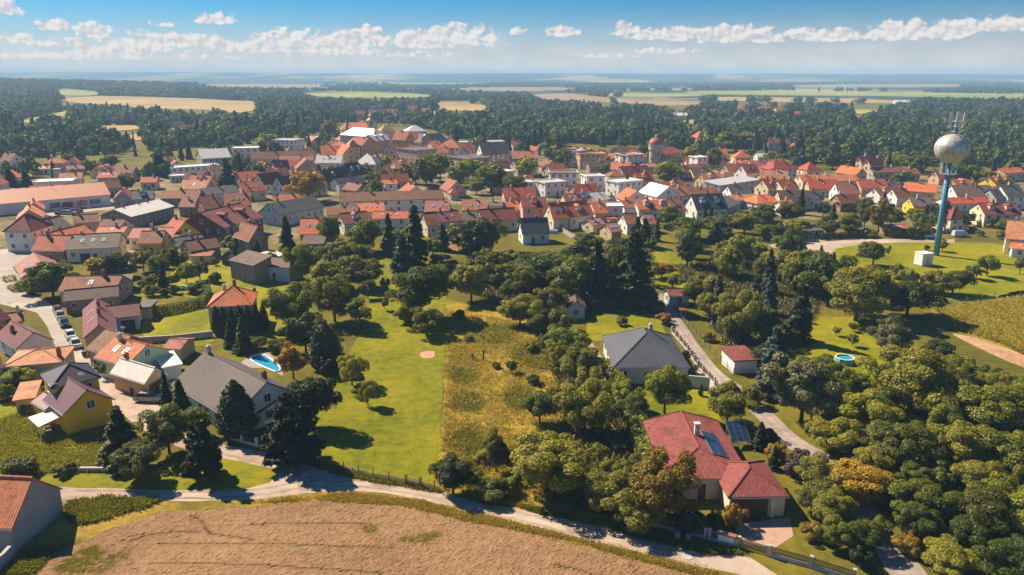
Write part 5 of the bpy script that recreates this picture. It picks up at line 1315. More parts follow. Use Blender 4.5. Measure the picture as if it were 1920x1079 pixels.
# ------------------------------------------------------------------ fences and walls
def fence(name, label, pts, h, post_every, post, slat=None, rails=2, base=None, post_m=None, slat_m=None, wire=False, cat='fence'):
    w = [G(*p) for p in pts]
    root = empty(name, w[0]); tag(root, label, cat)
    pm = MB().box(-post / 2, post / 2, -post / 2, post / 2, 0, h + 0.08).box(-post / 2 - 0.03, post / 2 + 0.03, -post / 2 - 0.03, post / 2 + 0.03, h + 0.083, h + 0.14).mesh('post', post_m or m_wood)
    slm = MB().box(-0.05, 0.05, -0.015, 0.015, (0.42 if base else 0.08), h - 0.05).mesh('slat', slat_m or m_wood) if slat else None
    for a, b in zip(w, w[1:]):
        L = (b - a).length; d = (b - a) / L; rz = math.atan2(d.y, d.x)
        n = max(1, round(L / post_every))
        for i in range(n + (1 if b is w[-1] else 0)):
            p = a + d * (L * i / n) - w[0]; link('post', pm, root, p, rz)
        for i in range(n):
            p0 = a + d * (L * i / n + post / 2 + 0.01) - w[0]; seg = L / n - post - 0.02
            if base: MB().box(0, seg, -0.11, 0.11, 0, 0.38).obj('plinth', base, root, p0, rz)
            for k in range(rails):
                zz = (0.55 if base else 0.3) + k * (h - 0.75) / max(1, rails - 1)
                if wire: MB().tube([(0, 0, zz), (seg, 0, zz)], [0.012, 0.012], 4).obj('wire', m_metal, root, p0, rz)
                else: MB().box(0, seg, 0.02, 0.06, zz, zz + 0.08).obj('rail', slat_m or m_wood, root, p0, rz)
            if slat:
                ns = int(seg / slat)
                for j in range(ns): link('slat', slm, root, p0 + d * ((j + 0.5) * seg / ns), rz)
    return root
fence('picket_fence', 'dark picket fence on a low plinth before the crimson-roofed house', [(1222, 985), (1275, 1000), (1322, 1011)], 1.3, 3.2, 0.32, 0.16, 2, m_conc, m_conc, m_wood)
fence('picket_fence', 'short picket fence between sign pillar and gate post', [(1330, 1013), (1352, 1019)], 1.3, 2.0, 0.32, 0.16, 2, m_conc, m_conc, m_wood)
fence('sliding_gate', 'brown sliding gate across the paved drive', [(1385, 1026), (1438, 1042)], 1.2, 4.0, 0.3, 0.13, 2, None, m_conc, m_wood, cat='gate')
fence('picket_fence', 'picket fence running from the gate to the picture edge', [(1445, 1044), (1520, 1065), (1600, 1090)], 1.3, 3.0, 0.32, 0.16, 2, m_conc, m_conc, m_wood)
_pp = G(1361, 1022); o = empty('sign_pillar', _pp, along(1330, 1013, 1400, 1030)); tag(o, 'stone letterbox pillar with a blank white plate', 'pillar')
MB().box(-0.95, 0.95, -0.22, 0.22, 0, 1.3).obj('pillar_body', m_conc, o); MB().box(-1.05, 1.05, -0.32, 0.32, 1.303, 1.42).obj('cap', m_brick, o); MB().box(-0.8, 0.8, -0.25, -0.223, 0.55, 1.15).obj('plate', m_frame, o)
fence('wire_fence', 'thin wire fence with wooden posts along the mown lawn', [(645, 884), (700, 897), (760, 909), (815, 920)], 1.3, 2.6, 0.09, None, 4, None, m_wood, None, True)
fence('wooden_gate', 'brown braced field gate at the lawn corner', [(763, 909), (790, 914)], 1.3, 2.0, 0.12, None, 3, None, m_wood, m_wood, cat='gate')
fence('wire_fence', 'wire fence with pale posts between meadow and bean crop', [(1755, 574), (1840, 565), (1935, 555)], 1.4, 4.0, 0.12, None, 3, None, m_wood, None, True)
fence('wire_fence', 'wire fence along the grassy side of the lane', [(1278, 598), (1320, 650), (1375, 705)], 1.3, 2.8, 0.07, None, 4, None, m_dkmetal, None, True)
fence('white_fence', 'white pillared fence by the taupe-roofed house', [(428, 822), (455, 830), (482, 838)], 1.2, 2.2, 0.35, 0.14, 2, m_frame, m_frame, m_dkmetal)
fence('garden_wall', 'low white roadside wall under the big dark pine', [(528, 858), (548, 863), (570, 868)], 1.0, 2.2, 0.3, None, 1, m_frame, m_frame, m_frame, cat='wall')
fence('garden_fence', 'pale pillared fence between bungalow and lane', [(1260, 625), (1290, 660), (1308, 690), (1340, 722)], 1.3, 2.8, 0.3, 0.2, 2, m_conc, m_conc, m_wood)
fence('panel_fence', 'pale panel fence beside the modern slate-roofed house', [(1036, 418), (1056, 437), (1078, 450)], 1.6, 2.4, 0.14, 0.12, 2, m_conc, m_conc, plain('fence_panel', (0.5, 0.42, 0.33), 0.8, 0.2))
def wallrun(name, label, pts, h, t, mat):
    w = [G(*p) for p in pts]; root = empty(name, w[0]); tag(root, label, 'wall')
    for a, b in zip(w, w[1:]):
        L = (b - a).length; n = max(1, round(L / 2.5)); d = (b - a) / L; rz = math.atan2(d.y, d.x)
        for i in range(n): MB().box(0.015, L / n - 0.015, -t / 2, t / 2, 0, h).obj('wall_panel', mat, root, a + d * (L * i / n) - w[0], rz)
        MB().box(0, L, -t / 2 - 0.05, t / 2 + 0.05, h + 0.003, h + 0.08).obj('coping', m_conc, root, a - w[0], rz)
wallrun('garden_wall', 'pale blue-shaded garden wall in front of the bungalow', [(1290, 726), (1330, 730)], 2.0, 0.25, WC['L'])
wallrun('garden_wall', 'stone garden wall of the corner salmon-roofed house', [(-20, 1085), (10, 1062), (28, 1042)], 1.5, 0.3, m_conc)
wallrun('garden_wall', 'low wall under the wild meadow by the road', [(150, 884), (204, 884)], 0.5, 0.3, m_conc)
wallrun('garden_wall', 'grey wall behind the sunlit garden lawn', [(250, 645), (330, 640), (400, 632)], 1.2, 0.25, m_conc)
# ------------------------------------------------------------------ trees
LEAF = {
 'green': leafmat('leaf_green', (0.078, 0.108, 0.004), (0.275, 0.295, 0.012), 0.4),
 'light': leafmat('leaf_light', (0.128, 0.152, 0.004), (0.355, 0.345, 0.012), 0.35),
 'olive': leafmat('leaf_olive', (0.112, 0.124, 0.005), (0.360, 0.315, 0.018), 0.4),
 'yellow': leafmat('leaf_yellow', (0.28, 0.18, 0.006), (0.50, 0.30, 0.010)),
 'orange': leafmat('leaf_orange', (0.300, 0.150, 0.010), (0.480, 0.250, 0.018)),
 'dark': leafmat('leaf_dark', (0.028, 0.042, 0.006), (0.100, 0.115, 0.012), 0.2),
 'spruce': leafmat('needle_green', (0.020, 0.034, 0.010), (0.075, 0.092, 0.020), 0.12),
 'blue': leafmat('needle_blue', (0.040, 0.062, 0.060), (0.110, 0.140, 0.125), 0.1),
 'purple': leafmat('leaf_purple', (0.040, 0.018, 0.026), (0.100, 0.050, 0.055), 0.2),
 'silver': leafmat('leaf_silver', (0.085, 0.090, 0.03), (0.240, 0.215, 0.08), 0.2),
 'wood': leafmat('leaf_wood', (0.040, 0.074, 0.012), (0.165, 0.190, 0.028)),
}
TINTW = {'green': 'green', 'light': 'light green', 'olive': 'olive-green', 'yellow': 'yellow-leaved', 'orange': 'orange-yellow', 'dark': 'dark green', 'spruce': 'dark', 'blue': 'blue-grey', 'purple': 'purple-leaved', 'silver': 'grey-green', 'wood': 'green'}
def leaf_mesh(name, P, Nn, size, rs, asp=1.7):
    n = len(P)
    a = rs.normal(size=(n, 3)); a -= (a * Nn).sum(1)[:, None] * Nn; a /= np.linalg.norm(a, axis=1)[:, None] + 1e-9
    b = np.cross(Nn, a)
    s = (size * rs.uniform(0.6, 1.35, n))[:, None]
    v = np.empty((n, 4, 3))
    v[:, 0] = P - a * s * 0.5 * asp; v[:, 1] = P + b * s * 0.5 - a * s * 0.08; v[:, 2] = P + a * s * 0.5 * asp; v[:, 3] = P - b * s * 0.5 + a * s * 0.1
    me = bpy.data.meshes.new(name)
    me.vertices.add(n * 4); me.vertices.foreach_set('co', v.reshape(-1).astype(np.float32))
    me.loops.add(n * 4); me.loops.foreach_set('vertex_index', np.arange(n * 4, dtype=np.int32))
    me.polygons.add(n); me.polygons.foreach_set('loop_start', np.arange(0, n * 4, 4, dtype=np.int32)); me.polygons.foreach_set('loop_total', np.full(n, 4, np.int32))
    me.update(calc_edges=True)
    return me
def sph(rs, n):
    d = rs.normal(size=(n, 3)); return d / np.linalg.norm(d, axis=1)[:, None]
def crown(kind, nl, size, seed):
    """leaf positions and normals for one crown; kinds stand on z = 0"""
    rs = np.random.RandomState(seed)
    if kind in ('round', 'tall', 'fruit', 'shrub', 'far'):
        Wd, H, z0, nb = {'round': (8.0, 9.0, 0.9, 60), 'tall': (7.0, 11.0, 1.0, 56), 'fruit': (5.0, 5.0, 1.3, 30), 'shrub': (5.0, 3.6, 0.0, 28), 'far': (12.0, 9.0, 0.3, 16)}[kind]
        R_ = Wd / 2; hz = (H - z0) / 2; cz = z0 + hz
        d = sph(rs, nb); d[:, 2] = d[:, 2] * 0.9 + 0.12
        rad = rs.uniform(0.25, 0.92, nb) ** 0.6
        c = np.stack([d[:, 0] * R_ * rad, d[:, 1] * R_ * rad, cz + d[:, 2] * hz * rad], 1)
        # an uneven outline: some limbs reach out, some stop short
        br = rs.uniform(0.17, 0.36, nb) * R_ * (1.3 if kind == 'far' else 1.0)
        c[:, :2] *= rs.uniform(0.85, 1.12, nb)[:, None]
        th_ = np.arctan2(c[:, 1], c[:, 0]); f1, f2 = rs.uniform(0, 6.28, 2)
        c[:, :2] *= (1 + 0.20 * np.sin(2 * th_ + f1) + 0.14 * np.sin(3 * th_ + f2))[:, None]
        c[:, 0] += (c[:, 2] - cz) * rs.uniform(-0.16, 0.16); c[:, 1] += (c[:, 2] - cz) * rs.uniform(-0.16, 0.16)
        w = br ** 2; k = rs.choice(nb, nl, p=w / w.sum())
        e = sph(rs, nl); e[:, 2] = np.where(e[:, 2] < -0.6, -e[:, 2] * 0.5, e[:, 2])
        e /= np.linalg.norm(e, axis=1)[:, None]
        rr = rs.uniform(0.62, 1.1, nl) ** 0.6
        P = c[k] + e * (br[k] * rr)[:, None] * np.array([1, 1, 0.95])
        ctr = P - np.array([0, 0, cz - hz * 0.25]); ctr /= np.linalg.norm(ctr, axis=1)[:, None] + 1e-9
        N = e * 0.8 + ctr * 0.35 + rs.normal(size=(nl, 3)) * 0.5; N[:, 2] += 0.12
        P[:, 2] = np.maximum(P[:, 2], 0.06)
        if kind == 'shrub': P[:, 2] = np.abs(P[:, 2])
    elif kind in ('spruce', 'pine'):
        Wd, H = (6.0, 14.0) if kind == 'spruce' else (8.0, 10.0)
        tiers = 15 if kind == 'spruce' else 9
        P, N = [], []
        per = nl // (tiers * 9)
        for t in range(tiers):
            f = (t + 0.5) / tiers
            z = 0.5 + f * (H - 0.9)
            R_ = (Wd / 2) * ((1 - f) ** (0.85 if kind == 'spruce' else 0.45)) + 0.15
            for j in range(9):
                a = rs.uniform(0, 2 * np.pi); L = R_ * rs.uniform(0.72, 1.1)
                m = max(2, int(per * (0.35 + 1.3 * (1 - f))))
                s = rs.uniform(0.15, 1.0, m) ** 0.7
                wd = 0.28 * L * (1.05 - s) + 0.12
                off = rs.uniform(-1, 1, m) * wd
                x = np.cos(a) * L * s - np.sin(a) * off; y = np.sin(a) * L * s + np.cos(a) * off
                zz = z - s * L * (0.32 if kind == 'spruce' else -0.05) + rs.uniform(-0.25, 0.25, m) + (0.12 * L * s ** 3)
                P.append(np.stack([x, y, zz], 1))
                n_ = np.stack([np.cos(a) * 0.5 + rs.normal(0, 0.4, m), np.sin(a) * 0.5 + rs.normal(0, 0.4, m), 0.75 + rs.normal(0, 0.3, m)], 1); N.append(n_)
        P, N = np.concatenate(P), np.concatenate(N); P[:, 2] = np.maximum(P[:, 2], 0.08)
    else:                                   # thuja: tight flame shape to the ground
        Wd, H = 2.6, 7.0
        f = rs.uniform(0, 1, nl); a = rs.uniform(0, 2 * np.pi, nl)
        prof = np.minimum(1, (f + 0.06) * 4.5) * (1 - f ** 2.4) ** 0.8
        lump = 1 + 0.16 * np.sin(a * 5 + f * 17 + seed) + 0.1 * np.sin(a * 9 - f * 31)
        r = Wd / 2 * prof * rs.uniform(0.82, 1.05, nl) * lump
        P = np.stack([np.cos(a) * r, np.sin(a) * r, f * H + 0.03], 1)
        N = np.stack([np.cos(a), np.sin(a), 0.25 + f * 0.4], 1) + rs.normal(size=(nl, 3)) * 0.35
    N /= np.linalg.norm(N, axis=1)[:, None] + 1e-9
    return leaf_mesh('crown', P, N, size, rs, 1.5 if kind not in ('spruce', 'pine') else 2.2), Wd, H
def trunk_mesh(kind, seed):
    rr = random.Random(seed)
    b = MB()
    if kind in ('spruce', 'pine', 'thuja'):
        H, r = {'spruce': (12.5, 0.22), 'pine': (8.5, 0.22), 'thuja': (4.5, 0.1)}[kind]
        b.tube([(0, 0, -0.1), (0.05, 0, H * 0.5), (0, 0.03, H)], [r, r * 0.6, 0.03], 6)
    else:
        H, r, n, s0 = {'round': (4.2, 0.26, 6, 1.5), 'tall': (5.5, 0.26, 6, 1.8), 'fruit': (2.4, 0.14, 6, 1.1), 'shrub': (0.8, 0.07, 5, 0.1), 'far': (5, 0.35, 3, 2)}[kind]
        b.tube([(0, 0, -0.1), (rr.uniform(-.1, .1), rr.uniform(-.1, .1), H * 0.5), (rr.uniform(-.25, .25), rr.uniform(-.25, .25), H)], [r, r * 0.75, r * 0.45], 7)
        W2 = {'round': 3.0, 'tall': 2.4, 'fruit': 1.9, 'shrub': 1.8, 'far': 3}[kind]; top = {'round': 7, 'tall': 9, 'fruit': 4, 'shrub': 2.6, 'far': 9}[kind]
        for i in range(n):
            a = i * 2 * math.pi / n + rr.uniform(-.4, .4); z = rr.uniform(s0, H)
            e = rr.uniform(0.55, 0.95)
            b.tube([(0, 0, z), (math.cos(a) * W2 * e * 0.5, math.sin(a) * W2 * e * 0.5, z + (top - z) * 0.45), (math.cos(a) * W2 * e, math.sin(a) * W2 * e, z + (top - z) * rr.uniform(0.6, 0.9))], [r * 0.5, r * 0.3, r * 0.08], 5)
    return b.mesh('trunk', m_bark, True, False)
PROTO = {}
LODS = {'round': [(24000, 0.205), (10000, 0.32), (2200, 0.65)], 'tall': [(24000, 0.205), (10000, 0.32), (2200, 0.65)], 'fruit': [(6500, 0.18), (3200, 0.27), (500, 0.7)], 'shrub': [(8000, 0.18), (3500, 0.27), (500, 0.75)],
        'spruce': [(11000, 0.36), (5000, 0.5), (1500, 0.9)], 'pine': [(9500, 0.42), (4500, 0.55), (1500, 0.9)], 'thuja': [(5200, 0.2), (2600, 0.28), (900, 0.5)], 'far': [(900, 1.1)] * 3}
NVAR = {'round': 8, 'tall': 4, 'fruit': 5, 'shrub': 6, 'spruce': 3, 'pine': 2, 'thuja': 2, 'far': 5}
def proto(kind, lod, var):
    k = (kind, lod, var)
    if k not in PROTO:
        nl, sz = LODS[kind][lod]
        me, w, h = crown(kind, nl, sz, 100 + var * 7 + len(kind) * 31)
        me.materials.append(LEAF['green'])
        PROTO[k] = (me, trunk_mesh(kind, var + 3), w, h)
    return PROTO[k]
KNAME = {'round': ('deciduous_tree', 'tree'), 'tall': ('deciduous_tree', 'tree'), 'fruit': ('fruit_tree', 'tree'), 'shrub': ('shrub', 'shrub'), 'spruce': ('spruce_tree', 'tree'), 'pine': ('pine_tree', 'tree'), 'thuja': ('thuja_tree', 'tree')}
RT = random.Random(21)
TREES = []
def tree(kind, px, py, wpx, hpx, tint='green', label=None, world=None):
    """a tree whose foot is at pixel (px, py), wpx wide and hpx tall in the photograph"""
    p = G(px, py) if world is None else Vector((*world[:2], 0))
    if world is None:
        sc_ = 0.93 if py > 470 else 0.86
        wpx *= sc_; hpx *= sc_
        k = mpp(p); w = wpx * k
        dep = math.atan2(CAM_H, p.y)
        zt = max(zrow(p.y, py - hpx), 0.5)
        h = zt if kind in ('spruce', 'thuja', 'pine') else max(zt - w * 0.5 * math.sin(dep) * 0.5, 0.45 * w)
    else: w, h = wpx, hpx
    lod = 0 if p.y < 165 else 1 if p.y < 330 else 2
    var = RT.randrange(NVAR[kind])
    cm_, tm_, pw, ph = proto(kind, lod, var)
    nm, cat = KNAME[kind]
    root = empty(nm, p, RT.uniform(0, 6.28))
    root.scale = (w / pw, w / pw * RT.uniform(0.92, 1.08), h / ph)
    c = link('crown', cm_, root)
    c.material_slots[0].link = 'OBJECT'; c.material_slots[0].material = LEAF[tint]
    link('trunk', tm_, root)
    TREES.append(dict(o=root, kind=kind, tint=tint, p=p, w=w, h=h, px=PX((p.x, p.y, h * 0.5)), label=label, cat=cat))
    return root
# the trees of the photograph: kind, foot x, foot y, width, height, colour
TL = """
spruce 232 872 98 122 spruce|round 262 902 92 84 olive|round 318 850 98 98 green|pine 385 895 92 125 dark|thuja 447 818 74 112 spruce|spruce 316 780 34 92 blue|spruce 343 794 54 92 spruce|shrub 305 737 52 32 yellow|round 372 818 54 60 light
pine 552 868 122 140 spruce|round 590 800 88 108 dark|tall 551 712 52 76 orange|fruit 690 760 46 52 olive|fruit 660 722 68 66 olive|shrub 620 705 46 42 purple|thuja 612 690 62 92 spruce|thuja 597 695 26 78 blue|round 574 662 76 84 dark|shrub 640 690 40 28 light
round 548 616 86 96 green|round 628 604 82 96 olive|fruit 676 618 62 62 green|shrub 522 660 50 30 olive|shrub 480 655 46 26 olive|round 788 596 118 112 green|fruit 800 630 72 58 olive|shrub 760 604 46 36 olive|round 884 566 76 78 olive|fruit 722 582 18 22 olive|fruit 722 544 22 24 green
round 568 528 62 80 green|round 612 548 72 64 olive|round 680 540 76 68 olive|round 648 500 66 58 olive|fruit 690 560 36 36 green|spruce 780 505 66 132 spruce|spruce 730 480 38 88 spruce|spruce 755 512 58 78 spruce|fruit 822 508 34 34 green|round 888 496 72 84 dark|round 915 530 76 66 light|shrub 850 520 50 34 silver
thuja 408 628 20 58 spruce|thuja 422 631 20 60 spruce|thuja 437 632 20 60 spruce|thuja 452 630 20 62 spruce|thuja 467 628 20 60 spruce|thuja 482 624 20 58 spruce|thuja 496 620 20 52 spruce|spruce 434 652 32 60 spruce|spruce 457 662 40 74 dark
spruce 540 478 40 80 spruce|spruce 484 490 24 42 blue|round 440 478 52 42 green|round 620 460 50 64 light|round 682 474 72 70 green|shrub 600 480 30 20 light|round 100 556 90 74 green|fruit 140 545 36 36 olive|shrub 55 552 40 24 green
round 218 520 48 50 dark|shrub 238 520 40 34 silver|fruit 200 510 36 34 light|shrub 195 512 70 18 yellow|fruit 270 510 40 42 light|round 300 520 46 48 green|round 332 512 46 54 green|fruit 350 530 40 40 light|spruce 308 545 26 60 spruce|fruit 375 525 40 40 silver|shrub 405 530 30 22 olive|shrub 370 548 46 20 green|fruit 402 498 12 16 green|shrub 285 555 34 24 olive
round 1000 532 96 62 green|round 960 540 76 54 olive|round 1040 512 70 46 light|round 1072 568 92 100 light|round 1030 590 66 60 olive|spruce 1118 572 70 136 spruce|spruce 1186 572 104 156 spruce|round 1150 560 60 110 olive|round 975 610 76 64 olive|shrub 1010 620 60 40 green|shrub 1050 620 66 44 olive|round 1062 668 84 64 green|round 1092 722 84 80 olive|shrub 1075 650 40 30 light
round 1012 794 70 72 green|round 1096 812 108 116 olive|round 1030 922 160 132 olive|tall 930 884 46 86 olive|round 850 926 80 78 dark|shrub 925 936 76 44 olive|round 1146 968 118 102 olive|round 1238 968 134 136 yellow|round 1196 1000 90 78 olive|shrub 1290 1000 70 50 dark
round 1178 770 58 62 light|round 1246 776 86 104 light|round 1362 800 88 92 olive|shrub 1410 760 60 40 olive|shrub 1225 650 40 26 green|shrub 1166 610 26 18 olive|shrub 1246 606 36 22 orange|fruit 1300 700 20 18 green|shrub 1286 668 16 12 green|thuja 1313 742 10 26 green
round 1288 500 60 66 dark|round 1240 522 46 34 orange|fruit 1260 545 42 34 light|round 1310 548 40 38 olive|fruit 1340 510 34 34 green|round 1362 520 60 66 light|round 1400 500 76 66 light|spruce 1344 592 44 84 blue|spruce 1412 602 48 94 blue|spruce 1440 592 44 88 blue|round 1380 640 92 108 olive|round 1330 600 50 56 olive|round 1430 640 64 70 green
spruce 1496 640 70 120 spruce|spruce 1446 740 92 140 blue|tall 1502 792 124 150 silver|round 1546 560 104 92 green|round 1490 545 92 84 olive|round 1604 602 142 116 olive|round 1700 594 112 82 dark|round 1666 668 78 76 silver|round 1704 776 158 140 olive|round 1852 812 150 104 light|round 1570 760 60 40 light|fruit 1568 630 18 18 olive|fruit 1598 622 18 18 green|fruit 1598 650 24 26 green|shrub 1545 690 36 30 olive
round 1636 498 52 50 light|fruit 1684 534 36 40 olive|fruit 1704 544 40 44 green|round 1745 548 60 48 olive|round 1785 552 66 52 olive|fruit 1850 518 42 42 green|fruit 1830 524 36 28 green|shrub 1682 522 50 22 green|fruit 1912 514 36 34 green|shrub 1738 470 14 12 green|round 1766 472 22 24 light
round 1620 820 120 96 light|round 1560 850 100 80 olive|round 1680 880 130 100 olive|round 1780 880 130 110 olive|round 1890 900 120 100 light|round 1600 940 120 84 yellow|round 1540 930 100 80 olive|shrub 1500 890 70 50 purple|shrub 1452 860 46 34 yellow|spruce 1424 842 36 56 spruce|spruce 1450 880 28 50 dark|shrub 1438 830 40 30 purple
round 1560 990 84 76 olive|round 1612 1030 74 66 green|round 1525 960 70 60 light|round 1640 900 90 70 olive|fruit 960 700 26 26 olive|shrub 884 902 50 30 olive|shrub 912 866 46 28 light|round 965 884 60 50 olive|shrub 945 925 60 36 green|shrub 985 840 46 30 olive|fruit 1040 760 36 36 olive|shrub 1050 700 40 26 light|shrub 1000 660 36 22 olive|shrub 878 640 24 14 green|shrub 930 690 22 14 olive|shrub 1000 720 30 20 green|shrub 860 600 30 20 olive|round 1775 735 84 74 olive|round 1908 790 90 84 green|round 1752 700 70 70 dark|round 1832 742 66 50 light|fruit 1880 735 50 40 olive|shrub 1800 690 60 26 olive|shrub 1860 715 60 26 green|shrub 1915 730 60 28 olive|round 1720 980 120 90 light|round 1820 1000 130 100 olive|round 1920 1010 120 100 light|round 1840 930 110 80 olive|round 1560 1030 60 66 green|shrub 1650 1010 50 46 light|round 1780 1075 110 70 olive|round 1900 1085 120 84 green|shrub 1700 1040 56 40 yellow|shrub 1520 1010 60 36 yellow|shrub 1377 990 44 50 orange|shrub 1340 990 40 36 green|shrub 1610 1060 50 40 dark
shrub 40 720 76 40 light|shrub 10 750 46 36 green|shrub 200 705 34 36 green|shrub 50 775 30 20 green|shrub 48 890 60 24 dark|shrub 120 888 50 16 olive|round 1525 720 90 60 olive|shrub 1380 640 60 40 olive|shrub 1330 640 30 20 olive
spruce 830 470 40 60 spruce|round 912 474 64 70 green|round 870 470 70 66 olive|shrub 955 488 46 20 olive|spruce 1208 462 44 62 spruce|round 1255 425 50 46 green|round 1290 448 80 50 green|round 1345 440 76 44 olive|spruce 1340 455 46 44 blue|round 1395 440 66 50 olive|round 1430 420 60 42 green|round 1060 420 30 34 green|spruce 1195 440 30 40 dark|round 1105 470 60 40 light|shrub 1085 480 50 24 dark
round 1310 395 40 38 light|round 580 378 78 66 yellow|shrub 530 372 30 20 yellow|spruce 612 352 24 42 spruce|spruce 427 345 40 56 spruce|spruce 300 330 50 50 spruce|round 205 322 40 36 green|round 170 325 30 30 light|spruce 600 345 20 42 spruce|round 240 358 42 40 olive|round 825 340 60 62 light|round 860 350 50 56 green|round 800 352 60 70 olive|round 880 340 60 50 olive|round 780 345 46 50 dark|round 722 322 44 34 light|round 745 340 36 30 light|round 920 360 70 60 green|round 960 365 60 44 olive|round 985 330 50 40 light
round 1062 312 48 40 green|round 1035 306 40 34 dark|round 1252 350 60 56 light|round 1140 312 30 22 green|round 1290 312 38 40 olive|round 1338 318 34 46 green|round 1360 285 60 44 light|round 1400 278 50 36 olive|round 1560 318 52 36 dark|round 1530 305 60 34 green|round 1680 318 46 34 light|round 1725 322 60 36 light|round 1800 345 70 44 green|round 1850 350 50 34 olive|round 1690 345 50 28 green|round 620 262 34 44 olive|round 505 282 46 36 light|round 535 280 20 26 green|spruce 537 282 14 26 spruce|round 730 235 26 20 olive|round 760 236 26 20 light
spruce 955 270 16 34 spruce|round 130 312 30 26 olive|spruce 50 350 30 36 spruce|spruce 20 350 36 40 dark|spruce 140 342 22 30 dark|round 455 322 44 34 olive|round 480 330 40 26 light|spruce 446 320 22 36 spruce|round 300 408 40 16 green|round 360 382 20 16 light|spruce 1210 330 10 18 dark|spruce 1140 360 12 30 spruce|spruce 1150 365 10 30 dark|spruce 1175 362 16 40 spruce|round 70 408 14 18 light|round 78 404 10 16 light|round 127 393 16 14 yellow|round 110 406 16 12 light|round 52 402 12 16 light
spruce 1655 395 20 40 blue|spruce 1560 420 26 46 blue|tall 1645 440 40 76 yellow|tall 1620 430 34 70 olive|round 1480 420 60 50 olive|round 1500 440 60 36 light|round 1440 450 56 36 green|round 1590 440 60 46 olive|round 1580 395 36 26 purple|round 1620 400 40 30 dark|round 1670 425 50 40 olive|round 1730 432 50 40 green|tall 1765 430 50 60 dark|round 1715 420 40 34 olive|tall 1800 434 30 44 light|round 1842 418 44 26 green|shrub 1870 428 50 18 light|thuja 1895 465 18 30 green|round 1550 440 50 34 olive|shrub 1630 445 40 20 light
"""
for tok in TL.replace('\n', '|').split('|'):
    t = tok.split()
    if not t: continue
    tree(t[0], *map(float, t[1:5]), t[5])
# ---- fill: gardens, belts and the edge of the woods, kept clear of houses, roads and lawns
KEEP = sum((SHEETS.get(k, []) for k in ('road', 'street', 'lane', 'lawn', 'yard', 'dirt_track', 'crop_field', 'vegetable_bed')), [])
def clear(x, y, r, pad=0.8, sheets=True):
    if in_house(x, y, pad): return False
    if sheets and any(inpoly(x, y, q) for q in KEEP): return False
    for t in TREES:
        d = math.hypot(t['p'].x - x, t['p'].y - y)
        if d < (t['w'] + r) * 0.34: return False
    return True
EXTRA = []
def fill(poly, n, kinds, wr, hr, tints, seed, sheets=True, stuff=False):
    rr = random.Random(seed); made = 0; tries = 0
    x0, x1 = min(p[0] for p in poly), max(p[0] for p in poly); y0, y1 = min(p[1] for p in poly), max(p[1] for p in poly)
    wp = [tuple(G(*p))[:2] for p in poly]
    X0, X1 = min(p[0] for p in wp), max(p[0] for p in wp); Y0, Y1 = min(p[1] for p in wp), max(p[1] for p in wp)
    while made < n and tries < n * 25:
        tries += 1
        x, y = rr.uniform(X0, X1), rr.uniform(Y0, Y1)
        if not inpoly(x, y, wp): continue
        kd = rr.choice(kinds); w = rr.uniform(*wr)
        if kd in ('spruce',): w *= 0.6
        if kd == 'shrub': w *= 0.6
        if kd == 'fruit': w *= 0.75
        if not clear(x, y, w, sheets=sheets): continue
        h = w * rr.uniform(*hr)
        if kd == 'spruce': h = w * rr.uniform(1.8, 2.6)
        if kd == 'shrub': h = w * rr.uniform(0.55, 0.8)
        tint = rr.choice(tints) if kd != 'spruce' else rr.choice(['spruce', 'dark', 'blue'])
        made += 1
        if stuff:
            if not any(math.hypot(x - q[0], y - q[1]) < (w + q[2]) * 0.34 for q in EXTRA): EXTRA.append((x, y, w, h))
        else: tree(kd, 0, 0, w, h, tint, world=(x, y))
OT = ['green', 'olive', 'olive', 'light', 'green', 'dark']
fill([(1480, 720), (1660, 730), (1760, 770), (1950, 790), (1950, 1079), (1720, 1079), (1640, 950), (1560, 860)], 60, ['round', 'tall', 'shrub', 'fruit'], (3.6, 7), (0.75, 1.15), ['olive', 'light', 'olive', 'green', 'light', 'green'], 1)
fill([(1240, 470), (1450, 440), (1560, 500), (1560, 600), (1480, 690), (1400, 700), (1340, 640), (1270, 540)], 18, ['round', 'round', 'spruce', 'shrub'], (4.5, 8), (0.85, 1.15), OT, 2)
fill([(860, 488), (1230, 480), (1230, 540), (1110, 600), (1000, 600), (880, 530)], 20, ['round', 'round', 'shrub', 'fruit'], (4.5, 8), (0.8, 1.1), OT, 3)
fill([(1000, 600), (1100, 620), (1150, 720), (1240, 940), (1150, 970), (960, 930), (1080, 860), (1050, 700)], 12, ['round', 'shrub', 'shrub', 'fruit'], (4, 7), (0.75, 1.0), ['olive', 'olive', 'green', 'light'], 4)
fill([(500, 500), (700, 460), (840, 470), (700, 520), (560, 560)], 14, ['round', 'fruit', 'shrub'], (4, 6.5), (0.8, 1.1), OT, 5)
fill([(160, 490), (420, 480), (420, 560), (260, 560), (200, 520)], 14, ['fruit', 'shrub', 'shrub'], (3.5, 6), (0.8, 1.0), ['light', 'olive', 'silver', 'green'], 6)
fill([(1180, 400), (1760, 400), (1760, 445), (1440, 470), (1200, 470)], 24, ['round', 'round', 'fruit', 'shrub', 'spruce'], (4, 7), (0.75, 1.0), OT, 7)
fill([(-20, 290), (500, 270), (500, 340), (-20, 345)], 34, ['round', 'round', 'tall', 'spruce'], (7, 11), (0.8, 1.0), OT, 8, stuff=True)
fill([(480, 310), (960, 310), (960, 385), (480, 385)], 20, ['round', 'round', 'tall'], (5, 8), (0.8, 1.1), OT, 9)
fill([(960, 295), (1480, 290), (1480, 345), (960, 350)], 20, ['round', 'round', 'fruit'], (5, 7.5), (0.8, 1.1), OT, 10)
fill([(1480, 285), (1940, 300), (1940, 345), (1480, 335)], 34, ['round', 'round', 'tall'], (7, 11), (0.8, 1.0), OT, 11, stuff=True)
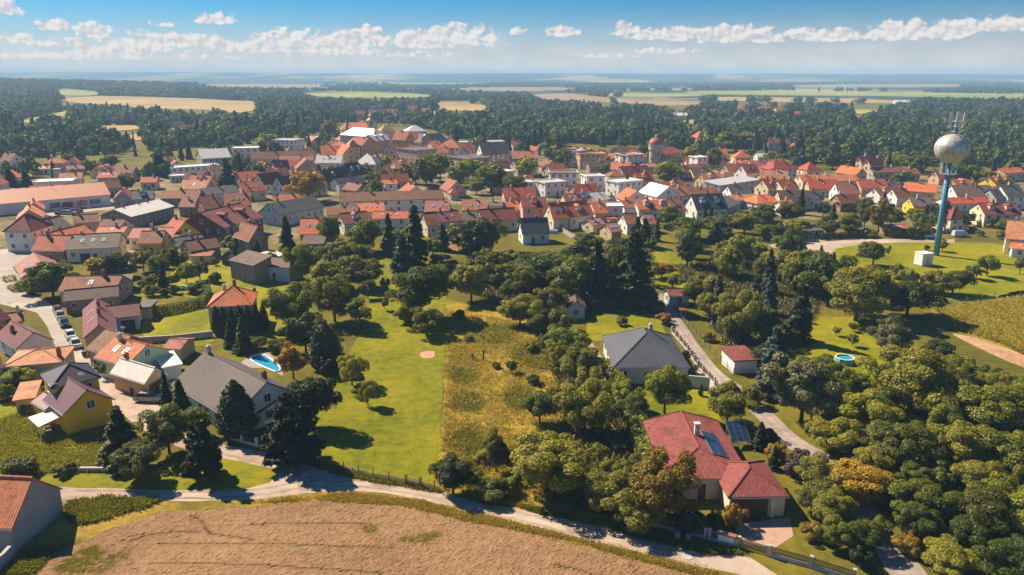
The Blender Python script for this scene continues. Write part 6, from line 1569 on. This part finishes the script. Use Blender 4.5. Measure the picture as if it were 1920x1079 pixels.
fill([(1640, 410), (1940, 420), (1940, 460), (1800, 440)], 10, ['fruit', 'shrub'], (4, 6.5), (0.8, 1.0), OT, 12)
fill([(840, 262), (1060, 258), (1060, 300), (960, 306), (860, 290)], 40, ['round', 'round', 'tall'], (8, 13), (0.75, 1.0), OT, 13, stuff=True)
fill([(300, 262), (640, 235), (640, 300), (300, 300)], 34, ['round', 'round', 'tall'], (8, 12), (0.75, 1.0), OT, 14, stuff=True)
fill([(1060, 258), (1480, 262), (1480, 300), (1060, 285)], 40, ['round', 'round', 'tall'], (8, 13), (0.75, 1.0), OT, 15, stuff=True)
# ---- hedges
def hedge(name, label, pts, w, h, tint, dens=130, size=0.2):
    p = [G(*q) for q in pts]; rs = np.random.RandomState(len(label)); Ps, Ns = [], []
    for a, b in zip(p, p[1:]):
        L = (b - a).length; d = (b - a) / L; nrm = Vector((-d.y, d.x, 0)); n = int(L * (2 * h + w) * dens / 3)
        s = rs.uniform(0, L, n); f = rs.uniform(0, 1, n)
        for si, fi in zip(s, f):
            t = fi * (2 * h + w)
            if t < h: o, z, nn_ = -w / 2, t, -nrm
            elif t < h + w: o, z, nn_ = t - h - w / 2, h, Vector((0, 0, 1))
            else: o, z, nn_ = w / 2, t - h - w, nrm
            q = a + d * si + nrm * (o + rs.normal(0, 0.1)) - p[0]
            Ps.append((q.x, q.y, max(0.03, z + rs.normal(0, 0.1)))); Ns.append(tuple(nn_ * 1.0 + Vector(rs.normal(0, 0.35, 3))))
    P, N = np.array(Ps), np.array(Ns); N /= np.linalg.norm(N, axis=1)[:, None]
    me = leaf_mesh('foliage', P, N, size, rs); me.materials.append(LEAF[tint])
    root = empty(name, p[0]); tag(root, label, 'hedge'); link('foliage', me, root)
    b = MB()
    for a, c in zip(p, p[1:]):
        L = (c - a).length; d = (c - a) / L
        for i in range(max(2, int(L / 1.2))):
            q = a + d * (i + 0.5) * L / max(2, int(L / 1.2)) - p[0]; b.tube([(q.x, q.y, -0.05), (q.x, q.y, h * 0.8)], [0.06, 0.03], 5)
    b.obj('stems', m_bark, root)
hedge('hedge', 'clipped dark hedge bending round the sunlit garden lawn', [(282, 594), (330, 585), (378, 574), (392, 560), (388, 548)], 1.3, 1.9, 'green')
hedge('hedge', 'tall loose hedge between dry meadow and the crimson-roofed house', [(1138, 700), (1165, 760), (1195, 820), (1222, 890), (1225, 940)], 2.6, 2.8, 'light', 90, 0.3)
hedge('hedge', 'dark hedge behind the slate-grey bungalow lawn', [(1105, 583), (1150, 578), (1200, 578), (1240, 588)], 2.0, 2.4, 'dark', 90, 0.28)
hedge('hedge', 'square clipped hedge beside the pale road', [(1474, 452), (1516, 450)], 2.2, 2.6, 'dark', 60, 0.3)
hedge('hedge', 'long low hedge behind the parked blue cars', [(1536, 450), (1608, 446)], 1.6, 1.8, 'dark', 60, 0.3)
hedge('hedge', 'dark hedge arching beside the ball tower road', [(1662, 445), (1735, 444)], 2.0, 2.4, 'dark', 60, 0.3)
hedge('hedge', 'dark rounded hedge at the meadow edge by the road', [(14, 890), (62, 890)], 2.0, 1.8, 'dark', 110, 0.22)
hedge('hedge', 'small round planting in the street bend', [(14, 524), (22, 528)], 2.5, 0.9, 'green', 110, 0.22)
hedge('hedge', 'second round planting in the street bend', [(22, 540), (34, 548)], 1.8, 0.8, 'green', 110, 0.22)
# ---- bare snags in the meadow
def snag(px, py, h, label):
    p = G(px, py); root = empty('dead_tree', p); tag(root, label, 'tree')
    rr = random.Random(px)
    MB().tube([(0, 0, -0.1), (0.1, 0, h * 0.5), (0, 0.05, h * 0.75)], [0.16, 0.12, 0.08], 6).obj('trunk', m_bark, root)
    for i in range(7):
        a = rr.uniform(0, 6.28); z = rr.uniform(0.35, 0.72) * h
        MB().tube([(0, 0, z), (math.cos(a) * h * 0.2, math.sin(a) * h * 0.2, z + h * 0.15), (math.cos(a) * h * 0.3, math.sin(a) * h * 0.3, z + h * rr.uniform(0.2, 0.34))], [0.06, 0.04, 0.015], 5).obj('branch', m_bark, root)
snag(906, 676, 2.6, 'bare dead fruit tree standing in the dry meadow'); snag(886, 675, 1.5, 'short forked dead stump in the dry meadow')

# ------------------------------------------------------------------ weeds and tall grass (nobody could count them)
from mathutils import noise as mnoise
def tufts(name, label, polys, n, h, mat, seed, spread=0.25, blades=6, wid=0.035, avoid=True):
    rs = np.random.RandomState(seed); rr = random.Random(seed)
    pts = []
    wps = [[tuple(G(*q))[:2] for q in poly] for poly in polys]
    areas = []
    for wp in wps: areas.append(abs(sum(wp[i - 1][0] * wp[i][1] - wp[i][0] * wp[i - 1][1] for i in range(len(wp)))) / 2)
    for wp, ar in zip(wps, areas):
        X0, X1 = min(p[0] for p in wp), max(p[0] for p in wp); Y0, Y1 = min(p[1] for p in wp), max(p[1] for p in wp)
        k = int(n * ar / sum(areas)); c = 0; tr = 0
        while c < k and tr < k * 12:
            tr += 1
            x, y = rr.uniform(X0, X1), rr.uniform(Y0, Y1)
            if inpoly(x, y, wp) and mnoise.noise((x * 0.22, y * 0.22, seed)) + 0.5 * mnoise.noise((x * 0.9, y * 0.9, seed)) > rr.uniform(-0.75, 0.35): pts.append((x, y)); c += 1
    P = np.repeat(np.array(pts), blades, 0); m = len(P)
    a = rs.uniform(0, 2 * np.pi, m); ln = h * rs.uniform(0.5, 1.3, m); lean = rs.uniform(0.5, 1.6, m) * ln
    bx, by = P[:, 0] + rs.normal(0, spread, m), P[:, 1] + rs.normal(0, spread, m)
    w = wid * rs.uniform(0.6, 1.5, m) * (1 + h)
    px_, py_ = -np.sin(a) * w, np.cos(a) * w
    v = np.empty((m, 4, 3))
    v[:, 0] = np.stack([bx - px_, by - py_, np.zeros(m)], 1); v[:, 1] = np.stack([bx + px_, by + py_, np.zeros(m)], 1)
    v[:, 2] = np.stack([bx + np.cos(a) * lean + px_ * 0.7, by + np.sin(a) * lean + py_ * 0.7, ln], 1); v[:, 3] = np.stack([bx + np.cos(a) * lean * 0.8 - px_ * 0.7, by + np.sin(a) * lean * 0.8 - py_ * 0.7, ln * 0.95], 1)
    me = bpy.data.meshes.new(name); me.vertices.add(m * 4); me.vertices.foreach_set('co', v.reshape(-1).astype(np.float32))
    me.loops.add(m * 4); me.loops.foreach_set('vertex_index', np.arange(m * 4, dtype=np.int32))
    me.polygons.add(m); me.polygons.foreach_set('loop_start', np.arange(0, m * 4, 4, dtype=np.int32)); me.polygons.foreach_set('loop_total', np.full(m, 4, np.int32)); me.update(calc_edges=True)
    me.materials.append(mat)
    tag(link(name, me), label, None, None, 'stuff')
L_dry = leafmat('dry_stalks', (0.38, 0.28, 0.025), (0.62, 0.44, 0.09), 0.45)
L_weed = leafmat('weeds', (0.18, 0.19, 0.006), (0.38, 0.33, 0.02), 0.45)
meadow = [(835, 580), (1000, 610), (1090, 650), (1140, 770), (1190, 880), (1130, 960), (960, 940), (825, 905), (832, 800), (835, 700)]
tufts('dry_grass', 'tall dry golden grass in the meadow', [meadow], 9000, 0.3, L_dry, 1, 0.3, 6, 0.03)
tufts('weeds', 'green weed patches in the dry meadow', [smooth_path(q) for q in [[(850, 750), (878, 738), (905, 752), (890, 768), (858, 768)], [(842, 822), (870, 806), (900, 815), (905, 832), (860, 842)], [(872, 862), (900, 842), (928, 838), (940, 862), (905, 880)], [(890, 915), (920, 900), (960, 905), (955, 932), (905, 935)], [(960, 660), (1000, 642), (1060, 660), (1040, 690), (990, 688)], [(850, 690), (890, 700), (880, 722), (856, 716)], [(950, 740), (985, 730), (1000, 760), (965, 770)], [(900, 620), (950, 610), (960, 635), (920, 645)]]], 2600, 0.45, L_weed, 2, 0.6, 7, 0.03)
tufts('weeds', 'rough weeds on the meadow below the yellow house', [[(-20, 790), (60, 770), (160, 805), (225, 835), (225, 885), (-20, 890)]], 3800, 0.3, L_weed, 3, 0.3, 6, 0.03)
tufts('weeds', 'tall roadside weeds by the corner house', [[(128, 945), (200, 935), (300, 940), (230, 965), (150, 985), (130, 970)], [(10, 1079), (60, 1030), (100, 1035), (60, 1079)]], 2000, 0.4, L_weed, 4, 0.25, 6, 0.03)
tufts('dry_grass', 'dry grass along the verge of the road', [[(480, 942), (655, 925), (780, 939), (960, 980), (1247, 1051), (1350, 1075), (1300, 1078), (1060, 1012), (880, 977), (755, 948), (600, 939)]], 6500, 0.22, L_dry, 5, 0.2, 5, 0.025)
tufts('weeds', 'grass fringe along the lawn fence and roadside', [[(600, 872), (700, 893), (815, 915), (830, 925), (700, 903), (620, 886)], [(1130, 985), (1290, 1015), (1400, 1040), (1330, 1038), (1200, 1008)], [(960, 945), (1060, 965), (1130, 985), (1010, 962)]], 3600, 0.3, L_weed, 6, 0.2, 6, 0.025)
tufts('crop_plants', 'bean plants standing in the yellow-green crop', [[(1755, 582), (1850, 566), (1940, 556), (1950, 680), (1880, 645), (1800, 620)]], 9000, 0.55, leafmat('bean_leaf', (0.22, 0.195, 0.010), (0.46, 0.36, 0.03), 0.45), 7, 0.25, 6, 0.05)
tufts('weeds', 'thin green weeds spreading over the tilled field', [[(100, 1070), (140, 1040), (180, 1020), (200, 1045), (255, 1022), (240, 1045), (190, 1079), (110, 1079)], [(680, 980), (705, 985), (700, 1003), (685, 998)], [(740, 1010), (830, 1000), (800, 1020)]], 9000, 0.1, L_weed, 8, 0.3, 5, 0.02)
tufts('undergrowth', 'tangled undergrowth beneath the garden trees', [[(1000, 610), (1090, 650), (1150, 760), (1200, 880), (1140, 965), (1000, 930), (1070, 850), (1040, 700)], [(1500, 760), (1640, 780), (1920, 720), (1920, 1079), (1760, 1079), (1640, 930)], [(1270, 500), (1440, 480), (1540, 560), (1470, 690), (1390, 690), (1330, 600)], [(880, 480), (1220, 470), (1220, 570), (1000, 600), (890, 550)]], 15000, 0.7, leafmat('undergrowth_leaf', (0.07, 0.07, 0.01), (0.17, 0.14, 0.02), 0.3), 9, 0.4, 6, 0.06)

# ------------------------------------------------------------------ far woods: one mass, instanced crowns
def woods():
    rr = np.random.RandomState(17)
    pts, scs, rots = [], [], []
    edge = [(-60, 300), (120, 296), (200, 292), (300, 284), (420, 272), (520, 256), (600, 248), (640, 230), (760, 232), (850, 258), (960, 272), (1060, 268), (1150, 272), (1290, 280), (1400, 280), (1480, 290), (1600, 300), (1700, 312), (1980, 322)]
    def edge_y(x):
        for (a, b), (c, d) in zip(edge, edge[1:]):
            if a <= x <= c: return b + (d - b) * (x - a) / (c - a)
        return 300
    hl = [(h['c'].x, h['c'].y, max(h['w'], h['d'])) for h in HOUSES if h['c'].y > 330]
    hpx = [(h['px'][0], h['w'] / mpp(h['c']) * 0.9 + 3, h['px'][1]) for h in HOUSES if h['c'].y > 620]
    def in_far(px, py):
        return any(inpoly(px, py, q) for q in FARF)
    Y = 430.0
    while Y < 2500:
        step = 7.5 + (Y - 430) * 0.0042
        xm = Y * 0.72 + 40
        for x in np.arange(-xm, xm, step):
            xx, yy = x + rr.uniform(-.45, .45) * step, Y + rr.uniform(-.45, .45) * step
            z = th(xx, yy); px, py = PX((xx, yy, z))
            if py > edge_y(px) or px < -40 or px > 1960: continue
            pt = PX((xx, yy, z + 9.0 * min(step / 8.6, 1.2)))[1]
            if in_far(px, py) or in_far(px, pt) or in_far(px, (py + pt) / 2): continue
            if any(abs(px - a) < b and -3 < py - c < 15 for a, b, c in hpx): continue
            # clearings of the far plain
            if yy > 1300 and px > 560: continue
            if yy > 850 and not (px < 560 and py < 190):
                cl = math.sin(xx * 0.0031 + 1.3) + math.sin(yy * 0.0042 + xx * 0.0011) + 0.7 * math.sin(xx * 0.0073 - yy * 0.003)
                if cl > 1.25 - (yy - 850) / 1100: continue
            if any(abs(xx - a) < c + 5 and -(c + 9) < yy - b < c + 5 for a, b, c in hl): continue
            nzv = math.sin(xx * 0.021 + 2 * math.sin(yy * 0.011)) + math.sin(yy * 0.017 - xx * 0.009)
            if nzv > 1.45 and rr.rand() < 0.5: continue
            s = step / 8.6 * (rr.uniform(0.55, 1.15) + 0.22 * max(nzv, -1) + (0.5 if rr.rand() < 0.12 else 0))
            if s < 0.3: continue
            if px < 560 and py < 192: s *= 1.15
            pts.append((xx, yy, z)); scs.append((s, s, min(s, 1.2) * rr.uniform(0.7, 1.15))); rots.append(rr.uniform(0, 6.28))
        Y += step * 0.95
    # wooded strips on the plain
    for _ in range(80):
        yy = 1350 * 3.3 ** rr.uniform(0, 1); xx = rr.uniform(-0.72, 0.72) * yy; L = rr.uniform(0.05, 0.2) * yy; wd = rr.uniform(0.012, 0.03) * yy
        for k in range(int(L * wd / (300 if yy > 2500 else 110))):
            qx, qy = xx + rr.uniform(-L, L), yy + rr.uniform(-wd, wd); qp = PX((qx, qy, 0)); qt = PX((qx, qy, 9))
            if in_far(*qp) or in_far(*qt): continue
            pts.append((qx, qy, 0)); s = rr.uniform(2.0, 3.2) if yy > 2500 else rr.uniform(1.0, 1.8); scs.append((s, s, rr.uniform(0.9, 1.25))); rots.append(rr.uniform(0, 6.28))
    for (x, y, w, h) in EXTRA: pts.append((x, y, 0)); scs.append((w / 12, w / 12, h / 9)); rots.append(x)
    me = bpy.data.meshes.new('woodland'); me.from_pydata([tuple(p) for p in pts], [], [])
    at = me.attributes.new('scl', 'FLOAT_VECTOR', 'POINT'); at.data.foreach_set('vector', np.array(scs, np.float32).reshape(-1))
    at = me.attributes.new('rot', 'FLOAT', 'POINT'); at.data.foreach_set('value', np.array(rots, np.float32))
    at = me.attributes.new('idx', 'INT', 'POINT'); ix = np.array([(5 + (k % 2)) if (math.sin(p[0] * 0.013 + 1.7) + math.sin(p[1] * 0.019 + p[0] * 0.005) > 1.25 and rr.rand() < 0.3) or rr.rand() < 0.015 else rr.randint(0, 5) for k, p in enumerate(pts)], np.int32); at.data.foreach_set('value', ix)
    o = link('woodland', me); tag(o, 'mass of woods filling the valley and plain beyond the town', kind='stuff')
    ng = bpy.data.node_groups.new('scatter_woods', 'GeometryNodeTree')
    ng.interface.new_socket('Geometry', in_out='INPUT', socket_type='NodeSocketGeometry'); ng.interface.new_socket('Geometry', in_out='OUTPUT', socket_type='NodeSocketGeometry')
    N = ng.nodes; gi, go = N.new('NodeGroupInput'), N.new('NodeGroupOutput')
    ip = N.new('GeometryNodeInstanceOnPoints'); gti = N.new('GeometryNodeGeometryToInstance')
    for v in range(7):
        m, _, _, _ = proto('far', 2, v) if v < 5 else proto('spruce', 2, v - 5)
        if v >= 5: m = m.copy(); m.transform(Matrix.Scale(0.85, 4))
        m.materials.clear(); m.materials.append(LEAF['wood'] if v < 5 else LEAF['spruce'])
        po = bpy.data.objects.new('woodland_crown', m)
        inf = N.new('GeometryNodeObjectInfo'); inf.inputs['Object'].default_value = po
        ng.links.new(inf.outputs['Geometry'], gti.inputs[0])
    def named(n, t):
        a = N.new('GeometryNodeInputNamedAttribute'); a.data_type = t; a.inputs[0].default_value = n; return a.outputs[0]
    ng.links.new(gi.outputs[0], ip.inputs['Points']); ng.links.new(gti.outputs[0], ip.inputs['Instance'])
    ip.inputs['Pick Instance'].default_value = True
    ng.links.new(named('idx', 'INT'), ip.inputs['Instance Index'])
    cx = N.new('ShaderNodeCombineXYZ'); ng.links.new(named('rot', 'FLOAT'), cx.inputs[2])
    ng.links.new(cx.outputs[0], ip.inputs['Rotation']); ng.links.new(named('scl', 'FLOAT_VECTOR'), ip.inputs['Scale'])
    ng.links.new(ip.outputs[0], go.inputs[0])
    md = o.modifiers.new('scatter', 'NODES'); md.node_group = ng
    print('woodland points', len(pts))
woods()

from collections import Counter
print(Counter(t['o'].name.split('.')[0] for t in TREES))
# ------------------------------------------------------------------ labels that single each thing out
LM = [(690, 240, 'the church'), (1232, 285, 'the round tower'), (1768, 400, 'the ball tower'), (94, 368, 'the shop hall'), (287, 395, 'the white-roofed shed'), (455, 405, 'the maroon barn'), (735, 370, 'the long mossy barn'), (566, 392, 'the long grey barn'),
      (1250, 360, 'the white-roofed chalet'), (1005, 427, 'the modern house'), (60, 425, 'the white pyramid villa'), (150, 725, 'the yellow house'), (430, 715, 'the taupe roof'), (1215, 655, 'the grey bungalow'), (1310, 850, 'the crimson roof'), (1425, 905, 'the crimson garage'),
      (740, 740, 'the mown lawn'), (930, 740, 'the dry meadow'), (435, 558, 'the orange pyramid roof'), (475, 495, 'the timber sheds'), (500, 682, 'the kidney pool'), (1300, 640, 'the lane'), (1700, 490, 'the tower meadow'), (1583, 672, 'the round garden pool'), (1860, 600, 'the bean crop'),
      (765, 290, 'the concrete flats'), (583, 425, 'the patchy orange roof'), (190, 610, 'the stone gable'), (275, 670, 'the mint green house'), (170, 452, 'the long grey-brown roof'), (1400, 660, 'the red-roofed hut'), (455, 285, 'the white school block'), (1112, 282, 'the ochre flats'), (1335, 378, 'the big dark slate roof'),
      (1830, 358, 'the grey-brown barn'), (1885, 392, 'the cream gable'), (1612, 302, 'the cream twin villa'), (1650, 345, 'the long red roof'), (330, 580, 'the clipped hedge'), (1150, 500, 'the tallest spruces'), (560, 900, 'the road junction'), (1360, 1022, 'the letterbox pillar'), (1860, 665, 'the dirt track'), (1070, 325, 'the flat white villas'), (930, 275, 'the grey depot roof'), (340, 240, 'the hillside farm'), (1440, 208, 'the far village'), (760, 208, 'the church suburb')]
def place(px):
    best = None
    for (x, y, n) in LM:
        d = math.hypot((px[0] - x) * 0.8, (px[1] - y) * 1.4)
        if best is None or d < best[0]: best = (d, x, y, n)
    d, x, y, n = best
    dx, dy = px[0] - x, px[1] - y
    if d < 7: rel = 'right beside'
    elif abs(dx) > abs(dy) * 1.3: rel = 'on the ball-tower side of' if (dx > 0) == (x < 1768) else 'on the far side of'
    else: rel = 'in front of' if dy > 0 else 'behind'
    if abs(dx) > abs(dy) * 1.3 and dx < 0 and x < 1768: rel = 'on the shop-hall side of' if x > 94 else 'at the edge past'
    return rel, n, d
ORD = ['', ', second nearest', ', third nearest', ', fourth nearest', ', fifth nearest', ', sixth nearest', ', seventh nearest', ', eighth nearest', ', ninth nearest', ', tenth nearest', ', eleventh nearest', ', twelfth nearest', ', thirteenth nearest', ', fourteenth nearest', ', fifteenth nearest']
groups = {}
for h in HOUSES:
    if h['label'] or h['cat'] != 'house': continue
    rel, n, d = place(h['px'])
    s = (h['size'] + ' ' if h['size'] else '')
    base = f"{s}{h['wall']} {h['form']} house, {h['roof']} roof, {rel} {n}"
    groups.setdefault(base, []).append((d, h['o']))
for t in TREES:
    rel, n, d = place(t['px'])
    sz = 'tall' if t['h'] > 10.5 else 'small' if t['h'] < 4.2 and t['kind'] != 'shrub' else 'low' if t['kind'] == 'shrub' and t['h'] < 1.8 else ''
    sp = {'round': 'round-crowned tree', 'tall': 'upright leafy tree', 'fruit': 'fruit tree', 'shrub': 'bush', 'spruce': 'spruce', 'pine': 'broad conifer', 'thuja': 'columnar thuja'}[t['kind']]
    base = f"{sz + ' ' if sz else ''}{TINTW[t['tint']]} {sp} {rel} {n}"
    groups.setdefault(base, []).append((d, t['o']))
    tag(t['o'], None, t['cat'], 'garden and town ' + {'tree': 'trees', 'shrub': 'bushes'}[t['cat']])
for base, lst in groups.items():
    lst.sort(key=lambda q: q[0])
    for i, (d, o) in enumerate(lst): o['label'] = ' '.join((base + (ORD[min(i, len(ORD) - 1)])).replace(' house,', '', 1 if len((base + ORD[min(i, 14)]).split()) > 16 else 0).split())
for h in HOUSES:
    if h['cat'] == 'house' and 'group' not in h['o']: h['o']['group'] = 'houses of the town'

# ------------------------------------------------------------------ haze over the whole land
HAZE_DENSITY = 2.1e-4
hm = bpy.data.materials.new('haze'); hm.use_nodes = True
nt = hm.node_tree; nt.nodes.clear()
out = nt.nodes.new('ShaderNodeOutputMaterial'); pv = nt.nodes.new('ShaderNodeVolumePrincipled')
pv.inputs['Color'].default_value = (0.40, 0.68, 1.0, 1); pv.inputs['Density'].default_value = HAZE_DENSITY; pv.inputs['Anisotropy'].default_value = 0.0
nt.links.new(pv.outputs[0], out.inputs['Volume'])
hz = MB().box(-9100, 9100, -400, 7900, -4, 80).obj('haze', hm)
tag(hz, 'thin blue haze over the whole landscape', kind='stuff')
